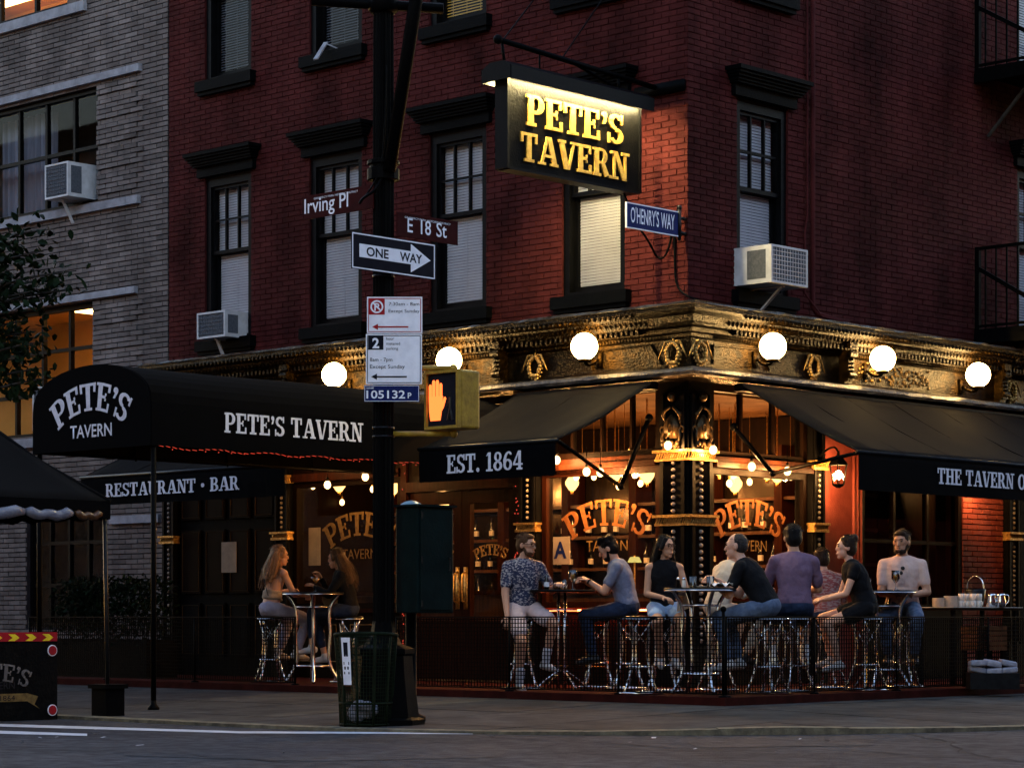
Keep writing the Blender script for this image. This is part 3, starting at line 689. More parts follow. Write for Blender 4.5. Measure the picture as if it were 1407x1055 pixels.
# corner pillar: square pier seen on edge
m = MB(); m.box(-.36, .05, -.05, .36, 0, ZH)
for (a, b) in ((-.33,-.28),(-.03,.02)): m.box(a, b, -.085, -.05, .45, 3.2)
for (a, b) in ((-.02,.03),(.28,.33)): m.box(.05, .085, a, b, .45, 3.2)
m.box(-.40, .10, -.10, .40, 0, .42); cp = m.build('corner_pillar', 'black_paint', tavern)
b = MB(); z = .5
while z < 2.55:
    if abs(z-1.82) > .07: b.ball((-.155,-.06,z), .026, .026, .024, 8, 6); b.ball((.06,.155,z), .026, .026, .024, 8, 6)
    z += .075
bd = b.build('bead', 'tile_white', cp, True); bd['kind'] = 'stuff'
for t in (2.53, 1.82):
    b = MB(); b.box(-.40,.09,-.09,.40,t-.055,t-.03); b.box(-.42,.11,-.11,.42,t+.035,t+.065); b.box(-.38,.075,-.075,.38,t-.03,t+.035)
    k = -.38
    while k < .06:
        b.tube([(k,-.085,t-.03),(k+.03,-.085,t+.035)], .010, 5); b.tube([(.085,-k-.03,t-.03),(.085,-k,t+.035)], .010, 5); k += .034
    b.build('rope_band', 'gold', cp)
for pl, u in (('L', -.155), ('R', .155)):            # carved scroll capital on each face
    b = MB(); U, N = frame(pl)
    b.ball(P(pl,u,.09,3.17), .05, .05, .05, 10, 7)
    b.prism([(-.085,0),(.085,0),(.10,.14),(.065,.20),(0,.26),(-.065,.20),(-.10,.14)], Vector(P(pl,u,.052,2.72)), U, ZUP, N, .055)
    b.tube([Vector(P(pl,u,.11,2.83))+U*(.028*math.cos(t))+ZUP*(.045*math.sin(t)) for t in [k*.52 for k in range(12)]], .010, 6, closed=True)
    for s in (-1, 1):
        pts = [Vector(P(pl, u+s*w_, .085+.02*math.sin(k*1.3), z_)) for k, (w_, z_) in enumerate(((.02,3.06),(.07,3.03),(.115,2.97),(.10,2.92),(.125,2.86),(.11,2.80),(.13,2.73),(.10,2.67)))]
        b.tube(smooth_pts(pts, 4), .017, 7); b.ball(P(pl,u+s*.115,.09,2.98), .028, .025, .028, 8, 6); b.ball(P(pl,u+s*.10,.10,2.66), .035, .03, .035, 8, 6)
        b.tube(smooth_pts([Vector(P(pl,u+s*.13,.09,2.86)), Vector(P(pl,u+s*.165,.08,2.83)), Vector(P(pl,u+s*.15,.08,2.78))], 3), .012, 6)
    for k in range(12): b.ball(Vector(P(pl,u,.09,2.63))+U*random.uniform(-.12,.12)+ZUP*random.uniform(-.03,.05), .024, .02, .024, 6, 5)
    b.build('carved_capital', 'capital_metal', cp, True)

def lites(pl, a, b, z0, z1, parent, nx, nz, bar=.03, mat='wood_dark', glass='shop_glass', off=-.06, name='shop_window', edge=.07):
    s = MB()
    pbox(s, pl, a, a+edge, off-.06, off+.05, z0, z1); pbox(s, pl, b-edge, b, off-.06, off+.05, z0, z1)
    pbox(s, pl, a+edge, b-edge, off-.06, off+.05, z1-edge, z1); pbox(s, pl, a+edge, b-edge, off-.06, off+.05, z0, z0+edge)
    for k in range(1, nx): u = a+(b-a)*k/nx; pbox(s, pl, u-bar/2, u+bar/2, off-.04, off+.03, z0+edge, z1-edge)
    for k in range(1, nz): z = z0+(z1-z0)*k/nz; pbox(s, pl, a+edge, b-edge, off-.042, off+.028, z-bar/2, z+bar/2)
    w = s.build(name, mat, parent)
    for i in range(nx):
        for k in range(nz):
            q = MB(); u0 = a+(b-a)*i/nx; u1 = a+(b-a)*(i+1)/nx; y0 = z0+(z1-z0)*k/nz; y1 = z0+(z1-z0)*(k+1)/nz
            q.quad(P(pl,max(u0,a+edge),off,max(y0,z0+edge)),P(pl,min(u1,b-edge),off,max(y0,z0+edge)),P(pl,min(u1,b-edge),off,min(y1,z1-edge)),P(pl,max(u0,a+edge),off,min(y1,z1-edge))); q.build('pane', glass, w)
    return w
def bulkhead(pl, a, b, z1, mat, panels=2, line='gold_line'):
    m = MB(); pbox(m, pl, a, b, -.16, .02, 0, z1); bh_ = m.build('bulkhead', mat, tavern)
    for k in range(panels):
        u0 = a+(b-a)*k/panels+.08; u1 = a+(b-a)*(k+1)/panels-.08
        q = MB(); pbox(q, pl, u0, u1, .0, .035, .16, z1-.10); q.build('panel', mat, bh_)
        q = MB()
        q.tube([P(pl,u0+.05,.037,.21),P(pl,u1-.05,.037,.21),P(pl,u1-.05,.037,z1-.15),P(pl,u0+.05,.037,z1-.15)], .007, 5, closed=True); q.build('panel_moulding', line, bh_)
    q = MB(); pbox(q, pl, a, b, -.16, .06, z1, z1+.05); q.build('window_sill', 'wood_red', bh_)
# left front, bay 1: dark panelled doors with gold lining
a, b = LX(237)+.15, LX(392)-.15
m = MB(); pbox(m, 'L', a, b, -.2, -.02, 0, ZH); pn = m.build('panelled_front', 'black_trim', tavern)
n = 4
for k in range(n):
    u0 = a+(b-a)*k/n+.05; u1 = a+(b-a)*(k+1)/n-.05
    for (z0, z1) in ((.25,.95),(1.08,1.92),(2.06,2.62),(2.74,3.2)):
        q = MB(); pbox(q, 'L', u0, u1, -.03, .012, z0, z1); pp = q.build('door_panel', 'wood_dark' if z0 > 1 else 'black_trim', pn)
        q = MB(); q.tube([P('L',u0+.03,.014,z0+.03),P('L',u1-.03,.014,z0+.03),P('L',u1-.03,.014,z1-.03),P('L',u0+.03,.014,z1-.03)], .006, 5, closed=True); q.build('gold_lining', 'panel_lining', pp)
q = MB(); pbox(q, 'L', a+.9, a+1.2, .012, .02, 1.35, 1.75); q.build('menu_board', 'tile_white', pn)
# bay 2: window with gilded name
a2, b2 = LX(392)+.14, -4.52
bulkhead('L', a2, b2, .82, 'wood_dark', 2); w2 = lites('L', a2, b2, .87, 2.48, tavern, 1, 1, name='shop_window'); t2 = lites('L', a2, b2, 2.58, ZH, tavern, 3, 1, name='transom_window')
m = MB(); pbox(m, 'L', a2, b2, -.14, .05, 2.48, 2.58); m.build('transom_bar', 'wood_red', tavern)
# entrance doors
da, db = -4.50, -2.50
m = MB(); pbox(m,'L',da,da+.10,-.2,.03,0,ZH); pbox(m,'L',db-.10,db,-.2,.03,0,ZH); pbox(m,'L',da+.1,db-.1,-.2,.03,2.28,2.40); df = m.build('door_frame', 'wood_red', tavern)
lites('L', da+.1, db-.1, 2.40, ZH, tavern, 3, 1, name='transom_window')
for s, (u0, u1) in enumerate(((da+.10, (da+db)/2-.003), ((da+db)/2+.003, db-.10))):
    d = MB(); e = .13
    pbox(d,'L',u0,u0+e,-.10,-.03,.02,2.27); pbox(d,'L',u1-e,u1,-.10,-.03,.02,2.27); pbox(d,'L',u0+e,u1-e,-.10,-.03,.02,.72); pbox(d,'L',u0+e,u1-e,-.10,-.03,2.12,2.27)
    d_ = d.build('door', 'wood_red', tavern)
    q = MB(); q.quad(P('L',u0+e,-.065,.72),P('L',u1-e,-.065,.72),P('L',u1-e,-.065,2.12),P('L',u0+e,-.065,2.12)); q.build('pane', 'shop_glass', d_)
    h = MB(); uh = (u1-e/2) if s == 0 else (u0+e/2); pbox(h,'L',uh-.03,uh+.03,-.03,-.02,.86,1.36); h.tube([P('L',uh,-.02,.93),P('L',uh,.04,.96),P('L',uh,.045,1.12),P('L',uh,.04,1.27),P('L',uh,-.02,1.30)], .012, 7); h.build('handle', 'gold', d_, True)
    slab("PETE'S", P('L',(u0+u1)/2,-.06,1.50), (1,0,0), ZUP, (0,-1,0), .13, .50, .002, arch=.5).build('gilt_lettering', 'gold', d_)
# bay 3 beside the corner
a3, b3 = LX(730)+.16, -.40
bulkhead('L', a3, b3, .82, 'wood_red', 3); w3 = lites('L', a3, b3, .87, 2.44, tavern, 1, 1, mat='wood_red'); lites('L', a3, b3, 2.56, ZH, tavern, 4, 1, name='transom_window')
m = MB(); pbox(m, 'L', a3, b3, -.16, .09, 2.44, 2.50); pbox(m, 'L', a3, b3, -.16, .06, 2.50, 2.56); m.build('transom_bar', 'wood_red', tavern)
# right front, bay 1
a4, b4 = .40, RY(1119)-.13
bulkhead('R', a4, b4, .82, 'wood_red', 2); w4 = lites('R', a4, b4, .87, 2.42, tavern, 1, 1, mat='wood_dark'); lites('R', a4, b4, 2.54, ZH, tavern, 3, 1, name='transom_window')
m = MB(); pbox(m, 'R', a4, b4, -.16, .09, 2.42, 2.48); pbox(m, 'R', a4, b4, -.16, .06, 2.48, 2.54); m.build('transom_bar', 'wood_red', tavern)
# red wall with the lantern, dark window, red brick strip
ra, rb = RY(1119)+.12, RY(1181)
m = MB(); pbox(m, 'R', ra, rb, -.2, .0, 0, ZH); m.build('painted_wall', 'red_paint', tavern)
m = MB()
for k in range(3): m.tube([P('R',rb-.16+.07*k,.03,.0),P('R',rb-.16+.07*k,.03,3.3)], .022, 8)
m.build('drain_pipe', 'red_paint', tavern, True)
c0, c1 = rb+.05, RY(1322)
m = MB(); pbox(m,'R',c0,c1,-.2,.0,0,.85); m.build('bulkhead', 'wood_dark', tavern); lites('R', c0, c1, .85, ZH, tavern, 3, 3, mat='wood_dark', glass='shop_glass', bar=.045)
m = MB(); pbox(m, 'R', c0+.1, c1-.1, -.34, -.32, .9, 3.2); m.build('dark_curtain', 'wood_dark', tavern)
d1 = RY(1387)-.15
m = MB(); pbox(m, 'R', c1+.01, d1, -.25, -.014, 0, ZH); sb = m.build('lower_wall', 'red_mortar', tavern)
mm = MB()
for bb in bricks('R', c1+.02, d1, .05, ZH, [], .222, .0675, .009): brickmesh(mm, 'R', bb[0], bb[1], bb[2], bb[3], .0)
q = mm.build('brickwork', 'red_paint', sb); q['kind'] = 'stuff'
m = MB(); pbox(m, 'R', d1+.3, 9.3, -.2, -.02, 0, ZH); m.build('panelled_front', 'wood_dark', tavern)
for k in range(3):
    q = MB(); pbox(q,'R',d1+.4+k*.5,d1+.8+k*.5,-.02,.01,.3,2.6); q.build('door_panel','black_trim',tavern)
# gilded names on the glass
def windowname(pl, u, w, parent, z, mat, sc=1.0):
    U, N = frame(pl)
    slab("PETE'S", P(pl,u,-.05,z), U, ZUP, N, .30*sc, 1.12*sc, .002, arch=.95*sc, flare=.0).build('gilt_lettering', mat, w)
    sans('TAVERN', P(pl,u,-.05,z-.29*sc), U, ZUP, N, .13*sc, 'gold_line', 'gilt_lettering', w, width=.62*sc, align='CENTER')
windowname('L', LX(830), w3, w3, 1.80, 'copper_leaf'); windowname('R', RY(1035), w4, w4, 1.80, 'copper_leaf'); windowname('L', LX(490), w2, w2, 1.78, 'gold_line')

def posters():
    q = MB(); pbox(q, 'L', LX(756), LX(779), -.055, -.050, ZZ(775, LX(768), 0), ZZ(737, LX(768), 0)); p_ = q.build('grade_card', 'tile_white', w3)
    sans('A', P('L', LX(766), -.049, ZZ(766, LX(768), 0)), (1,0,0), ZUP, (0,-1,0), .19, 'sign_blue', 'lettering', w3, align='CENTER', bold=.03)
    q = MB(); pbox(q, 'L', LX(420), LX(436), -.055, -.05, 1.42, 1.9); q.build('notice_sheet', 'tile_white', w2)
posters()

# ---- neighbouring house of tan brick
nb = thing('apartment_building', 'tan grey brick apartment house on the left with steel casement windows', 'building', (0,0,0))
NX0, NX1 = -17.0, XL-.03
nop = [(-16.6, LX(134), 6.55, 8.17), (-16.6, LX(127), 3.35, 5.17), (-16.6, LX(92), 9.42, 10.6), (LX(36), LX(141), .62, 2.42)]
m = MB(); backing(m, 'L', NX0, NX1, -.1, 10.4, nop, -.014, .26); nw = m.build('front_wall', 'tan_mortar', nb)
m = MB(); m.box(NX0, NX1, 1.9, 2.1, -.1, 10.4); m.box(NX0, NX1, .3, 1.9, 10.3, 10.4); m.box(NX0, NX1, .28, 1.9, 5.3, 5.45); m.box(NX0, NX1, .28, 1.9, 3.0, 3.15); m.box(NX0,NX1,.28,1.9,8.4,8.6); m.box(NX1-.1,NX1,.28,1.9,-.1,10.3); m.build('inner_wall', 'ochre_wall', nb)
def rust(u, z):
    if LX(134) < u < LX(196):
        for (z0, z1) in ((6.58, 8.16), (3.35, 5.15)):
            if z0 < z < z1:
                return .022 if int((z-z0)/.0695) % 5 != 0 else -.004
    return 0.0
nbk = bricks('L', NX0, NX1, -.1, 10.3, nop, .275, .0695, .010, proud=rust)
wallset(nw, [('L', nbk)], 'tan_brick', 300)
def stone(u0, u1, z0, z1, off):
    q = MB(); pbox(q, 'L', u0, u1, -.05, off, z0, z1); q.build('stone_band', 'limestone', nb)
def bandpieces(u0, u1, z0, z1, off):
    u = u0
    while u < u1-.05: e = min(u+1.15, u1); stone(u+.003, e-.003, z0, z1, off); u += 1.15
bandpieces(-16.8, LX(195), 8.22, 8.32, .06); bandpieces(-16.8, LX(193), 6.42, 6.53, .06); bandpieces(-16.8, LX(189), 5.20, 5.29, .06); bandpieces(-16.8, -9.7, 3.2, 3.33, .06); bandpieces(-16.8, LX(96)+.4, 9.26, 9.40, .06)
bandpieces(-10.3, -9.2, 2.05, 2.16, .05)
def casement(u0, u1, z0, z1, nx, nz, name='casement_window', skip=()):
    return lites('L', u0, u1, z0, z1, nb, nx, nz, bar=.05, mat='black_paint', glass='window_glass', off=-.12, name=name, edge=.06)
casement(-16.6, LX(134), 6.55, 8.17, 9, 2); casement(-16.6, LX(127), 3.35, 5.17, 9, 3); casement(-16.6, LX(92), 9.42, 10.6, 6, 1); casement(LX(36), LX(141), .62, 2.42, 4, 3)
m = MB(); m.box(NX0, NX1-.1, 1.0, 1.02, 5.46, 8.39); m.box(NX0, NX1-.1, 1.0, 1.02, -.1, 2.99); m.build('dark_room_sheet', 'dark_void', nb)  # added near-black sheets: darkness of the unlit rooms painted in behind the glass
m = MB(); u = LX(2)-.6
pts = []
while u < LX(42): pts.append((u, .42+.05*math.sin(u*38)+.015*math.sin(u*91))); u += .02
m.add([(x, y, 6.6) for x, y in pts]+[(x, y, 8.1) for x, y in pts], [(k, k+1, len(pts)+k+1, len(pts)+k) for k in range(len(pts)-1)]); m.build('curtain', 'curtain', nb, True)
m = MB(); pbox(m, 'L', LX(26), LX(60), -1.86, -1.84, ZZ(566, LX(45), 1.8), ZZ(512, LX(45), 1.8)); m.build('wall_picture', 'wood_bar', nb)
m = MB(); pbox(m,'L', LX(60)-.2, LX(60)+.9, -1.7, -.6, 5.20, 5.24); ob = m.build('ceiling_lamp', 'shade_light', nb)
m = MB(); pbox(m,'L', -15, LX(92), -1.3, -1.0, 10.2, 10.25); m.build('ceiling_lamp', 'shade_light', nb)

# ---- steel pipes, security, wiring on the tavern wall
m = MB(); y = RY(1112); m.tube([(.05,y,10),(.05,y,4.35),(.07,y+.05,4.28),(.12,y+.25,4.24),(.2,y+.5,4.2)], .028, 8); m.tube([(.03,y-.08,10),(.03,y-.08,5.4),(.04,y-.14,5.2),(.04,y-.14,4.5),(.10,y+.1,4.25),(.2,y+.4,4.2)], .013, 6); m.build('conduit', 'red_brick', tavern, True)
m = MB(); pts = [(-.42,-.6,5.40),(-.40,-.42,5.1),(-.36,-.22,4.86),(-.38,-.08,4.74),(-.30,-.05,4.72),(-.22,-.04,4.86),(-.20,-.03,5.0),(-.17,-.03,4.98),(-.16,-.03,4.8),(-.15,-.03,4.5),(-.10,-.03,4.36),(.05,-.06,4.26),(.2,-.05,4.2)]
m.tube(smooth_pts(pts), .012, 6); meshthing('power_cable', m, 'black_trim', 'loose cable hanging from the big sign down to the cornice', 'cable', smooth=True)

# ================================================================== AWNINGS
def finish(root):                                    # children were built in world coordinates
    for c in root.children: c.matrix_parent_inverse = Matrix.Translation(-Vector(root.location))
def awning(pl, u0, u1, zt, zf, zb, off, txt, t0, t1, th, label, zt0=.40, drop=0.0, arms=None):
    """retractable slope awning: cover, valance with lettering, folding arms"""
    c = P(pl, (u0+u1)/2, .2, 0); r = thing('awning', label, 'awning', (c[0], c[1], zb), group='black awnings of the tavern')
    U, N = frame(pl); n = 16; m = MB(); k_ = 10
    for i in range(n+1):
        for j in range(k_+1):
            u = u0+(u1-u0)*i/n; t = j/k_; o_ = zt0+(off-zt0)*t; z = zt+(zf-zt)*t - .035*math.sin(math.pi*t) - .012*math.sin(math.pi*t)*math.sin(math.pi*i/n)**2 + .008*math.sin(i*2.1+j*.5)*math.sin(math.pi*t)
            m.v.append(P(pl,u,o_,z))
    for i in range(n):
        for j in range(k_): a = i*(k_+1)+j; m.f.append((a, a+k_+1, a+k_+2, a+1))
    cv = folds(m.build('cover', 'fabric_top', r, True), .030, SAG); s_ = cv.modifiers.new('thick', 'SOLIDIFY'); s_.thickness = .008
    m = MB(); n = 24
    for i in range(n+1):
        u = u0+(u1-u0)*i/n
        for z, o_ in ((zf, off), (zf-.06, off+.012), ((zf+zb)/2, off+.014+.004*math.sin(i*1.3)), (zb, off+.010+.006*math.sin(i*1.7))): m.v.append(P(pl,u,o_,z))
    for i in range(n):
        for j in range(3): a = i*4+j; m.f.append((a, a+1, a+5, a+4))
    nsm = max(2, round((u1-u0)/.95))
    for i in range(0, nsm+1):                        # sewn seams of the cloth widths
        u = u0+(u1-u0)*i/nsm; u = min(max(u, u0+.006), u1-.006); q_ = MB()
        q_.tube([P(pl,u,zt0+(off-zt0)*j/10, zt+(zf-zt)*j/10-.035*math.sin(math.pi*j/10)-.012*math.sin(math.pi*j/10)*math.sin(math.pi*i/nsm)**2+.006) for j in range(11)], .0055, 5); q_.build('seam', 'fabric_top', r)
    v = m.build('valance', 'fabric_black', r); s_ = v.modifiers.new('thick', 'SOLIDIFY'); s_.thickness = .006
    m = MB(); m.tube([P(pl,u0-.02,off,zf), P(pl,u1+.02,off,zf)], .022, 8); m.build('front_bar', 'steel_dark', r, True)
    m = MB(); pbox(m, pl, u0, u1, .30, .42, zt-.06, zt+.02); m.build('cassette', 'black_paint', r)
    sp = [u0+.35, u1-.35]
    if arms is None: arms = [(P(pl,u,.40,zt-.16), P(pl,u+d*.55,(off+.4)/2,(zt+zf)/2-.16), P(pl,u+d*.06,off-.04,zf-.05)) for u, d in zip(sp, (1,-1))]
    for sh, el, ha in arms:
        m = MB()
        m.tube([sh, el], .026, 8); m.tube([el, ha], .021, 8); m.ball(el, .04); m.ball(sh, .045); m.build('folding_arm', 'iron_black', r, True)
    if txt:
        mid = (t0+t1)/2; slabwords(txt, P(pl, mid, off+.022, (zf+zb)/2-th/2+drop), U, ZUP, N, th, t1-t0, .002, 'letter_white', r)
    finish(r); return r
a0 = 1.95
awning('L', LX(112,a0), LX(392,a0), 3.30, ZZ(638,LX(392,a0),-a0), ZZ(681,LX(392,a0),-a0), a0, 'RESTAURANT * BAR', LX(147,a0), LX(331,a0), .165, 'black awning lettered RESTAURANT and BAR over the panelled front')
awning('L', LX(577,a0), LX(764,a0), 3.30, 2.60, 2.235, a0, 'EST. 1864', LX(616,a0), LX(721,a0), .20, 'black awning lettered EST. 1864 beside the corner',
       arms=[(P('L',LX(892,.22),.22,ZZ(574,LX(892,.22),-.22)), P('L',LX(853,.5),.5,ZZ(668,LX(853,.5),-.5)), P('L',LX(766,a0),a0-.02,2.59)), (P('L',-1.9,.40,3.1), P('L',-1.5,1.1,2.75), P('L',-2.0,a0-.04,2.55))])
yt = RY(1286,a0); awning('R', RY(1179,a0), 8.9, 3.30, 2.50, 2.10, a0, 'THE TAVERN O', yt, yt+(RY(1407,a0)-yt)*1.00, .175, 'black awning lettered THE TAVERN on the right hand front', drop=.01,
       arms=[(P('R',RY(1008,.22),.22,ZZ(586,.22,RY(1008,.22))), P('R',RY(1062,.5),.5,ZZ(650,.5,RY(1062,.5))), P('R',RY(1180,a0),a0-.02,2.49)), (P('R',6.4,.40,3.1), P('R',6.0,1.1,2.7), P('R',6.5,a0-.04,2.45))])

# ---- barrel canopy over the entrance
XC0, XC1, YF, YB = -4.30, -2.32, -5.55, -.3; ZCB, ZCS, ZCT = 2.47, 2.90, 3.33
canopy = thing('entrance_canopy', 'long black barrel canopy on poles reaching from the doors to the kerb', 'canopy', ((XC0+XC1)/2, YF, zs(-3, YF)))
def archp(n=18):
    pts = [(XC0, ZCB), (XC0, ZCS)]; mx = (XC0+XC1)/2; hw = (XC1-XC0)/2
    for k in range(1, n): a = math.pi*(1-k/n); pts.append((mx+hw*math.cos(a), ZCS+(ZCT-ZCS)*math.sin(a)**.85))
    return pts+[(XC1, ZCS), (XC1, ZCB)]
ap = archp(); m = MB(); ny = 14
for j in range(ny+1):
    y = YF+(YB-YF)*j/ny; sag = -.012*math.sin(math.pi*((j*2.0/ny) % 1))
    for k, (x, z) in enumerate(ap): m.v.append((x, y, z+(sag if 1 < k < len(ap)-2 else 0)))
L_ = len(ap)
for j in range(ny):
    for k in range(L_-1): a = j*L_+k; m.f.append((a, a+L_, a+L_+1, a+1))
cv = folds(m.build('cover', 'fabric_black', canopy), .012, SAG); s_ = cv.modifiers.new('thick', 'SOLIDIFY'); s_.thickness = .006
m = MB(); m.prism([(x-XC0, z-ZCB) for x, z in ap[::-1]], (XC0, YF-.002, ZCB), (1,0,0), ZUP, (0,-1,0), .012); fp = m.build('front_panel', 'fabric_black', canopy)
slab("PETE'S", ((XC0+XC1)/2+.02, YF-.016, ZCB+.40), (1,0,0), ZUP, (0,-1,0), .285, 1.18, .002, arch=.95).build('lettering', 'letter_white', canopy)
sans('TAVERN', ((XC0+XC1)/2+.02, YF-.016, ZCB+.13), (1,0,0), ZUP, (0,-1,0), .135, 'letter_white', 'lettering', canopy, width=.70, align='CENTER', bold=.012)
ya, yb = RY(308, XC1), RY(499, XC1)
slabwords("PETE'S TAVERN", (XC1+.006, (ya+yb)/2, ZZ(601, XC1, (ya+yb)/2)), (0,1,0), ZUP, (1,0,0), .205, yb-ya, .002, 'letter_white', canopy)
for x in (XC0+.03, XC1-.03):
    for y in (YF+.05,):
        m = MB(); m.tube([(x, y, zs(x, y)), (x, y, ZCB+.03)], .027, 10); m.lathe([(.06,0),(.06,.02),(.032,.05),(.028,.09)], (x, y, zs(x, y)), 12); m.build('post', 'iron_black', canopy, True)
m = MB()
for k in range(5):
    y = YF+.04+(YB-YF-.1)*k/4; m.tube([(x+(.012 if x < -3.3 else -.012), y, z-.015) for x, z in ap], .012, 6)
for x in (XC0+.02, XC1-.02): m.tube([(x, YF, ZCB+.02), (x, YB, ZCB+.02)], .014, 6)
m.build('hoop', 'iron_black', canopy, True)
m = MB()
y = YF+.1
while y < YB-.2:
    m.tube([(XC1-.005, y, ZCB-.01+.012*math.sin(y*9)), (XC1-.005, y+.055, ZCB-.018+.012*math.sin(y*9+.5))], .0030, 5); y += .085
    if random.random() < .25: m.ball((XC1-.005, y, ZCB-.03), .006, .006, .006, 6, 4)
q = m.build('fairy_light', 'led_red', canopy); q['kind'] = 'stuff'
finish(canopy)
def sbulb(x, y, z, label, pw=8.0):
    r = thing('bulb', label, 'light bulb', (x, y, z), group='bare warm bulbs under the canopy and awnings')
    m = MB(); m.ball((0,0,0), .042, .042, .05, 12, 8); m.build('glass_bulb', 'bulb_light', r, True); lamp(r, (0,0,0), pw, (1.0, .47, .14), .035)
    m = MB(); m.lathe([(.016,.045),(.018,.09),(.004,.10),(.004,.28)], (0,0,0), 8); m.build('socket', 'iron_black', r, True)
    return r
for px, py, off, lab in ((404,636,.5,'warm bulb at the left edge of the gilded window'), (450,666,.6,'low warm bulb above the gilded name on the left window'), (502,655,.55,'warm bulb beside the street pole under the canopy')):
    x = LX(px, off); sbulb(x, -off, ZZ(py, x, -off), lab, 1.6)
for px, py, lab in ((765,632,'bulb at the front corner of the EST. 1864 awning'), (806,648,'bulb above the P of the gilded corner window'), (825,649,'bulb beside the folding arm of the corner awning')):
    x = LX(px, .25); sbulb(x, -.25, ZZ(py, x, -.25), lab)
for px, py, lab in ((918,612,'bulb on the left side of the corner pillar'),): x = LX(px, .22); sbulb(x, -.22, ZZ(py, x, -.22), lab, 1.6)
for px, py, lab in ((980,618,'bulb on the right side of the corner pillar'), (1033,641,'bulb above the gilded name on the right window'), (1082,647,'bulb before the column by the right window')):
    y = RY(px, .22); sbulb(.22, y, ZZ(py, .22, y), lab, 1.6 if px < 1000 else 8.0)

# ---- globe lamps on the cornice
def globe(pl, px, py, label):
    off = .52; u = (LX if pl == 'L' else RY)(px, off); x, y, _ = P(pl, u, off, 0); z = ZZ(py, x, y)
    r = thing('globe_lamp', label, 'lamp', (x, y, z), group='round globe lamps along the cornice'); U, N = frame(pl)
    m = MB(); m.ball((0,0,0), .150, seg=24, rings=16); m.build('globe', 'globe_light', r, True)
    m = MB(); m.lathe([(.07,-.175),(.075,-.15),(.06,-.135)], (0,0,0), 14)
    m.tube(smooth_pts([Vector((0,0,-.17)), -N*.06+Vector((0,0,-.20)), -N*.17+Vector((0,0,-.17)), -N*.20+Vector((0,0,-.14)), -N*.245+Vector((0,0,-.13))], 4), .018, 8)
    m.obox(-N*.238+Vector((0,0,-.13)), U, ZUP, N, .05, .09, .012); m.build('bracket', 'cornice_metal', r, True)
    return r
globe('L', 459, 515, 'leftmost lit globe lamp on the cornice, beside the parking sign'); globe('L', 617, 495, 'lit globe lamp just above the pedestrian signal'); globe('L', 803, 476, 'lit globe lamp on the left front nearest the corner')
globe('R', 1062, 476, 'lit globe lamp on the right front under the air conditioner'); globe('R', 1213, 493, 'lit globe lamp second from the right end of the cornice'); globe('R', 1344, 515, 'lit globe lamp at the far right end of the cornice')

# ---- big hanging sign
HS = thing('hanging_sign', 'large black hanging sign with gilded letters PETE\'S TAVERN on iron bracket', 'sign', (-.42, -1.45, 5.40))
SX, SY0, SY1, SZ0, SZ1 = -.42, -2.48, -.42, 5.40, 6.30
m = MB(); m.box(SX-.075, SX+.075, SY0, SY1, SZ0, SZ1); m.build('sign_box', 'sign_black', HS)
m = MB()
for (y0, y1, z0, z1) in ((SY0-.03,SY0+.0,SZ0-.02,SZ1+.02),(SY1,SY1+.03,SZ0-.02,SZ1+.02)): m.box(SX-.09, SX+.09, y0, y1, z0, z1)
m.box(SX-.09, SX+.09, SY0, SY1, SZ0-.03, SZ0-.001); m.build('sign_rim', 'black_paint', HS)
m = MB(); m.prism([(-.21,-.12),(-.20,-.12),(-.195,-.005),(.195,-.005),(.20,-.12),(.21,-.12),(.21,.02),(.10,.08),(-.10,.08),(-.21,.02)], (SX, SY1+.10, SZ1+.09), (1,0,0), ZUP, (0,-1,0), (SY1-SY0)+.20); fixn(m.build('light_hood', 'black_paint', HS))
m = MB(); m.box(SX-.205,SX+.205,SY0-.112,SY0-.10,SZ1-.025,SZ1+.11); m.build('hood_end', 'black_paint', HS); m = MB(); m.box(SX-.205,SX+.205,SY1+.102,SY1+.112,SZ1+.02,SZ1+.11); m.build('hood_end', 'black_paint', HS)
for s in (-1, 1):
    m = MB(); m.tube([(SX+s*.145, SY0+.06, SZ1+.005), (SX+s*.145, SY1+.02, SZ1+.005)], .014, 8); m.build('light_tube', 'tube_light', HS, True)
for s in (1, -1):
    U = Vector((0, s, 0)); N = Vector((s, 0, 0)); xx = SX+s*.077; ym = (SY0+SY1)/2
    slab("PETE'S", (xx, ym-.0*s, 5.86), U, ZUP, N, .32, 1.55, .02, flare=0).build('gilded_lettering', 'sign_gold', HS)
    slab('TAVERN', (xx, ym+.0, 5.48), U, ZUP, N, .30, 1.72, .02).build('gilded_lettering', 'sign_gold', HS)
za = 6.62
m = MB(); m.tube([(SX, SY0-.05, za+.08), (SX, -.02, za-.02)], .030, 8); m.ball((SX, SY0-.08, za+.08), .05); m.tube([(SX-.25, -.04, za-.14), (SX, SY0+1.0, za+.05)], .018, 6)
m.box(SX-.30, -.02, -.06, -.012, za-.10, za+.02); m.tube([(SX, SY0-.02, za+.07), (SX, SY0+.02, SZ1+.15)], .016, 6); m.tube([(SX, SY1-.25, za+.02), (SX, SY1-.25, SZ1+.15)], .016, 6); m.tube([(SX, SY0+.55, za+.05), (SX, SY0+.55, SZ1+.15)], .010, 6)
m.build('bracket', 'iron_black', HS, True)
m = MB(); m.tube([(SX, SY0, za+.09), (-1.9, -.02, 8.2)], .008, 5); m.tube([(SX, SY0+.9, za+.05), (-.6, -.02, 8.3)], .008, 5); m.build('stay_wire', 'iron_black', HS)
finish(HS)
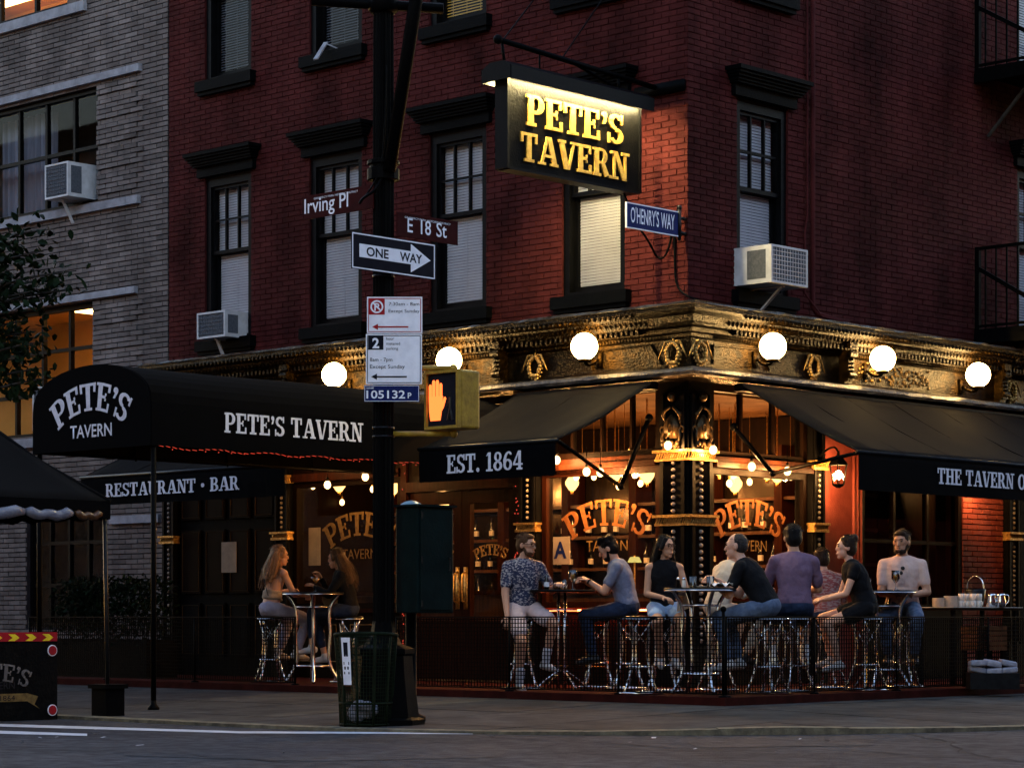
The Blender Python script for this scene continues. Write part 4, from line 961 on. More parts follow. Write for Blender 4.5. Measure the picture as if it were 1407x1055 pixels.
# ---- O'Henry's Way blade
oy0, oy1 = RY(861, -.03), RY(931, -.03); zt_, zb_ = ZZ(295, -.03, oy1), ZZ(324, -.03, oy1)
OH = thing('street_sign', 'blue street name sign O\'HENRY\'S WAY fixed to the building corner', 'street sign', (-.03, oy1, zb_))
m = MB(); m.box(-.036, -.024, oy0, oy1, zb_, zt_+.02); m.build('blade', 'sign_blue', OH)
m = MB()
for (a, b, c, d) in ((oy0,oy1,zt_+.02,zt_+.032),(oy0,oy1,zb_-.012,zb_),(oy0-.012,oy0,zb_-.012,zt_+.032)): m.box(-.04,-.02,a,b,c,d)
m.build('edge', 'sign_white', OH)
sans("O'HENRY'S", (-.0238, oy0+(oy1-oy0)*.07, zb_+.055), (0,1,0), ZUP, (1,0,0), .17, 'sign_white', 'lettering', OH, width=(oy1-oy0)*.55, bold=.008)
sans('WAY', (-.0238, oy0+(oy1-oy0)*.66, zb_+.055), (0,1,0), ZUP, (1,0,0), .17, 'sign_white', 'lettering', OH, width=(oy1-oy0)*.27, bold=.008)
m = MB(); m.tube([(-.03, oy1+.03, zb_-.05), (-.03, oy1+.03, zt_+.07)], .022, 8); m.ball((-.03, oy1+.03, zt_+.08), .03); m.box(-.05,-.01,oy1+.03,-.002,zb_+.02,zb_+.05); m.box(-.05,-.01,oy1+.03,-.002,zt_-.05,zt_-.02); m.build('mount', 'steel_dark', OH, True)
finish(OH)

# ---- window air conditioners
def aircon(name, pl, u0, u1, z0, z1, off, label, strut=True):
    c = P(pl, (u0+u1)/2, 0, z0); r = thing('air_conditioner', label, 'air conditioner', c, group='window air conditioners'); U, N = frame(pl)
    m = MB(); pbox(m, pl, u0, u1, -.2, off-.02, z0, z1); m.build('casing', 'ac_white', r)
    m = MB(); w = .025
    pbox(m,pl,u0,u0+w,off-.02,off,z0,z1); pbox(m,pl,u1-w,u1,off-.02,off,z0,z1); pbox(m,pl,u0+w,u1-w,off-.02,off,z1-w,z1); pbox(m,pl,u0+w,u1-w,off-.02,off,z0,z0+w); m.build('bezel', 'ac_white', r)
    m = MB(); pbox(m, pl, u0+w, u1-w, off-.02, off-.012, z0+w, z1-w)
    for a in (u0-.003, u1+.001): pbox(m, pl, a, a+.002, off*.35, off*.85, z0+.05, z1-.05)
    m.build('coil_grille', 'ac_grille', r)
    m = MB(); k = u0+w+.03
    while k < u1-w: m.tube([P(pl,k,off-.008,z0+w),P(pl,k,off-.008,z1-w)], .004, 4); k += .05
    k = z0+w+.03
    while k < z1-w: m.tube([P(pl,u0+w,off-.006,k),P(pl,u1-w,off-.006,k)], .004, 4); k += .05
    g = m.build('wire_guard', 'ac_white' if pl == 'R' else 'ac_grille', r); g['kind'] = 'stuff'
    if strut:
        m = MB(); m.bar(P(pl,(u0+u1)/2,off-.10,z0), P(pl,(u0+u1)/2-.02,.06,z0-.32), .045, .02); m.bar(P(pl,(u0+u1)/2,off-.08,z0-.012), P(pl,(u0+u1)/2,-.1,z0-.012), .04, .015); m.build('support_strut', 'ac_white', r)
    finish(r); return r
def acp(pl, pxa, pxb, off):
    f = LX if pl == 'L' else RY; return sorted((f(pxa, off), f(pxb, off)))
u0, u1 = acp('R', 1060, 1110, .52); aircon('', 'R', u0, u1, 4.46, 4.88, .52, 'large white air conditioner in the window right of the corner')
u0, u1 = -8.02, -7.45; aircon('', 'L', u0, u1, 4.40, 4.74, .34, 'white air conditioner in the leftmost red wall window')
u0, u1 = LX(134)-.74, LX(134)-.20; aircon('', 'L', u0, u1, 6.62, 7.10, .36, 'air conditioner in the dark window of the tan building')
u0, u1 = LX(127)-1.0, LX(127)-.45; aircon('', 'L', u0, u1, 3.4, 4.02, .30, 'air conditioner partly hidden behind the barrel canopy', strut=False)
m = MB(); x = LX(452); m.bar((x, -.05, 7.98), (x+.06, -.28, 7.72), .06, .02); m.bar((x, -.06, 7.97), (x+.24, -.05, 7.86), .03, .012); meshthing('window_bracket', m, 'limestone', 'empty pale metal bracket on an upper sill', 'bracket')

# ---- fire escape at the right edge
def balcony(z0, label):
    y0 = RY(1338); r = thing('fire_escape', label, 'fire escape', (.5, y0+1.5, z0), group='iron fire escape balconies'); x1 = .95; y1 = y0+3.2; h = 1.08
    m = MB(); m.box(0.01, x1, y0, y1, z0, z0+.06); m.box(.01,x1,y0-.01,y0+.05,z0-.12,z0); m.build('platform', 'iron_black', r)
    for y in (y0+.02, y1-.02):
        m = MB(); m.bar((.02,y,z0+h),(x1,y,z0+h),.04); m.bar((.02,y,z0+.10),(x1,y,z0+.10),.03); k = .16
        while k < x1: m.bar((k,y,z0+.06),(k,y,z0+h),.018); k += .155
        m.bar((.05,y,z0+.06),(.05,y,z0+h+.02),.06); m.bar((.06,y,z0+h-.25),(x1,y,z0+.3),.05); m.build('end_railing', 'iron_black', r)
    m = MB(); m.bar((x1,y0,z0+h),(x1,y1,z0+h),.04); m.bar((x1,y0,z0+.1),(x1,y1,z0+.1),.03); k = y0
    while k < y1: m.bar((x1,k,z0+.06),(x1,k,z0+h),.018); k += .155
    m.build('front_railing', 'iron_black', r)
    m = MB(); m.bar((.02,y0+.3,z0-.75),(x1-.2,y0+.3,z0-.02),.035); m.build('brace', 'bark', r)
    finish(r)
balcony(4.33, 'lower black iron fire escape balcony at the right edge'); balcony(7.62, 'upper black iron fire escape balcony at the top right')

# ---- wall lantern
def lantern(y, z, label):
    r = thing('wall_lantern', label, 'lantern', (.32, y, z), group='wall lanterns on the red front')
    m = MB(); n = 6; pr = [(.07,-.13),(.105,.09)]
    m.lathe([(.02,-.17),(.075,-.14),(.075,-.125)], (0,0,0), 6); m.lathe([(.115,.09),(.12,.11),(.05,.19),(.02,.21),(.015,.26)], (0,0,0), 6)
    for k in range(6): a = 2*math.pi*k/6; m.tube([(.072*math.cos(a),.072*math.sin(a),-.13),(.108*math.cos(a),.108*math.sin(a),.095)], .006, 5)
    m.tube(smooth_pts([(0,0,.24),(-.05,0,.30),(-.16,0,.28),(-.30,0,.18)],4), .012, 6); m.box(-.32,-.30,-.04,.04,.06,.24); m.build('lantern_frame', 'iron_black', r)
    m = MB(); m.lathe([(.066,-.12),(.10,.088)], (0,0,0), 6, cap=False); m.build('pane', 'shop_glass', r)
    m = MB(); m.ball((0,0,-.02), .038, .038, .052, 12, 8); m.build('flame_bulb', 'lantern_light', r, True)
y = RY(1152, .32); lantern(y, ZZ(650, .32, y), 'lit six sided lantern on the red painted wall'); y = RY(1352, .32); lantern(y, 2.42, 'lantern behind the right awning lighting the red brick strip')

# ================================================================== STREET FURNITURE
PX, PY = AT(527, 21.0); PZ = zs(PX, PY)
pole = thing('street_pole', 'tall black fluted street light pole with signs standing at the kerb', 'pole', (PX, PY, PZ))
def world(o, root): o.matrix_parent_inverse = Matrix.Translation(-Vector(root.location)); return o
m = MB(); n = 16
vs = []; hz = (0, 1.0, 4.6, 6.0, 7.6)
for z in hz:
    for k in range(n*2):
        a = math.pi*k/n; rr = (.092 if k % 2 == 0 else .080)*(1 if z < 5 else .94); vs.append((rr*math.cos(a), rr*math.sin(a), z+.55))
fs = []
for i in range(len(hz)-1):
    for k in range(2*n): l = (k+1) % (2*n); fs.append((i*2*n+k, i*2*n+l, (i+1)*2*n+l, (i+1)*2*n+k))
m.add(vs, fs); m.build('shaft', 'iron_black', pole)
m = MB(); m.lathe([(.36,0),(.36,.05),(.31,.07),(.265,.42),(.25,.60),(.27,.62),(.27,.66),(.16,.70),(.11,.80),(.092,.9)], (0,0,0), 8); m.build('cast_base', 'iron_black', pole)
zc = ZZ(236, PX, PY)-PZ
m = MB(); m.lathe([(.125,zc-.08),(.14,zc-.075),(.14,zc+.02),(.12,zc+.03),(.12,zc+.05),(.14,zc+.06),(.14,zc+.09),(.10,zc+.10)], (0,0,0), 16); m.build('collar', 'iron_black', pole)
tb = URIGHT*.30; m = MB(); m.tube([URIGHT*.06+NCAM*.14+Vector((0,0,zc-.02)), tb+NCAM*.2+Vector((0,0,zc+1.5)), tb*2.0+NCAM*.3+Vector((0,0,zc+3.2))], [.055,.06,.06], 10); m.build('diagonal_brace', 'iron_black', pole, True)
z6 = ZZ(6, PX, PY)-PZ; m = MB(); m.tube([URIGHT*-.62+Vector((0,0,z6+.03)), URIGHT*.52+Vector((0,0,z6-.04))], .045, 10); m.lathe([(.11,z6-.08),(.13,z6-.06),(.13,z6+.08),(.1,z6+.1)], (0,0,0), 14); m.build('cross_arm', 'iron_black', pole, True)
m = MB(); m.tube(smooth_pts([NCAM*.10+Vector((0,0,zc-.05)), NCAM*.15-URIGHT*.06+Vector((0,0,zc-.18)), NCAM*.14-URIGHT*.16+Vector((0,0,zc-.25)), NCAM*.13-URIGHT*.20+Vector((0,0,zc-.30))],5), .012, 6); m.tube(smooth_pts([NCAM*.10+URIGHT*.03+Vector((0,0,zc+.9)), NCAM*.13+URIGHT*.02+Vector((0,0,zc+.4)), NCAM*.12-URIGHT*.02+Vector((0,0,zc)), NCAM*.13-URIGHT*.15+Vector((0,0,zc-.24))],5), .008, 6); m.build('loose_cable', 'iron_black', pole, True)
# electrical cable and banding on the pole
m = MB(); 
for z in (ZZ(600,PX,PY)-PZ, ZZ(588,PX,PY)-PZ, ZZ(380,PX,PY)-PZ, ZZ(530,PX,PY)-PZ): m.lathe([(.097,z-.008),(.099,z),(.097,z+.008)], (0,0,0), 20)
m.build('banding', 'steel_dark', pole)

def blade(px0, px1, pyt, pyb, axis, at, face, edge, label, body, lines, name='street_sign', cat='street sign', th=.006, corner=0):
    """flat sign on the pole; axis 'x' or 'y' is the direction it runs in"""
    f = (lambda p: LX(p, -at)) if axis == 'x' else (lambda p: RY(p, at))
    u0, u1 = f(px0), f(px1); mx = (u0+u1)/2; xx, yy = (mx, at) if axis == 'x' else (at, mx)
    zt, zb = ZZ(pyt, xx, yy), ZZ(pyb, xx, yy); U = Vector((1,0,0)) if axis == 'x' else Vector((0,1,0)); N = Vector((0,-1,0)) if axis == 'x' else Vector((1,0,0))
    r = thing(name, label, cat, (xx, yy, zb)); w = abs(u1-u0); h = zt-zb
    m = MB(); m.obox(Vector((0,0,h/2)), U, ZUP, N, w/2, h/2, th/2); m.build('blade', face, r)
    m = MB(); e = .012
    for s in (-1, 1): m.obox(Vector((0,0,h/2))+U*s*(w/2-e), U, ZUP, N, e*.45, h/2-e*.6, th/2+.002); m.obox(Vector((0,0,h/2+s*(h/2-e))), U, ZUP, N, w/2-e*1.45, e*.45, th/2+.002)
    m.build('border', edge, r)
    m = MB(); m.obox(Vector((0,0,h/2))-N*.04, U, ZUP, N, .03, .05, .04); m.build('clamp', 'steel_dark', r)
    lines(r, U, N, w, h); return r
def txt(r, s, U, N, u, z, h, mat, w=None, bold=.0, al='CENTER', dd=.006): return sans(s, U*u+Vector((0,0,z)), U, ZUP, N, h, mat, 'lettering', r, width=w, align=al, bold=bold, depth=dd)
blade(416, 514, 262, 295, 'x', PY-.10, 'sign_brown', 'sign_brown', 'brown street name blade reading Irving Pl left of the pole', None,
      lambda r, U, N, w, h: (txt(r, 'Irving Pl', U, N, -w/2+.03, .055, .135, 'sign_white', w*.62, .008, 'LEFT'), txt(r, 'GRAMERCY PARK HISTORIC DISTRICT', U, N, -.02, h-.045, .018, 'sign_white', w*.62)))
blade(545, 629, 298, 331, 'y', PX+.12, 'sign_brown', 'sign_brown', 'brown street name blade reading E 18 St right of the pole', None,
      lambda r, U, N, w, h: (txt(r, 'E', U, N, -w*.33, .05, .13, 'sign_white', w*.085, .008, 'LEFT'), txt(r, '18', U, N, -w*.115, .05, .13, 'sign_white', w*.165, .008, 'LEFT'), txt(r, 'St', U, N, w*.14, .05, .13, 'sign_white', w*.17, .008, 'LEFT'), txt(r, 'GRAMERCY PARK HISTORIC DISTRICT', U, N, 0, h-.045, .018, 'sign_white', w*.75)))
def oneway(r, U, N, w, h):
    m = MB(); m.prism([(-w*.41,h*.34),(w*.20,h*.34),(w*.20,h*.12),(w*.44,h*.52),(w*.20,h*.90),(w*.20,h*.70),(-w*.41,h*.70)], N*.003, U, ZUP, N, .003); m.build('arrow', 'sign_white', r)
    txt(r, 'ONE', U, N, -w*.20, h*.40, h*.25, 'sign_ink', w*.26, .02, dd=.0075); txt(r, 'WAY', U, N, w*.20, h*.40, h*.25, 'sign_ink', w*.27, .02, dd=.0075)
blade(483, 598, 327, 377, 'y', PX+.14, 'sign_ink', 'sign_white', 'black and white ONE WAY arrow sign on the pole', None, oneway, name='traffic_sign', cat='traffic sign')

# parking regulation panel and zone plate, facing the camera
def facing(px, pyt, pyb, wpx, D, mat, name, label, cat):
    x, y = AT(px, D); zt, zb = CZ+(848-pyt)*D/FPX, CZ+(848-pyb)*D/FPX; r = thing(name, label, cat, (x, y, zb)); w = wpx*D/FPX; h = zt-zb
    m = MB(); m.obox(Vector((0,0,h/2)), URIGHT, ZUP, NCAM, w/2, h/2, .004); m.build('panel', mat, r); return r, w, h
U, N = URIGHT, NCAM; DP = 20.84
def arrow(r, x0, x1, z, mat, t=.012):
    m = MB(); m.prism([(x0,z),(x0+.05,z+.026),(x0+.05,z+t/2),(x1,z+t/2),(x1,z-t/2),(x0+.05,z-t/2),(x0+.05,z-.026)][::-1], N*.005, U, ZUP, N, .002); fixn(m.build('arrow', mat, r))
def rim(r, w, h, mat, t=.006, ins=.014):
    m = MB()
    for s in (-1,1): m.obox(Vector((0,0,h/2))+U*s*(w/2-ins), U, ZUP, N, t/2, h/2-ins-t, .006); m.obox(Vector((0,0,h/2+s*(h/2-ins))), U, ZUP, N, w/2-ins+t/2, t/2, .0062)
    m.build('border', mat, r)
r, w, h = facing(542.5, 408, 458, 76, DP, 'sign_white', 'parking_sign', 'white no parking sign with red symbol and red arrow', 'parking sign'); rim(r, w, h, 'sign_red')
m = MB(); m.obox(U*(-w/2+.085)+Vector((0,0,h-.085)), U, ZUP, N, .068, .068, .0055); m.build('red_square', 'sign_red', r)
def ring(c, ra, rb, mat, nm, dz=.0075, n=24):
    m = MB()
    for st in arc(0,0,ra,ra,0,360,ra-rb,ra-rb,n): m.prism(st[::-1], c+N*.004, U, ZUP, N, dz-.004)
    fixn(m.build(nm, mat, r))
cc = U*(-w/2+.085)+Vector((0,0,h-.085)); ring(cc, .056, .042, 'sign_white', 'prohibition_ring'); txt(r, 'P', U, N, -w/2+.085, h-.118, .066, 'sign_white', None, .02, dd=.0072)
m = MB(); m.obox(cc+N*.002, (U+ZUP*-1), (U+ZUP), N, .048, .006, .0065); m.build('slash', 'sign_white', r)
txt(r, '7:30am - 8am', U, N, w*.17, h-.075, .030, 'sign_ink', w*.55); txt(r, 'Except Sunday', U, N, w*.17, h-.135, .030, 'sign_ink', w*.56); arrow(r, -w/2+.045, w/2-.12, .055, 'sign_red')
r, w, h = facing(541.5, 459, 528, 77, DP, 'sign_white', 'parking_sign', 'white two hour metered parking sign with black arrow', 'parking sign'); rim(r, w, h, 'sign_ink')
m = MB(); m.obox(U*(-w/2+.085)+Vector((0,0,h-.075)), U, ZUP, N, .066, .06, .0055); m.build('number_square', 'sign_ink', r)
txt(r, '2', U, N, -w/2+.085, h-.12, .088, 'sign_white', None, .03, dd=.0072)
for k, s in enumerate(('hour', 'metered', 'parking')): txt(r, s, U, N, -w/2+.175, h-.052-.042*k, .026, 'sign_ink', None, 0, 'LEFT')
txt(r, '8am - 7pm', U, N, -w/2+.035, h-.235, .033, 'sign_ink', None, .004, 'LEFT'); txt(r, 'Except Sunday', U, N, -w/2+.035, h-.295, .033, 'sign_ink', w*.62, .004, 'LEFT'); arrow(r, -w/2+.045, w/2-.13, .065, 'sign_ink')
r, w, h = facing(538.5, 529, 552, 76, DP, 'sign_blue', 'zone_plate', 'small blue parking zone plate numbered 105132P', 'zone plate'); rim(r, w, h, 'sign_white', .004, .006)
txt(r, '105132', U, N, -w/2+.02, .03, .070, 'sign_white', w*.70, .016, 'LEFT'); txt(r, 'P', U, N, w/2-.10, .03, .05, 'sign_white', None, .016, 'LEFT'); txt(r, 'zone#', U, N, -w/2+.02, h-.032, .018, 'sign_white', None, .01, 'LEFT')

# ---- pedestrian signal
sx, sy = AT(619, 20.95); zb, zt = ZZ(590, sx, sy), ZZ(510, sx, sy); hs = zt-zb
sig = thing('pedestrian_signal', 'yellow pedestrian signal showing a lit orange hand', 'traffic signal', (sx, sy, zb))
U, N = Vector((1,0,0)), Vector((0,-1,0)); hw = .205
m = MB(); m.box(-hw, hw, -.08, .16, 0, hs); q = m.build('housing', 'signal_yellow', sig); bv = q.modifiers.new('b', 'BEVEL'); bv.width = .02; bv.segments = 2
m = MB()
for (a, b, c, d) in ((-hw,-hw+.025,0,hs),(hw-.025,hw,0,hs),(-hw+.025,hw-.025,hs-.025,hs),(-hw+.025,hw-.025,0,.025)): m.box(a,b,-.115,-.078,c,d)
m.build('visor_frame', 'signal_yellow', sig)
m = MB(); m.box(-hw+.025,hw-.025,-.09,-.081,.025,hs-.025); m.build('lens', 'sign_ink', sig)
m = MB(); cx = -.085; base = .075
m.prism([(cx-.065,base),(cx+.055,base),(cx+.075,base+.10),(cx+.085,base+.21),(cx-.085,base+.21),(cx-.08,base+.08)], (0,-.09,0), U, ZUP, N, .004)
for k, (o, l) in enumerate(((-.067,.10),(-.026,.135),(.018,.135),(.060,.105))): m.prism([(cx+o-.017,base+.2105),(cx+o+.017,base+.2105),(cx+o+.017,base+.20+l),(cx+o+.009,base+.215+l),(cx+o-.009,base+.215+l),(cx+o-.017,base+.20+l)], (0,-.09,0), U, ZUP, N, .004)
m.prism([(cx+.0755,base+.085),(cx+.095,base+.11),(cx+.125,base+.185),(cx+.115,base+.2),(cx+.098,base+.195),(cx+.0845,base+.16)], (0,-.09,0), U, ZUP, N, .004)
m.build('hand_symbol', 'hand_orange', sig)
m = MB(); m.ball((.09,-.087,.30), .022, .004, .026, 10, 6); m.tube([(.09,-.087,.27),(.09,-.087,.17),(.12,-.087,.07)], .016, 6); m.tube([(.09,-.087,.17),(.06,-.087,.07)], .016, 6); m.tube([(.09,-.087,.25),(.055,-.087,.19)], .010, 6); m.build('walking_symbol', 'steel_dark', sig)
for z_ in (-.035, hs+.03):
    m = MB(); a = Vector((0,.04,z_)); b = Vector((PX-sx+.06, PY-sy+.05, z_)); m.tube([a, b], .024, 10); m.ball(a, .036); m.tube([(0,.04,z_),(0,.04,z_*.2+(hs if z_ > 0 else 0)*.8)], .026, 8); m.build('mounting_arm', 'signal_yellow', sig, True)

# ---- green control cabinet on the pole and blue dome
gx, gy = AT(588, 21.25); zb, zt = ZZ(842, gx, gy), ZZ(697, gx, gy)
gb = thing('signal_cabinet', 'dark green metal control cabinet strapped to the street pole', 'control box', (gx, gy, zb)); hh = zt-zb
m = MB(); m.box(-.16, .12, -.24, .20, 0, hh); q = m.build('cabinet', 'box_green', gb); bv = q.modifiers.new('b', 'BEVEL'); bv.width = .012; bv.segments = 2
m = MB(); m.box(.12, .132, -.215, .175, .03, hh-.03); q = m.build('cabinet_door', 'box_green', gb)
m = MB(); m.box(-.18, .145, -.26, .22, hh, hh+.018); m.build('lid', 'box_green', gb)
m = MB(); m.tube([(.135,.13,hh*.4),(.15,.13,hh*.4),(.15,.13,hh*.52),(.135,.13,hh*.52)], .008, 6)
for z_ in (.08, hh*.5, hh-.08): m.tube([(.134,-.20,z_-.03),(.134,-.20,z_+.03)], .009, 6)
m.build('latch', 'steel_dark', gb)
m = MB(); m.box(PX-gx-.09, -.16, -.12, -.02, hh*.2, hh*.28); m.box(PX-gx-.09, -.16, -.12, -.02, hh*.75, hh*.83); m.build('strap_bracket', 'iron_black', gb)
dx, dy = AT(565, 21.5); dz = ZZ(700, dx, dy)
dm = thing('call_box', 'round blue dome topped post behind the green cabinet', 'call box', (dx, dy, zs(dx, dy)))
m = MB(); prof_ = [(.10*math.cos(R2(a))*1.28, dz-zs(dx,dy)-.02+.10*math.sin(R2(a))) for a in range(0, 90, 10)]+[(.004, dz-zs(dx,dy)+.082)]; m.lathe(prof_, (0,0,0), 18); m.build('dome', 'dome_blue', dm, True)
m = MB(); hz_ = dz-zs(dx,dy)-.02; m.lathe([(.13,0),(.13,.04),(.05,.08),(.05,hz_-.25),(.11,hz_-.22),(.135,hz_-.02),(.135,hz_)], (0,0,0), 16); m.build('post', 'iron_black', dm, True)

# ---- wire litter bin, slightly leaning rim, bag and sticker
bx, by = AT(503, 20.75); bz = zs(bx, by)
bin_ = thing('litter_bin', 'dented dark green wire litter basket beside the street pole', 'litter bin', (bx, by, bz), rz=R2(10)); H = .80
rb, rt = .215, .265
m = MB()
def rr(z): return rb+(rt-rb)*(z/H)**1.3
for z, t in ((.02,.012),(.20,.014),(.78,.018)): m.tube([(rr(z)*math.cos(2*math.pi*k/28), rr(z)*math.sin(2*math.pi*k/28), z+(.015*math.cos(2*math.pi*k/28+1) if z > .7 else 0)) for k in range(28)], t/1.0 if z > .7 else t*.8, 6, closed=True)
for k in range(10):
    a = 2*math.pi*k/10; m.tube([(rr(z)*math.cos(a), rr(z)*math.sin(a), z) for z in (.0,.2,.5,.79)], .011, 6)
m.build('hoop_frame', 'bin_green', bin_, True)
m = MB()
for k in range(56):
    a = 2*math.pi*k/56; m.tube([(rr(z)*.985*math.cos(a+.004*z), rr(z)*.985*math.sin(a), z) for z in (.01,.4,.78)], .0035, 4, cap=False)
for k in range(24): z = .05+k*.031; m.tube([(rr(z)*.98*math.cos(2*math.pi*j/24), rr(z)*.98*math.sin(2*math.pi*j/24), z) for j in range(24)], .003, 4, closed=True)
q = m.build('wire_mesh', 'bin_green', bin_); q['kind'] = 'stuff'
m = MB(); m.lathe([(rb-.02,.012),(rb-.01,.025)], (0,0,0), 20); m.build('floor_plate', 'bin_green', bin_)
m = MB()
for k in range(14): m.ball((random.uniform(-.10,.10), random.uniform(-.12,.05), .08+random.uniform(0,.10)), random.uniform(.04,.08), random.uniform(.04,.07), random.uniform(.03,.06), 8, 6)
bg_ = m.build('crumpled_paper', 'bag_white', bin_, True); rm = bg_.modifiers.new('r', 'REMESH'); rm.mode = 'VOXEL'; rm.voxel_size = .018
m = MB(); d = (NCAM*.8-URIGHT*.6); a0_ = math.atan2(d.y, d.x)-R2(10)
for i in range(5):
    for j in range(2): 
        pass
pts = []
for z in (.36, .76):
    for k in range(5): a = a0_-.18+.36*k/4; pts.append((rr(z)*1.045*math.cos(a), rr(z)*1.045*math.sin(a), z))
m.add(pts, [(k, k+1, 5+k+1, 5+k) for k in range(4)]); st = m.build('sticker', 'sign_white', bin_)
m = MB()
for (z0, z1, w_) in ((.60,.72,.09),(.53,.555,.12),(.49,.515,.10),(.45,.47,.12)):
    pts = [(rr(z)*1.052*math.cos(a0_+s*w_), rr(z)*1.052*math.sin(a0_+s*w_), z) for z in (z0, z1) for s in (-1, 1)]; m.add(pts, [(0,1,3,2)])
m.build('printed_mark', 'sign_ink', bin_)

# ---- dining tent at the left
TX, TY = LX(152, 6.5), -6.5; tz = zs(TX, -6.4)
tent = thing('dining_tent', 'black peaked dining tent with rolled clear side curtain at the left edge', 'tent', (TX, TY, tz)); ze = 1.86-tz; Lt = 1.9; pk = Vector((-.95, -.95, 2.72-tz))
cs = [Vector((0,0,ze)), Vector((-Lt,0,ze)), Vector((-Lt,-Lt,ze)), Vector((0,-Lt,ze))]
m = MB(); n = 8
for s in range(4):
    a, b = cs[s], cs[(s+1) % 4]; vs = []
    for i in range(n+1):
        for j in range(n+1):
            t = i/n; e = a.lerp(b, j/n); p = e.lerp(pk, t); p.z -= .06*math.sin(math.pi*t)*(.4+.6*math.sin(math.pi*j/n)); vs.append(p)
    m.add(vs, [(i*(n+1)+j, i*(n+1)+j+1, (i+1)*(n+1)+j+1, (i+1)*(n+1)+j) for i in range(n) for j in range(n)])
q = m.build('roof_cloth', 'fabric_top', tent, True); s_ = q.modifiers.new('t', 'SOLIDIFY'); s_.thickness = .006
m = MB()
for s in range(4):
    a, b = cs[s], cs[(s+1) % 4]; vs = []
    for j in range(13): e = a.lerp(b, j/12); vs += [e+Vector((0,0,-.005)), e+Vector((0,0,-.17-.02*math.sin(j*2.6)))]
    m.add(vs, [(2*j, 2*j+2, 2*j+3, 2*j+1) for j in range(12)])
m.build('valance', 'fabric_black', tent)
for s in range(4):
    c = cs[s]; zg = (tz if s in (0, 1) else ZROAD)-tz; off = Vector((-.04 if c.x > -.5 else .04, -.04 if c.y > -.5 else .04, 0))
    m = MB(); m.tube([Vector((c.x+(.055 if s == 0 else 0), c.y, zg+.02))+off, Vector((c.x, c.y, ze))+off], .020, 8); m.build('leg', 'steel_dark', tent, True)
    m = MB(); wx, wy = c.x+off.x+(.055 if s == 0 else 0), c.y+off.y; m.box(wx-.11, wx+.11, wy-.11, wy+.11, zg, zg+.26); m.box(wx-.135, wx+.135, wy-.135, wy+.135, zg+.2605, zg+.30); m.build('weight_block', 'iron_black', tent)
    m = MB(); m.tube([c, c.lerp(pk, .5)+Vector((0,0,-.05)), pk], .022, 6); m.build('roof_rib', 'fabric_top', tent, True)
for (ya, yb_, mt, rr_) in ((-.12,-.42,'bag_white',.035),(-.46,-.98,'vinyl_clear',.048),(-1.0,-1.85,'vinyl_clear',.055)):
    m = MB(); pts = [Vector((.02, ya+(yb_-ya)*k/9, ze-.13+.012*math.sin(k*1.7)-.02*math.sin(math.pi*k/9))) for k in range(10)]; m.tube(pts, [rr_*(.6 if k in (0,9) else .9+.2*random.random()) for k in range(10)], 10); m.build('rolled_curtain', mt if mt != 'bag_white' else 'wood_bar', tent, True)

# ---- roadside barrier with lettering and chevrons
qx, qy = LX(79, 6.98), -6.98
bar = thing('roadside_barrier', 'black dining barrier with faded lettering, chevron strip and round red reflectors', 'barrier', (qx, qy, ZROAD))
hb = ZZ(879, qx, qy)-ZROAD
m = MB(); m.box(-.35, 0, -1.9, 0, 0, hb); m.build('planter_box', 'sign_black', bar)
m = MB(); m.box(-.33, -.02, -1.88, -.02, hb, hb+.01); m.build('soil', 'hedge_green', bar)
m = MB(); m.box(.0005, .006, -1.88, -.005, hb-.01, hb+.075); m.build('reflective_strip', 'sign_red', bar)
for k in range(9):
    y = -.10-.19*k; m = MB(); m.prism([(y,.005),(y+.05,.035),(y,.068),(y-.075,.068),(y-.025,.035),(y-.075,.005)], (.004,0,hb-.01), (0,1,0), ZUP, (1,0,0), .004); fixn(m.build('chevron', 'reflect_yellow', bar))
for z_ in (hb*.87, hb*.12):
    m = MB(); m.tube([(.0,-.06,z_),(.012,-.06,z_)], .045, 16); rf = m.build('reflector', 'sign_red', bar); m = MB(); m.tube([(.0,-.06,z_),(.008,-.06,z_)], .053, 16); m.build('reflector_rim', 'sign_white', bar)
slab("PETE'S", (.002, -.66, hb*.50), (0,1,0), ZUP, (1,0,0), .16, .66, .002, arch=.7).build('lettering', 'tan_brick', bar)
sans('TAVERN', (.002, -.66, hb*.40), (0,1,0), ZUP, (1,0,0), .07, 'tan_mortar', 'lettering', bar, width=.36, align='CENTER')
m = MB(); m.prism([(-1.02,hb*.24),(-.34,hb*.24),(-.20,hb*.14),(-.26,hb*.20),(-.22,hb*.30),(-.34,hb*.34),(-1.02,hb*.34)], (.001,0,0), (0,1,0), ZUP, (1,0,0), .003); fixn(m.build('ribbon', 'gold_line', bar))
sans('EST. 1864', (.0045, -.66, hb*.255), (0,1,0), ZUP, (1,0,0), .05, 'sign_ink', 'lettering', bar, width=.36, align='CENTER')

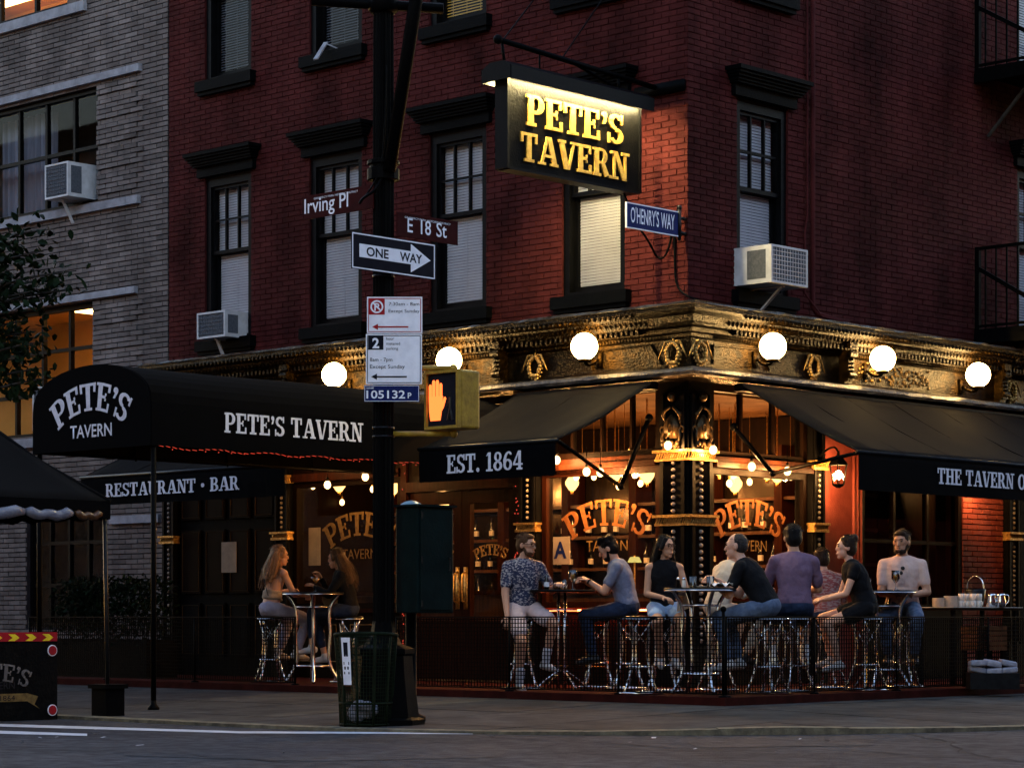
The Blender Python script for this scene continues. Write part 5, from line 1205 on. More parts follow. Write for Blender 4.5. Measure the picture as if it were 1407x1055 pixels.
# ---- hedge planter along the tan house
hd = thing('planter_hedge', 'low dark clipped hedge in a long box before the tan house', 'hedge', (LX(150,1.3), -1.3, zs(-9,-1.3)))
x0, x1 = LX(92,1.3)-LX(150,1.3), LX(222,1.3)-LX(150,1.3); m = MB(); m.box(x0, x1, -.25, .25, 0, .55); m.build('planter_box', 'black_trim', hd)
m = MB()
for k in range(5200):
    x = random.uniform(x0, x1); y = random.uniform(-.32, .30); z = .45+(.86+.05*math.sin(x*11)+.03*math.sin(x*27))*random.random()**.6; s = random.uniform(.018,.036)
    a = Vector((random.gauss(0,1), random.gauss(0,1), random.gauss(0,1))).normalized(); b = a.cross(Vector((.3,.5,.8))).normalized(); c = Vector((x,y,z)); m.quad(c-a*s-b*s*.5, c+a*s-b*s*.5, c+a*s+b*s*.5, c-a*s+b*s*.5)
q = m.build('foliage', 'hedge_green', hd); q['kind'] = 'stuff'

# ---- street tree whose branches enter at the left
tx, ty = AT(-90, 27.0); tg = zs(tx, ty)
tree = thing('street_tree', 'street tree with dark leafy branches reaching in at the left edge', 'tree', (tx, ty, tg))
m = MB(); m.tube(smooth_pts([(0,0,0),(.02,.03,1.2),(-.03,0,2.4),(.02,.04,3.4),(0,0,4.6),(.03,0,5.6)],4), [.13-.0047*k for k in range(21)], 10); tr = m.build('trunk', 'bark', tree, True)
leafpts = []
UR = Vector((.7256,.6881,0)); FW = Vector((-.6881,.7256,0))
m = MB()
def limb(p0, p1, r, droop=.0):
    p0 = Vector(p0); p1 = Vector(p1); mid = (p0+p1)/2+Vector((0,0,droop)); pts = smooth_pts([p0, mid, p1], 5); m.tube(pts, [r*(1-.8*k/(len(pts)-1)) for k in range(len(pts))], 6); return pts
sp = []
def tgt(px, py, D): x, y = AT(px, D); return Vector((x-tx, y-ty, CZ+(848-py)*D/FPX-tg))
ends = [(105,372,26.6),(88,382,26.9),(60,345,26.4),(72,315,27),(30,330,26.6),(10,370,27),(45,400,26.4),(78,405,26.8),(35,440,26.6),(12,470,26.8),(50,455,27),(66,468,26.5),(60,505,26.6),(48,480,27),(25,492,26.7),(62,520,26.5),(5,520,27),(-20,340,27),(-30,430,26.5),(-60,380,27.3),(-60,470,26.5),(-120,360,27),(-140,430,27.5),(-90,300,27.2),(-180,330,26.8),(0,420,27),(90,398,26.6),(20,350,26.8)]
for px, py, D in ends:
    e = tgt(px, py, D); st = Vector((0,0,min(5.2, max(1.9, e.z-.55)))); pts = limb(st, e, .028, .15); sp.append(pts)
m.build('limb', 'bark', tree, True)
singles = []; lv = MB()
def leaf(mb_, c, a, b, s):
    n_ = a.cross(b).normalized()*s*.12
    vs = [c-a*s, c-a*s*.35+b*s*.55+n_, c+a*s*.5+b*s*.42+n_, c+a*s*1.05, c+a*s*.5-b*s*.42+n_, c-a*s*.35-b*s*.55+n_, c+a*s*.1-n_*.6]
    mb_.add(vs, [(0,1,6),(1,2,6),(2,3,6),(3,4,6),(4,5,6),(5,0,6)])
cand = []
for pts in sp:
    for k in range(70):
        t = random.random()**.55; p = pts[min(len(pts)-1, int(t*(len(pts)-1)))]; c = p+Vector((random.gauss(0,.11), random.gauss(0,.11), random.gauss(-.03,.11)))
        a = Vector((random.gauss(0,1), random.gauss(0,1), random.gauss(-.6,.7))).normalized(); b = a.cross(Vector((random.gauss(0,1), random.gauss(0,1), random.gauss(0,1)))).normalized(); cand.append((c, a, b, random.uniform(.042,.070)))
cand.sort(key=lambda t: -(t[0].dot(UR)))
crown = None
mm_ = MB()
for c, a, b, s in cand[260:]: leaf(mm_, c, a, b, s)
crown = mm_.build('crown', 'leaf_green', tree); crown['kind'] = 'stuff'
for c, a, b, s in cand[:260]:
    q = MB(); leaf(q, Vector((0,0,0)), a, b, s); o = q.build('leaf', 'leaf_green', tree); o.location = c

# ================================================================== PATIO
deck = MB(); deck.box(-9.0, 2.52, -2.52, -.10, -.085, 0.0); deck.box(.10, 2.52, -.10, 8.5, -.085, -.0005); dk = deck.build('patio_floor', 'deck_red'); dk['kind'] = 'structure'
def railing(pts, label, finial_at=None):
    a, b = Vector((*pts[0], 0)), Vector((*pts[-1], 0)); r = thing('patio_fence', label, 'fence', tuple((a+b)/2), group='low mesh fence around the terrace'); o = -(a+b)/2; Hf = .765
    d = (b-a).normalized()
    for i, p in enumerate(pts):
        p = Vector((*p, 0))+o; m = MB(); m.tube([p, p+Vector((0,0,Hf))], .013, 8); m.lathe([(.05,0),(.05,.012),(.02,.02)], p, 10)
        if finial_at is not None and i == finial_at: m.tube([p, p+Vector((0,0,Hf+.05))], .016, 8); m.ball(p+Vector((0,0,Hf+.075)), .03)
        m.build('post', 'iron_black', r, True)
    for p, q in zip(pts, pts[1:]):
        p = Vector((*p, 0))+o; q = Vector((*q, 0))+o; L = (q-p).length; m = MB(); w = .0082
        n = int(L/.041)
        for k in range(1, n): c = p.lerp(q, k/n); m.bar(c+Vector((0,0,.03)), c+Vector((0,0,Hf-.01)), w)
        for k in range(18): z = .045+k*.041; m.bar(p+Vector((0,0,z)), q+Vector((0,0,z)), w)
        g = m.build('mesh_panel', 'iron_black', r); g['kind'] = 'stuff'
        m = MB(); m.bar(p+Vector((0,0,Hf)), q+Vector((0,0,Hf)), .03, .014); m.build('top_rail', 'wood_bar' if p.x > 1e9 else 'black_paint', r); m = MB(); m.bar(p+Vector((0,0,.03)), q+Vector((0,0,.03)), .02, .014); m.build('bottom_rail', 'iron_black', r)
F0 = 2.42
railing([(-8.8,-F0),(-7.2,-F0),(-5.5,-F0),(-3.72,-F0)], 'mesh fence along the terrace left of the entrance')
railing([(LX(545,F0),-F0),(LX(700,F0),-F0),(LX(850,F0),-F0),(F0,-F0)], 'mesh fence from the street pole to the terrace corner', 3)
railing([(F0,-F0+.04),(F0,RY(1119,F0)),(F0,RY(1232,F0)),(F0,2.2),(F0,4.0),(F0,6.0),(F0,8.0)], 'mesh fence along the right side of the terrace')

def make_stool():
    r = thing('bar_stool', '', 'stool', group='aluminium bar stools on the terrace')
    m = MB(); m.lathe([(.10,.735),(.155,.738),(.17,.75),(.168,.768),(.15,.774),(.0,.776)], (0,0,0), 20); m.build('seat', 'black_paint', r, True)
    m = MB(); m.tube([(.165*math.cos(2*math.pi*k/20), .165*math.sin(2*math.pi*k/20), .742) for k in range(20)], .010, 6, closed=True); m.build('seat_ring', 'aluminium', r, True)
    def rad(z): return .098+.045*max(0,(z-.42)/.32)**1.6+.125*max(0,(.42-z)/.42)**1.7
    for k in range(4):
        a = math.pi/4+math.pi*k/2; m = MB(); m.tube([(rad(z)*math.cos(a), rad(z)*math.sin(a), z) for z in [.735-.725*i/12 for i in range(13)]], .0155, 8); m.build('leg', 'aluminium', r, True)
    m = MB(); m.tube([(.223*math.cos(2*math.pi*k/24), .223*math.sin(2*math.pi*k/24), .0135) for k in range(24)], .0135, 6, closed=True); m.build('base_ring', 'aluminium', r, True)
    m = MB(); m.tube([((rad(.27)+.012)*math.cos(2*math.pi*k/20), (rad(.27)+.012)*math.sin(2*math.pi*k/20), .27) for k in range(20)], .011, 6, closed=True); m.build('foot_ring', 'aluminium', r, True)
    m = MB()
    for k in range(4):
        a, b = math.pi/4+math.pi*k/2, math.pi/4+math.pi*(k+1)/2
        for (za, zb_) in ((.70,.46),(.46,.70)): m.tube([(rad(za)*math.cos(a), rad(za)*math.sin(a), za), (rad(zb_)*math.cos(b), rad(zb_)*math.sin(b), zb_)], .004, 5)
    m.build('cross_brace', 'aluminium', r, True)
    return r
def make_table():
    r = thing('bar_table', '', 'table', group='round high bar tables on the terrace')
    m = MB(); m.lathe([(.30,1.025),(.355,1.03),(.36,1.04),(.355,1.052),(.0,1.054)], (0,0,0), 32); m.build('table_top', 'black_paint', r, True)
    m = MB(); m.tube([(.352*math.cos(2*math.pi*k/32), .352*math.sin(2*math.pi*k/32), 1.027) for k in range(32)], .010, 6, closed=True); m.build('rim', 'aluminium', r, True)
    prof_ = [(1.03,.30),(.97,.255),(.88,.205),(.75,.19),(.60,.20),(.45,.195),(.30,.185),(.18,.21),(.08,.265),(.012,.31)]
    for k in range(4):
        a = math.pi/4+math.pi*k/2; m = MB(); m.tube(smooth_pts([(q*math.cos(a), q*math.sin(a), z) for z, q in prof_], 3), .021, 8); m.build('leg', 'aluminium', r, True)
    for z, q in ((.88,.19),(.20,.195)):
        m = MB(); m.tube([(q*math.cos(2*math.pi*k/24), q*math.sin(2*math.pi*k/24), z) for k in range(24)], .013, 6, closed=True); m.build('ring_brace', 'aluminium', r, True)
    return r
def make_table_pole():
    r = thing('bar_table', '', 'table', group='round high bar tables on the terrace')
    m = MB(); m.lathe([(.30,1.025),(.355,1.03),(.36,1.04),(.355,1.052),(.0,1.054)], (0,0,0), 32); m.build('table_top', 'black_paint', r, True)
    for s in (-1, 1): m = MB(); m.tube([(s*.035,0,.02),(s*.035,0,1.03)], .017, 8); m.build('column', 'aluminium', r, True)
    for k in range(4): a = math.pi/2*k+.5; m = MB(); m.tube(smooth_pts([(.04*math.cos(a),.04*math.sin(a),.20),(.20*math.cos(a),.20*math.sin(a),.10),(.30*math.cos(a),.30*math.sin(a),.015)],4), .014, 7); m.build('foot', 'aluminium', r, True)
    m = MB(); m.tube([(.16*math.cos(2*math.pi*k/24), .16*math.sin(2*math.pi*k/24), .84) for k in range(24)], .010, 6, closed=True); m.tube([(-.16,0,.84),(.16,0,.84)], .010, 6); m.build('ring_brace', 'aluminium', r, True)
    return r
st0 = make_stool(); used = [False]
def stool(p, label, rz=None):
    rz = random.uniform(0, 1.5) if rz is None else rz
    if not used[0]: used[0] = True; st0.location = (*p, 0); st0.rotation_euler = (0,0,rz); st0['label'] = label; return st0
    return dup(st0, (*p, 0), rz, label)
T1, T2, T3, T4 = AT(430, 28.0), AT(772, 25.6), AT(962, 24.05), AT(1213, 26.0)
t1 = make_table(); t1.location = (*T3, 0); t1.rotation_euler = (0,0,R2(20)); t1['label'] = 'high round table with papers and tumblers before the corner pillar'
dup(t1, (*T4, 0), R2(60), 'high round table with beer glasses before the dark window'); dup(t1, (*T1, 0), R2(5), 'high round table with martini glass between the two women')
tp = make_table_pole(); tp.location = (*T2, 0); tp.rotation_euler = (0,0,R2(43)); tp['label'] = 'high round table on twin column with beer and napkins'

# ---- table ware
def tumbler(p, label, h=.12, r=.035, liquid=None, level=.6, foot=False):
    t = thing('glass', label, 'glass', p, group='glasses on the terrace tables')
    m = MB()
    if foot: m.lathe([(.034,0),(.034,.004),(.006,.010),(.006,.07),(.02,.085),(r,.12),(r*1.02,h),(r*.96,h),(r*.9,.125),(.001,.09)], (0,0,0), 14, cap=False)
    else: m.lathe([(r*.85,0),(r,h),(r*.94,h),(r*.8,.008),(.001,.008)], (0,0,0), 14, cap=False)
    m.build('glass_body', 'drink_glass', t, True)
    if liquid:
        m = MB(); z0 = .088 if foot else .009; m.lathe([(.004 if foot else r*.78, z0),(r*.88, z0+(h-z0)*level),(.001, z0+(h-z0)*level)], (0,0,0), 14); m.build('drink', liquid, t, True)
    return t
def onT(T, u, f, z=1.0545): v = URIGHT*u - NCAM*f; return (T[0]+v.x, T[1]+v.y, z)
tumbler(onT(T2, .115, -.02), 'stemmed glass of amber beer on the twin column table', .21, .045, 'beer_amber', .8, True)
tumbler(onT(T2, .03, .12), 'water glass at the back of the twin column table', .11)
def shaker(p, label, mat):
    t = thing('shaker', label, 'shaker', p, group='salt and pepper shakers'); m = MB(); m.lathe([(.02,0),(.022,.01),(.017,.07),(.014,.075)], (0,0,0), 10); m.build('bottle', mat, t, True); m = MB(); m.lathe([(.016,.0755),(.017,.09),(.012,.10),(.003,.104)], (0,0,0), 10); m.build('cap', 'aluminium', t, True)
shaker(onT(T3, -.22, -.03), 'pepper shaker on the table before the corner pillar', 'wood_dark'); shaker(onT(T3, -.165, -.05), 'white salt shaker on the table before the corner pillar', 'porcelain')
tumbler(onT(T3, -.07, .0), 'left empty tumbler on the table before the corner pillar', .11, .042); tumbler(onT(T3, .10, -.02), 'right empty tumbler on the table before the corner pillar', .115, .042)
tumbler(onT(T4, .13, -.05), 'stemmed amber beer before the man in the pale shirt', .21, .045, 'beer_amber', .7, True); tumbler(onT(T4, -.16, .0), 'tumbler on the table by the woman in black', .12, .036); tumbler(onT(T4, -.24, .05), 'small glass at the left edge of the beer table', .09, .034)
t = thing('martini_glass', 'wide martini glass on the table between the two women', 'glass', onT(T1, .04, -.05)); m = MB(); m.lathe([(.045,0),(.045,.003),(.005,.008),(.005,.10),(.068,.17),(.066,.17),(.001,.108)], (0,0,0), 16, cap=False); m.build('glass_body', 'drink_glass', t, True); m = MB(); m.lathe([(.004,.106),(.052,.157),(.001,.157)], (0,0,0), 16); m.build('drink', 'beer_amber', t, True)
def sheet(p, w, h, rz, label, name='paper_sheet', lift=.02):
    m = MB(); n = 6
    for i in range(n+1):
        for j in range(n+1): m.v.append(((i/n-.5)*w, (j/n-.5)*h, .002+lift*abs(math.sin(i*1.1+j*.7+p[0]))))
    m.f = [(i*(n+1)+j, (i+1)*(n+1)+j, (i+1)*(n+1)+j+1, i*(n+1)+j+1) for i in range(n) for j in range(n)]
    o = m.build(name, 'paper', None, True); o.location = p; o.rotation_euler = (0,0,rz); s_ = o.modifiers.new('t','SOLIDIFY'); s_.thickness = .001; s_.offset = 1; tag(o, label, 'paper')
sheet(onT(T3, .22, -.03), .22, .20, .6, 'crumpled white paper under the elbow of the man in black', lift=.05); sheet(onT(T2, -.02, -.06), .13, .11, .3, 'white napkin bundle beside the beer glass', 'napkin', lift=.07)
t = thing('plate', 'white plate between the tumblers on the corner table', 'plate', onT(T3, .02, .08)); m = MB(); m.lathe([(.06,0),(.11,.012),(.112,.016),(.06,.008),(.001,.008)], (0,0,0), 20, cap=False); m.build('dish', 'porcelain', t, True); m = MB(); m.lathe([(.04,.009),(.035,.02),(.001,.025)], (0,0,0), 10); m.build('food', 'wood_bar', t, True)
t = thing('ketchup_bottle', 'dark sauce bottle on the table beside the man in patterned shirt', 'bottle', onT(T2, -.16, -.02)); m = MB(); m.lathe([(.026,0),(.028,.09),(.012,.13),(.012,.16),(.003,.165)], (0,0,0), 12); m.build('bottle', 'bottle_dark', t, True); m = MB(); m.lathe([(.0285,.03),(.0288,.08)], (0,0,0), 12, cap=False); m.build('paper_label', 'paper', t, True)

# ---- serving station
sx_, sy_ = AT(1330, 27.4); zt_ = .87
sv = thing('serving_table', 'serving table with stacked crockery before the red brick strip', 'table', (sx_, sy_, 0), rz=R2(85)); m = MB(); m.box(-.62,.62,-.28,.28,zt_-.03,zt_); m.build('table_top', 'wood_dark', sv)
for a in (-.56,.56):
    for b in (-.23,.23): m = MB(); m.box(a-.02,a+.02,b-.02,b+.02,0,zt_-.03); m.build('leg', 'iron_black', sv)
m = MB(); m.box(-.63,.63,-.29,.29,zt_,zt_+.006); m.build('tablecloth', 'porcelain', sv)
def onS(px, f=0.0, z=zt_+.006): x, y = AT(px, 27.25+f); return (x, y, z)
def stack(px, n, r, label, f=0):
    t = thing('plate_stack', label, 'plates', onS(px, f), group='crockery on the serving table')
    for k in range(n): m = MB(); z = k*.011; m.lathe([(r*.55,z),(r,z+.012),(r*1.01,z+.015),(r*.55,z+.006),(.001,z+.006)], (0,0,0), 16, cap=False); m.build('plate', 'porcelain', t, True)
stack(1290, 9, .075, 'low stack of white plates at the left of the serving table'); stack(1307, 11, .085, 'tall stack of white plates beside the mugs')
mug = thing('mug', '', 'mug', group='mugs on the serving table'); m = MB(); m.lathe([(.030,0),(.036,.01),(.036,.075),(.033,.075),(.033,.01),(.001,.01)], (0,0,0), 14, cap=False); m.build('cup', 'porcelain', mug, True); m = MB(); m.tube([(.035,0,.06),(.06,0,.055),(.06,0,.03),(.035,0,.02)], .006, 6); m.build('handle', 'porcelain', mug, True)
k = 0
for row in range(2):
    for i in range(4):
        p = onS(1321+i*8, .05*(i % 2), zt_+.006+row*.0765); lab = ('%s mug from the left in the %s row of mugs' % (('first','second','third','fourth')[i], ('bottom','top')[row]))
        if k == 0: mug.location = p; mug.rotation_euler = (0,0,-.6); mug['label'] = lab
        else: dup(mug, p, -.6+random.uniform(-.4,.4), lab)
        k += 1
for px, lab in ((1362,'polished steel pitcher nearest the mugs'),(1375,'polished steel pitcher at the right end of the serving table')):
    t = thing('pitcher', lab, 'pitcher', onS(px, .1), rz=R2(30), group='steel pitchers'); m = MB(); m.lathe([(.045,0),(.055,.01),(.058,.07),(.042,.13),(.045,.15),(.040,.15),(.05,.07),(.001,.012)], (0,0,0), 18, cap=False); m.build('body', 'aluminium', t, True); m = MB(); m.tube(smooth_pts([(.043,0,.14),(.085,0,.13),(.09,0,.07),(.055,0,.03)],4), .007, 6); m.build('handle', 'aluminium', t, True)
t = thing('urn', 'covered basket and candle holder at the back of the serving table', 'basket', onS(1340, .32)); m = MB(); m.lathe([(.09,0),(.11,.10),(.12,.2),(.115,.205)], (0,0,0), 16); m.build('bucket', 'steel_dark', t, True); m = MB(); m.tube(smooth_pts([(-.11,0,.2),(-.09,0,.30),(0,0,.36),(.09,0,.30),(.11,0,.2)],4), .008, 6); m.build('handle', 'aluminium', t, True)
cx_, cy_ = AT(1352, 26.6); t = thing('crate', 'brown slatted crate under the serving table', 'crate', (cx_, cy_, 0), rz=R2(70)); 
for k in range(5): m = MB(); m.box(-.2,.2,-.15,.15,.40+k*.055,.445+k*.055); m.build('slat', 'wood_bar', t)
for a in (-.17,.17):
    for b in (-.12,.12): m = MB(); m.box(a-.02,a+.02,b-.02,b+.02,0,.40); m.build('leg', 'wood_dark', t)
cx_, cy_ = AT(1364, 25.9); t = thing('linen_tub', 'grey tub heaped with white folded linen behind the mesh fence', 'tub', (cx_, cy_, 0), rz=R2(40))
m = MB(); m.box(-.26,.26,-.19,.19,0,.17); m.build('tub', 'steel_dark', t)
for k in range(6):
    m = MB(); a_ = random.uniform(-.1,.1); m.obox(((k % 3-1)*.165, random.uniform(-.05,.05), .20+(k//3)*.07), (1,a_,random.uniform(-.2,.2)), (0,1,random.uniform(-.15,.15)), (0,0,1), .085, .13, .032); q = m.build('folded_cloth', 'bag_white', t); bv = q.modifiers.new('b','BEVEL'); bv.width = .02; bv.segments = 3

# ================================================================== INTERIOR
bar_ = thing('bar_counter', 'dark wooden bar counter inside the tavern', 'bar', (-3.5, 2.2, 0)); m = MB(); m.box(-4.5,2.6,-.28,.28,0,1.05); m.build('counter', 'wood_bar', bar_); m = MB(); m.box(-4.55,2.65,-.36,.34,1.05,1.11); m.build('counter_top', 'wood_red', bar_)
bb_ = thing('back_bar', 'carved back bar with bottle shelves and mirror inside the tavern', 'shelving', (-3.5, 3.7, 0)); m = MB(); m.box(-5.2,3.3,.18,.24,0,3.28); m.build('back_panel', 'wood_dark', bb_)
for z in (1.0, 1.42, 1.84, 2.26): m = MB(); m.box(-5.2,3.3,-.12,.18,z-.04,z); m.build('shelf', 'wood_bar', bb_)
for k in range(8): x = -5.1+k*1.19; m = MB(); m.box(x-.06,x+.06,-.16,.18,0,2.9); m.build('upright', 'wood_red', bb_)
for k in range(7): x = -5.1+k*1.19; m = MB(); m.box(x+.1,x+1.09,.16,.178,1.88,2.7); m.build('mirror', 'old_mirror', bb_)
kinds = []
for nm, mt, pr in (('bottle','bottle_dark',[(.036,0),(.038,.17),(.014,.23),(.014,.30),(.002,.302)]),('bottle','bottle_green',[(.034,0),(.036,.14),(.013,.22),(.013,.29),(.002,.292)]),('bottle','beer',[(.042,0),(.042,.15),(.016,.2),(.016,.25),(.002,.252)])):
    t = thing(nm, '', 'bottle', group='bottles on the back bar'); m = MB(); m.lathe(pr, (0,0,0), 10); m.build('glass_body', mt, t, True); m = MB(); m.lathe([(pr[1][0]+.0006,.05),(pr[1][0]+.0006,.12)], (0,0,0), 10, cap=False); m.build('paper_label', 'porcelain', t, True); kinds.append([t, False])
sn = ('lowest','second','third')
for s, z in enumerate((1.0, 1.42, 1.84)):
    for i in range(26):
        x = -7.0+i*.26+random.uniform(-.06,.06); kd = kinds[random.randrange(3)]; lab = 'liquor bottle on the %s shelf of the back bar' % sn[s]
        if not kd[1]: kd[1] = True; kd[0].location = (x, 3.64, z); kd[0]['label'] = lab
        else: dup(kd[0], (x, 3.62+random.uniform(-.04,.04), z), 0, lab)
for k in kinds: pass
def pend(px, py, pl, dep, label, kind='tulip'):
    if pl == 'L': x, y = LX(px, -dep), dep
    else: x = -dep; y = RY(px, -dep)
    z = ZZ(py, x, y); t = thing('pendant_lamp', label, 'lamp', (x, y, z), group='lamps glowing inside the tavern')
    m = MB(); m.lathe([(.035,-.11),(.085,-.04),(.09,.0),(.05,.06),(.045,.11)], (0,0,0), 14); m.build('shade', 'tulip_light', t, True); lamp(t, (0,0,0), 3.4, (1.0, .45, .13), .05)
    m = MB(); m.lathe([(.05,.1105),(.03,.14),(.008,.16),(.008,max(.2,3.30-z))], (0,0,0), 8); m.tube([(0,0,-.112),(0,0,-.16)], .02, 8); m.build('stem', 'gold', t, True)
for px, py, d, lab in ((845,648,1.3,'tulip lamp inside the corner window, left of the pair'), (889,650,1.0,'tulip lamp inside the corner window, right of the pair'), (868,630,2.4,'lamp deeper inside the corner window'), (786,662,2.6,'dim lamp at the left of the corner window interior'), (690,668,1.5,'lamp seen through the right door leaf'), (608,690,2.0,'lamp seen through the left door leaf'), (466,664,1.6,'lamp inside the left gilded window'), (540,668,2.2,'lamp inside behind the street pole')): pend(px, py, 'L', d, lab)
for px, py, d, lab in ((988,640,1.2,'lamp inside right of the corner pillar'), (1007,645,1.9,'second lamp inside the right window'), (1010,663,1.0,'low lamp in the middle of the right window'), (1054,646,1.6,'lamp inside at the right of the gilded right window'), (1068,650,.9,'lamp inside near the column of the right window')): pend(px, py, 'R', d, lab)
ORD = ('one','two','three','four','five','six','seven','eight','nine','ten')
CB = ((800,640,'L',1.9),(816,655,'L',3.0),(858,641,'L',.7),(880,664,'L',2.9),(998,652,'R',2.6),(1020,640,'R',.8),(1042,654,'R',2.7),(1075,664,'R',2.3),(430,668,'L',2.4),(484,662,'L',1.1),(470,690,'L',2.9),(512,672,'L',1.9),(792,655,'L',.8),(834,632,'L',1.2),(850,668,'L',3.1),(872,652,'L',1.7),(1002,664,'R',1.4),(1030,662,'R',2.0),(1060,660,'R',3.0),(1086,655,'R',1.4))
for k, (px, py, pl, dep) in enumerate(CB):
    if pl == 'L': x, y = LX(px, -dep), dep
    else: x = -dep; y = RY(px, -dep)
    t = thing('candle_bulb', 'small amber bulb inside the %s window, number %s from its left edge' % ({'L': 'left gilded' if px < 600 else 'corner', 'R': 'right hand'}[pl], ORD[sorted(q_[0] for q_ in CB if (q_[2] == pl and (q_[0] < 600) == (px < 600))).index(px)]), 'light bulb', (x, y, ZZ(py, x, y)), group='small bulbs inside the tavern')
    m = MB(); m.ball((0,0,0), .035, .035, .045, 10, 8); m.build('glass_bulb', 'bulb_light', t, True); m = MB(); m.lathe([(.014,.045),(.014,.08),(.004,.09),(.004,3.3-ZZ(py, x, y))], (0,0,0), 6); m.build('socket', 'gold', t, True)
for px, py, dep, lab in ((872,770,.9,'small green shaded table lamp inside the corner window'),):
    x, y = LX(px, -dep), dep; z = ZZ(py, x, y); t = thing('table_lamp', lab, 'lamp', (x, y, z)); m = MB(); m.lathe([(.085,-.02),(.055,.04),(.03,.045)], (0,0,0), 14, cap=False); m.build('lamp_shade', 'reading_light', t, True); m = MB(); m.tube([(0,0,.06),(0,0,-z+1.0)], .01, 6); m.build('stem', 'gold', t)
# warm strip lamps under the sill of the corner window
m = MB(); m.box(a3+.05, b3-.05, -.085, -.062, .835, .85); meshthing('strip_lamp', m, 'heater_red', 'red strip lamp under the sill of the corner window', 'lamp')
# string of fairy lights at the door frame
m = MB()
for k in range(90): 
    u = -2.52+random.uniform(-.03,.03)-(1.9 if k % 2 else 0); m.ball((u, -.06, .3+3.0*random.random()), .008, .008, .008, 5, 4)
q = tag(m.build('fairy_lights', 'led_red'), 'red fairy lights strung up the entrance door frame', 'fairy lights', kind='stuff')

# litter and chewing gum flecks on the pavement
m = MB()
for k in range(240):
    px = random.uniform(20, 1390); py = random.uniform(962, 998); x, y = GP(px, py, -.14); z = zs(x, y)
    if max(x, -y) < 2.7 or (x > KC[0] and y < KC[1] and math.hypot(x-KC[0], y-KC[1]) > KR-.2) or y < -6.6 or x > 5.6: continue
    r_ = random.uniform(.008,.022); n = 7; m.add([(x+r_*random.uniform(.7,1.2)*math.cos(2*math.pi*i/n), y+r_*random.uniform(.7,1.2)*math.sin(2*math.pi*i/n), z+.0042) for i in range(n)], [tuple(range(n))])
q = tag(m.build('gum_spots', 'joint_dirt'), 'dark trodden gum spots scattered on the pavement', 'gum spots', kind='stuff')
m = MB()
for k in range(26):
    px = random.uniform(20, 1390); x, y = GP(px, random.uniform(985, 1040), ZROAD)
    if (y > -7.0 and x < 6.0) and not (math.hypot(max(0,x-KC[0]), min(0,y-KC[1])) > KR+.05): continue
    a_ = random.uniform(0,6.28); l_ = random.uniform(.015,.05); m.add([(x+l_*math.cos(a_+t_)*w_, y+l_*math.sin(a_+t_)*w_, ZROAD+.005+.006*(t_ > 2)) for t_, w_ in ((0,1),(1.2,.5),(3.1,1),(4.4,.6))], [(0,1,2,3)])
q = tag(m.build('litter_scraps', 'road_paint'), 'small pale litter scraps lying in the road', 'litter', kind='stuff')

# ================================================================== PEOPLE
for nm, c in (('skin_light',(.58,.31,.21)),('skin_tan',(.46,.23,.135)),('skin_warm',(.52,.26,.16)),('skin_deep',(.25,.12,.075))): pm(nm, c, tuple(k*.9 for k in c), rough=.55, nscale=9)
for nm, c, c2, sc in (('cloth_black',(.0045,.0045,.0055),(.008,.008,.0095),8),('cloth_grey',(.17,.18,.25),(.13,.14,.2),30),('cloth_purple',(.165,.10,.15),(.13,.078,.12),9),('cloth_cream',(.52,.43,.33),(.44,.36,.27),8),('cloth_pink',(.62,.44,.38),(.52,.36,.31),9),('cloth_lilac',(.36,.34,.44),(.28,.26,.34),8),('cloth_shorts',(.58,.43,.40),(.48,.35,.33),8),('denim',(.10,.135,.21),(.06,.085,.14),14),('denim_light',(.30,.40,.54),(.22,.30,.42),14),('denim_dark',(.02,.03,.06),(.013,.02,.04),14),('cloth_tan',(.36,.27,.19),(.3,.22,.15),9)): pm(nm, c, c2, rough=.85, nscale=sc, bump=.7, bscale=14, spec=.08)
pm('cloth_floral', (.014,.020,.055), (.30,.26,.26), rough=.8, nscale=34, bump=.4, bscale=14, mixlo=.50, mixhi=.60, detail=1.5, stretch=(1,1,1.8))
pm('cloth_zebra', (.22,.045,.04), (.30,.19,.16), rough=.8, nscale=20, bump=.3, bscale=14, mixlo=.46, mixhi=.56, detail=2, stretch=(1,1,3))
for nm, c in (('hair_black',(.006,.005,.005)),('hair_brown',(.028,.014,.008)),('hair_blonde',(.34,.19,.10)),('hair_auburn',(.10,.045,.02)),('hair_grey',(.035,.03,.03)),('hair_honey',(.09,.05,.025))): pm(nm, c, tuple(k*.6 for k in c), rough=.45, nscale=26, bump=.9, bscale=60, stretch=(3,3,.5), spec=.12)
pm('shoe_white', (.55,.53,.52), rough=.6); pm('shoe_black', (.012,.012,.013), rough=.5); pm('sock_white', (.62,.60,.64), rough=.9); pm('lip', (.30,.10,.085), rough=.5); pm('eye_dark', (.012,.01,.01), rough=.2); pm('eye_white', (.55,.52,.50), rough=.3)

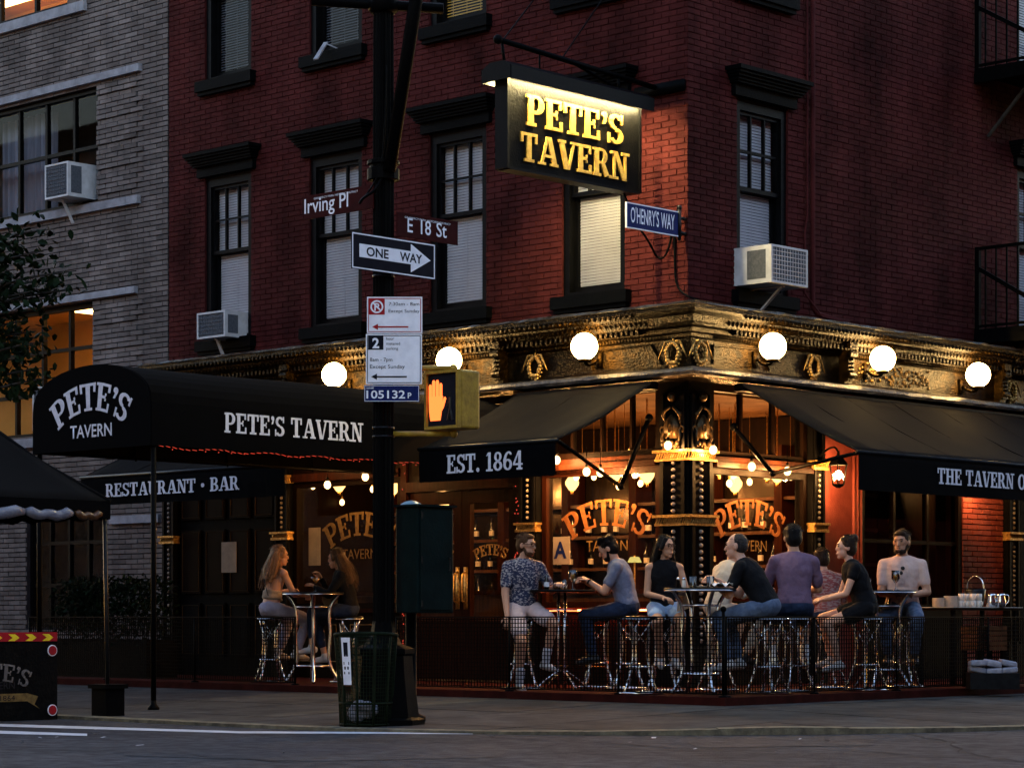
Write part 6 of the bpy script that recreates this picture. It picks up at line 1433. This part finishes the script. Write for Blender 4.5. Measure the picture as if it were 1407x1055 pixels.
def ik(a, t, l1, l2, pole):
    a = Vector(a); t = Vector(t); d = t-a; L = d.length
    if L > (l1+l2)*.995: t = a+d.normalized()*(l1+l2)*.995; d = t-a; L = d.length
    x = (l1*l1-l2*l2+L*L)/(2*L); h = math.sqrt(max(1e-6, l1*l1-x*x)); n = d.normalized(); p = Vector(pole); p = (p-n*p.dot(n)).normalized()
    return a+n*x+p*h, t
def axes(zdir, fwd):
    z = Vector(zdir).normalized(); x = Vector(fwd); x = (x-z*x.dot(z)).normalized(); y = z.cross(x); return Matrix((x, y, z)).transposed()
def remesh(o, v, sm=2, fac=.5):
    r = o.modifiers.new('skin', 'REMESH'); r.mode = 'VOXEL'; r.voxel_size = v; r.use_smooth_shade = True
    if sm: s = o.modifiers.new('smooth', 'SMOOTH'); s.iterations = sm; s.factor = fac
    return o
def person(px, D, face, label, skin='skin_light', s=1.0, fem=False, lean=.12, side=0.0, head=(0,0), hl=None, hr=None, fl=None, fr=None, pelz=.775,
           top='cloth_black', sleeve=.55, bottom='denim', leg=1.0, shoes='shoe_black', socks=None, hair='hair_brown', style='short', beard=None, glasses=False, extra=None, wide=1.0, bare_back=False, seatshift=0.0, kneeout=.10, collar=None):
    x, y = AT(px, D); pz = pelz+.085*s
    W_ = wide*(.9 if fem else 1.0)
    pel = Vector((seatshift,0,pz)); sp_d = Vector((math.sin(lean), math.sin(side), math.cos(lean))).normalized()
    wst = pel+sp_d*.17*s; sp2 = Vector((math.sin(lean*1.25), math.sin(side), math.cos(lean*1.25))).normalized(); chs = wst+sp2*.17*s; nk = chs+sp2*.155*s
    MT = axes(sp2, (1,0,0)); ML = axes(sp_d, (1,0,0))
    tr = None
    shw = (.182 if not fem else .160)*s*wide
    sh = {k: chs+sp2*.092*s+MT@Vector((-.005,k*shw,0)) for k in (1,-1)}
    hip = {k: pel+Vector((.02,k*.09*s,-.01)) for k in (1,-1)}
    hy, hp = head; hz = Matrix.Rotation(hy, 3, 'Z') @ Matrix.Rotation(hp, 3, 'Y'); hup = hz@Vector((0,0,1)); hf = hz@Vector((1,0,0))
    hb = nk+sp2*.055*s; hc = hb+hup*.105*s+hf*.022*s; MH = axes(hup, hf); H = lambda a, b, c: hc+MH@(Vector((a,b,c))*s)
    q = s
    body = MB()
    body.cone(nk-sp2*.04*s, hb+hup*.04*s+hf*.01, .058*s*(.88 if fem else 1), .050*s*(.88 if fem else 1))
    body.ball(H(-.008,0,.025), .096*s, .077*s, .098*s, 16, 12, MH); body.ball(H(.030,0,-.048), .062*s, .056*s, .066*s, 14, 10, MH); body.ball(H(.066,0,-.098), .024*s, .026*s, .020*s, 10, 8, MH)
    body.ball(H(.062,0,.006), .034*s, .060*s, .050*s, 12, 8, MH); body.cone(H(.090,0,.014), H(.104 if fem else .109,0,-.024), .008*s, (.0115 if fem else .0135)*s, 8); body.ball(H(.086,0,.036), .012*s, .048*s, .010*s, 10, 6, MH); body.ball(H(.092,0,-.066), .012*s, .024*s, .012*s, 8, 6, MH)
    for k in (1,-1): body.ball(H(-.006,k*.078,-.005), .024*s, .011*s, .032*s, 8, 8, MH)
    # trunk under the clothes
    wf = .128 if fem else .142
    keys = [(0.0,.116,.166*W_),(.10,.108,.150*W_),(.17,.104,wf*W_),(.25,.110,.150*W_),(.34,.118,.165*W_),(.41,.104,.160*W_),(.45,.086,.135*W_),(.485,.066,.085*W_)]
    def spine(t):
        t = t*s; return pel+sp_d*t if t < .17*s else wst+sp2*(t-.17*s)
    def tor(t):
        for (a_, b_, c_), (d_, e_, f_) in zip(keys, keys[1:]):
            if t <= d_: k_ = (t-a_)/(d_-a_); return b_+(e_-b_)*k_, c_+(f_-c_)*k_
        return keys[-1][1:]
    def torso(mb_, t0, t1, g_, zr=.08):
        n_ = 21
        for i_ in range(n_):
            t_ = t0+(t1-t0)*i_/(n_-1); rx_, ry_ = tor(t_); mb_.ball(spine(t_), rx_*q+g_, ry_*q+g_, zr*q, 18, 10, ML if t_ < .17 else MT)
    torso(body, .03, .485, -.014); body.ball(pel, .092*q, .138*W_*q, .085*q, 16, 12, ML)
    for k in (1,-1): body.cone(nk-sp2*.005*s, sh[k], .046*q, .052*q)
    arms = {}; legs = {}
    for k, tg, dflt in ((1, hl, (.36,.14,pz+.16)), (-1, hr, (.36,-.14,pz+.16))):
        t = Vector(tg if tg else dflt); el, ha = ik(sh[k], t, .285*s, .255*s, (-.35, k*.55, -1)); arms[k] = (el, ha)
        ar = .9 if fem else 1.05
        body.cone(sh[k], el, .050*q*ar, .040*q*ar); body.cone(el, ha, .040*q*ar, .026*q*ar)
        fd = (ha-el).normalized(); up = Vector((0,0,1)) if abs(fd.z) < .8 else Vector((1,0,0)); sd = fd.cross(up).normalized(); nn = sd.cross(fd).normalized()
        Mp = Matrix((fd, sd, nn)).transposed(); pc = ha+fd*.045*q; body.ball(pc, .050*q, .038*q, .016*q, 12, 8, Mp)
        for i, (o_, ln) in enumerate(((-.030,.068),(-.010,.078),(.011,.074),(.031,.058))):
            b0 = ha+fd*.078*q+sd*o_*q; b1 = b0+(fd*.80+sd*o_*3.0-nn*.45).normalized()*ln*.55*q; b2 = b1+(fd*.35+sd*o_*2.5-nn*.9).normalized()*ln*.5*q
            body.cone(b0, b1, .0095*q, .009*q, 8); body.cone(b1, b2, .009*q, .0078*q, 8)
        th0 = ha+fd*.022*q+sd*(-k)*.028*q; th1 = th0+(fd*.6+sd*(-k)*.75-nn*.25).normalized()*.042*q; body.cone(th0, th1, .012*q, .0105*q, 8); body.cone(th1, th1+(fd*.9+sd*(-k)*.25-nn*.3).normalized()*.030*q, .0105*q, .009*q, 8)
    for k, tg in ((1, fl), (-1, fr)):
        an = Vector(tg if tg else (.26,k*(.10+kneeout*.5),.36)); kn, an = ik(hip[k], an, .43*s, .42*s, (1, k*kneeout*2, .75)); legs[k] = (kn, an)
        body.cone(hip[k], kn, (.083 if leg < .9 else .070)*q, .056*q); kc = kn.lerp(an, .3)-Vector((.012,0,0)); body.cone(kn, kc, .052*q, .052*q); body.cone(kc, an, .052*q, .034*q)
        toe = Vector((1, k*.18, -.12)).normalized(); body.cone(an+Vector((-.02,0,-.045)), an+toe*.13*q+Vector((0,0,-.055)), .036*q, .03*q)
    b = remesh(body.build('person', skin, None, True), .0085, 1, .4)
    b.location = (x, y, 0); b.rotation_euler = (0,0,R2(face)); tag(b, label, 'person')
    def child(name, mb_, mat, v=.012, sm=3): return remesh(mb_.build(name, mat, b, True), v, sm)
    # ---- clothes
    if top:
        g = .016; c = MB()
        if bare_back: torso(c, .13, .20, .010, .045)
        else:
            torso(c, .04, .455, g+.002)
            for k in (1,-1): c.cone(nk-sp2*.015*s, sh[k] if sleeve > 0 else nk.lerp(sh[k], .62), .046*q+g*.8, (.052*q+g*.6) if sleeve > 0 else .052*q)
            if sleeve > 0:
                for k in (1,-1):
                    el, ha = arms[k]; e = sh[k].lerp(el, min(1, sleeve)); c.cone(sh[k], e-(el-sh[k]).normalized()*.03, .060*q+.003, .060*q if sleeve < 1 else .05*q)
                    if sleeve > 1: c.cone(el, el.lerp(ha, sleeve-1), .050*q, .038*q)
        folds(child('shirt' if sleeve > 0 else 'top', c, top), .020)
    if collar:
        c = MB(); n_ = 16
        c.tube([nk-sp2*(.010-.02*math.cos(2*math.pi*i/n_))*q+MT@(Vector((.066*math.cos(2*math.pi*i/n_)+.008,.07*math.sin(2*math.pi*i/n_),-.022*math.cos(2*math.pi*i/n_)-.006))*q) for i in range(n_)], .013, 6, closed=True); c.build('collar', collar, b, True)
    if bottom:
        g = .014; c = MB(); c.ball(pel, .118*q+g, .168*W_*q+g, .112*q+.002, 18, 12, ML)
        for k in (1,-1):
            kn, an = legs[k]
            if leg <= 1: c.cone(hip[k], hip[k].lerp(kn, leg*.9), .088*q+g, (.088-.028*leg)*q+g+.008)
            else:
                c.cone(hip[k], kn, .086*q+g, .058*q+g); e = kn.lerp(an, (leg-1)*.94); c.cone(kn, e, .058*q+g, .046*q+g*.6)
        folds(child('shorts' if leg <= 1 else 'trousers', c, bottom), .022)
    for k in (1,-1):
        kn, an = legs[k]; toe = Vector((1, k*.18, -.12)).normalized()
        if shoes:
            c = MB(); c.cone(an+Vector((-.035,0,-.045)), an+toe*.09*q+Vector((0,0,-.05)), .044*q, .040*q); c.cone(an+toe*.07*q+Vector((0,0,-.055)), an+toe*.155*q+Vector((0,0,-.06)), .038*q, .030*q); c.cone(an+Vector((-.01,0,-.03)), an+Vector((0,0,.0)), .044*q, .042*q); child('shoe', c, shoes, .011, 2)
        if socks:
            c = MB(); c.cone(an+Vector((0,0,-.02)), an.lerp(kn, .30), .046*q, .050*q); child('sock', c, socks, .011, 2)
    # ---- hair
    c = MB(); strands = []
    if style != 'bald': c.ball(H(-.020,0,.040), .098*s, .086*s, .096*s, 16, 12, MH); c.ball(H(-.040,0,.0), .078*s, .084*s, .095*s, 14, 10, MH)
    else: c.ball(H(-.038,0,.0), .077*s, .0835*s, .072*s, 14, 10, MH); c.ball(H(-.022,0,.034), .0895*s, .080*s, .0925*s, 14, 10, MH)
    if style == 'wavy':
        for i in range(16): a = random.uniform(-2.4,2.4); c.ball(H(-.015-.07*math.cos(a)*.9, .07*math.sin(a), .08+random.uniform(-.05,.045)), .034*s, .034*s, .030*s, 8, 6, MH)
        c.ball(H(.045,0,.098), .045*s, .06*s, .03*s, 10, 8, MH)
    if style == 'short': c.ball(H(.038,0,.090), .048*s, .062*s, .030*s, 10, 8, MH)
    if style == 'cap': c.ball(H(-.01,0,.05), .108*s, .092*s, .082*s, 14, 10, MH)
    if style in ('long', 'verylong'):
        ln = .30 if style == 'long' else .36; bk = -MT.col[0]*.0
        for i in range(15):
            t = -1.0+2.0*i/14; a = t*1.75; st = H(-.035-.058*math.cos(a), .076*math.sin(a), .02); drop = Vector((-.03-.05*math.cos(a), .045*math.sin(a), 0))
            en = Vector((st.x, st.y, st.z))+MT@(drop*s)-sp2*(ln+random.uniform(-.04,.03))*s*(.85 if abs(t) > .8 else 1); mid = (st+en)/2+MT@(Vector((-.022*math.cos(a), .02*math.sin(a), 0))*s)
            strands.append((st, mid, en)); c.cone(st, mid, .030*s, .029*s, 8); c.cone(mid, en, .029*s, .012*s, 8)
        for k in (1,-1): c.cone(H(.045,k*.045,.088), H(.03,k*.082,-.01), .022*s, .024*s, 8)
    if style == 'bun':
        c.ball(H(-.075,0,.105), .050*s, .055*s, .046*s, 12, 8, MH); c.cone(H(.045,.03,.088), H(0,.08,.02), .022*s, .02*s, 8); c.cone(H(.045,-.03,.088), H(0,-.08,.02), .022*s, .02*s, 8)
    child('hair', c, hair, .009, 1)
    c = MB(); J = lambda k_: Vector((random.gauss(0,k_), random.gauss(0,k_), random.gauss(0,k_)))
    for st, mid, en in strands:
        for _ in range(7): j_ = J(.020*s); c.tube(smooth_pts([st+j_*.6, mid+j_*1.2+J(.006), en+j_*1.5+J(.012)-sp2*.02], 3), [.0042*s,.0042*s,.004*s,.004*s,.0035*s,.003*s,.0015*s], 4, cap=False)
    for _ in range(110 if style != 'bald' else 40):
        a_ = random.uniform(0,6.28); e_ = random.uniform(.25 if style != 'bald' else -.3, 1.45 if style != 'bald' else .4); d_ = Vector((math.cos(a_)*math.cos(e_), math.sin(a_)*math.cos(e_), math.sin(e_)))
        if d_.x > .55 and d_.z < .75: continue
        p_ = H(-.022+.096*d_.x, .086*d_.y, .036+.096*d_.z); t_ = MH@Vector((random.uniform(-.9,.5), d_.y*.4+random.gauss(0,.3), -.35*(1-d_.z)+.25)); c.tube([p_, p_+t_.normalized()*.016*s, p_+(t_.normalized()*.030+MH@Vector((0,0,-.006)))*s], [.0035*s,.003*s,.0012*s], 4, cap=False)
    q_ = c.build('hair_strand', hair, b); q_['kind'] = 'stuff'
    if beard:
        c = MB(); c.ball(H(.048,0,-.085), .046*s, .052*s, .038*s, 12, 8, MH); c.ball(H(.092,0,-.052), .010*s, .028*s, .007*s, 8, 6, MH)
        for k in (1,-1): c.cone(H(.01,k*.066,-.025), H(.04,k*.048,-.09), .014*s, .018*s, 8)
        child('beard', c, beard, .008, 1)
    for k in (1,-1): c = MB(); c.ball(H(.0865,k*.031,.014), .011*s, .014*s, .0075*s, 8, 6, MH); c.build('eye', 'eye_dark', b, True)
    for k in (1,-1): c = MB(); c.tube([H(.094,k*.014,.033), H(.097,k*.030,.038), H(.084,k*.050,.032)], .0038*s, 5); c.build('eyebrow', hair, b)
    c = MB(); c.ball(H(.101,0,-.066), .006*s, .021*s, .005*s, 10, 6, MH); c.build('lips', 'lip', b, True)
    if glasses:
        c = MB()
        for k in (1,-1):
            c.tube([H(.106,k*.034+.025*math.cos(2*math.pi*i/12),.012+.020*math.sin(2*math.pi*i/12)) for i in range(12)], .0025*s, 5, closed=True); c.tube([H(.104,k*.058,.016), H(.0,k*.086,.012)], .0025, 5)
        c.tube([H(.108,-.010,.016), H(.108,.010,.016)], .0025, 5); c.build('glasses', 'iron_black', b)
    if extra: extra(b, dict(H=H, MH=MH, chs=chs, nk=nk, MT=MT, sp2=sp2, arms=arms, legs=legs, pel=pel, sh=sh, wst=wst, s=s))
    stool((x+seatshift*math.cos(R2(face)), y+seatshift*math.sin(R2(face))), STL.pop(0)); return b
STL = ['stool under the blonde woman by the left fence', 'stool under the woman with white sneakers', 'stool under the man in the patterned navy shirt', 'stool under the man in the grey shirt', 'stool under the long haired woman in denim shorts', 'stool under the balding man in black', 'stool under the person in cream', 'stool under the man in the purple shirt', 'stool under the person in striped red', 'stool under the woman in the black dress', 'stool under the man in the pale shirt']
def watch(k):
    def f(b, d):
        el, ha = d['arms'][k]; m = MB(); m.tube([ha+(el-ha).normalized()*.02, ha+(el-ha).normalized()*.045], .034, 12, cap=False); m.build('watch', 'steel_dark', b, True)
    return f
def purse(b, d):
    m = MB(); c = d['pel']+Vector((.20,-.05,.10)); m.ball(c, .12, .07, .085, 14, 10); remesh(m.build('handbag', 'cloth_tan', b, True), .015, 2)
def strap(b, d):
    m = MB(); c = d['chs']; M_ = d['MT']; m.tube([c+M_@Vector((-.125,.12,.13)), c+M_@Vector((-.150,.0,-.03)), c+M_@Vector((-.14,-.10,-.20))], .006, 5); m.build('bag_strap', 'shoe_black', b)
def shades(b, d):
    m = MB(); c = d['chs']+d['MT']@Vector((.150,0,.04))
    for k in (1,-1): m.ball(c+Vector((0,.01*k,k*.026)), .008, .024, .02, 10, 8)
    m.build('sunglasses', 'shoe_black', b, True)
def menu(b, d):
    m = MB(); a = d['arms'][1][1]; m.obox(a+Vector((.05,.02,-.05)), (0,1,.3), (.6,0,1), (1,0,-.6), .075, .105, .002); m.build('menu_sheet', 'paper', b)
person(372, 28.3, 88, 'blonde woman in lilac trousers sitting with her bare back turned', 'skin_light', .97, True, lean=.16, head=(-.65,.05), hl=(.40,.16,1.08), hr=(.42,-.10,1.02), top='cloth_tan', sleeve=0, bare_back=True, bottom='cloth_lilac', leg=1.9, shoes='shoe_white', hair='hair_blonde', style='verylong', extra=strap)
person(480, 28.25, 222, 'woman in black with honey hair and sneakers, legs crossed', 'skin_warm', .93, True, lean=.20, head=(-.1,.12), hl=(.40,.05,1.12), hr=(.34,-.08,1.22), fl=(.44,.02,.43), fr=(.30,-.10,.32), top='cloth_black', sleeve=1.9, bottom='denim_dark', leg=1.72, shoes='shoe_white', hair='hair_honey', style='verylong', extra=purse)
person(718, 25.6, -22, 'man with glasses in navy patterned shirt and pale shorts', 'skin_warm', 1.01, False, lean=.06, head=(.55,.06), hl=(.30,.26,1.10), hr=(.16,-.25,.76), fl=(.26,.14,.30), fr=(.22,-.13,.085), top='cloth_floral', sleeve=.78, bottom='cloth_shorts', leg=.80, shoes='shoe_white', socks='sock_white', hair='hair_auburn', style='short', beard='hair_auburn', glasses=True, extra=watch(1), collar='cloth_floral')
person(863, 25.8, 216, 'man in grey shirt with dark beard looking down at his hands', 'skin_warm', 1.02, False, lean=.22, head=(-.02,.48), hl=(.42,.07,1.15), hr=(.44,-.04,1.13), fl=(.36,.10,.36), fr=(.40,-.10,.36), top='cloth_grey', sleeve=.72, bottom='denim_dark', leg=1.95, shoes='shoe_black', hair='hair_black', style='wavy', beard='hair_black', extra=watch(1), collar='cloth_grey')
person(912, 24.75, -42, 'long haired woman in sleeveless top and denim shorts holding a sheet', 'skin_tan', .95, True, lean=.10, head=(.55,.0), hl=(.32,.14,.98), hr=(.28,-.04,.96), fl=(.28,.08,.34), fr=(.26,-.06,.34), top='cloth_black', sleeve=0, bottom='denim_light', leg=.62, shoes='shoe_white', hair='hair_black', style='verylong', glasses=True, extra=menu)
person(1052, 24.1, 200, 'balding man in black T-shirt and jeans leaning on his elbows', 'skin_light', 1.05, False, lean=.46, head=(.14,.02), hl=(.50,.14,1.10), hr=(.52,-.06,1.13), fl=(.34,.14,.33), fr=(.32,-.12,.33), top='cloth_black', sleeve=.70, bottom='denim', leg=1.95, shoes='shoe_white', hair='hair_grey', style='bald', seatshift=-.02)
person(985, 25.2, 72, 'person in cream sweater half hidden behind the balding man', 'skin_tan', .98, False, lean=.30, head=(.0,.3), top='cloth_cream', sleeve=1.9, bottom='cloth_cream', leg=1.9, hair='hair_brown')
person(1092, 24.7, 138, 'man in purple shirt and dark cap seen from behind', 'skin_tan', 1.08, False, lean=.08, head=(.12,.1), hl=(.42,.18,1.06), hr=(.40,-.18,1.04), fl=(.28,.16,.33), fr=(.26,-.16,.33), top='cloth_purple', sleeve=.85, bottom='denim_dark', leg=.9, shoes='shoe_white', socks='sock_white', hair='hair_black', style='cap')
person(1138, 26.0, 150, 'person in striped red shirt hidden behind the woman in black', 'skin_warm', .95, False, lean=.22, head=(.2,.2), top='cloth_zebra', sleeve=1.0, bottom='denim_dark', leg=1.9, hair='hair_brown', pelz=.70)
person(1190, 25.15, 226, 'smiling woman in black dress with hair bun, hands on her knee', 'skin_light', 1.0, True, lean=.30, head=(-.02,-.04), hl=(.46,.06,.94), hr=(.44,-.05,.96), fl=(.30,.04,.30), fr=(.36,-.06,.34), top='cloth_black', sleeve=.42, bottom='cloth_black', leg=.50, shoes='shoe_white', hair='hair_brown', style='bun')
person(1240, 26.35, -58, 'man in pale pink shirt with dark collar and sunglasses hooked on it', 'skin_tan', 1.08, False, lean=.03, head=(-.30,.06), hl=(.24,.10,1.00), hr=(.25,-.04,.99), fl=(.28,.14,.34), fr=(.26,-.14,.34), top='cloth_pink', sleeve=.72, bottom='denim', leg=1.9, shoes='shoe_black', hair='hair_brown', style='short', beard='hair_brown', extra=shades, collar='cloth_zebra')
stool(AT(880, 24.05), 'empty stool left of the corner table'); stool(AT(1052, 24.0), 'empty stool nearest the fence right of the corner table') if False else None
stool(AT(822, 26.3), 'empty stool behind the twin column table')

# ================================================================== HOUSES ACROSS THE STREETS (behind the camera; they bound the sky and show in the glass)
def house(x0, x1, y0, y1, h, faces, mat, label):
    r = thing('corner_house', label, 'building', ((x0+x1)/2, (y0+y1)/2, ZROAD), group='houses across the streets'); cx, cy = (x0+x1)/2, (y0+y1)/2
    m = MB(); m.box(x0-cx, x1-cx, y0-cy, y1-cy, 0, h); m.build('wall', mat, r)
    m = MB(); m.box(x0-cx-.4, x1-cx+.4, y0-cy-.4, y1-cy+.4, h, h+.7); m.build('cornice', 'black_trim', r)
    wm = {}
    for f in faces:
        ax = 'x' if f in 'NS' else 'y'; w = MB()
        if ax == 'x': w.box(-.55,.55,-.06,.06,0,2.1)
        else: w.box(-.06,.06,-.55,.55,0,2.1)
        me = w.mesh('window', 'dark_void'); lo, hi = (x0, x1) if ax == 'x' else (y0, y1); n = int((hi-lo)/2.6)
        for i in range(n):
            for k in range(int((h-4)/3.5)):
                u = lo+(hi-lo)*(i+.5)/n; z = 4.6+k*3.5; o = bpy.data.objects.new('window', me); COL.objects.link(o); o.parent = r
                o.location = (u-cx, (y1 if f == 'N' else y0)-cy, z) if ax == 'x' else ((x1 if f == 'E' else x0)-cx, u-cy, z)
house(-75, 5, -40, -23.5, 15, 'NE', 'tan_brick', 'tan row house across the side street behind the viewer')
house(23.5, 40, -14, 70, 15, 'WS', 'red_mortar', 'dark red row house across the avenue behind the viewer')
house(26, 44, -48, -30, 20, 'NW', 'tan_mortar', 'tall dark house at the far corner behind the viewer')
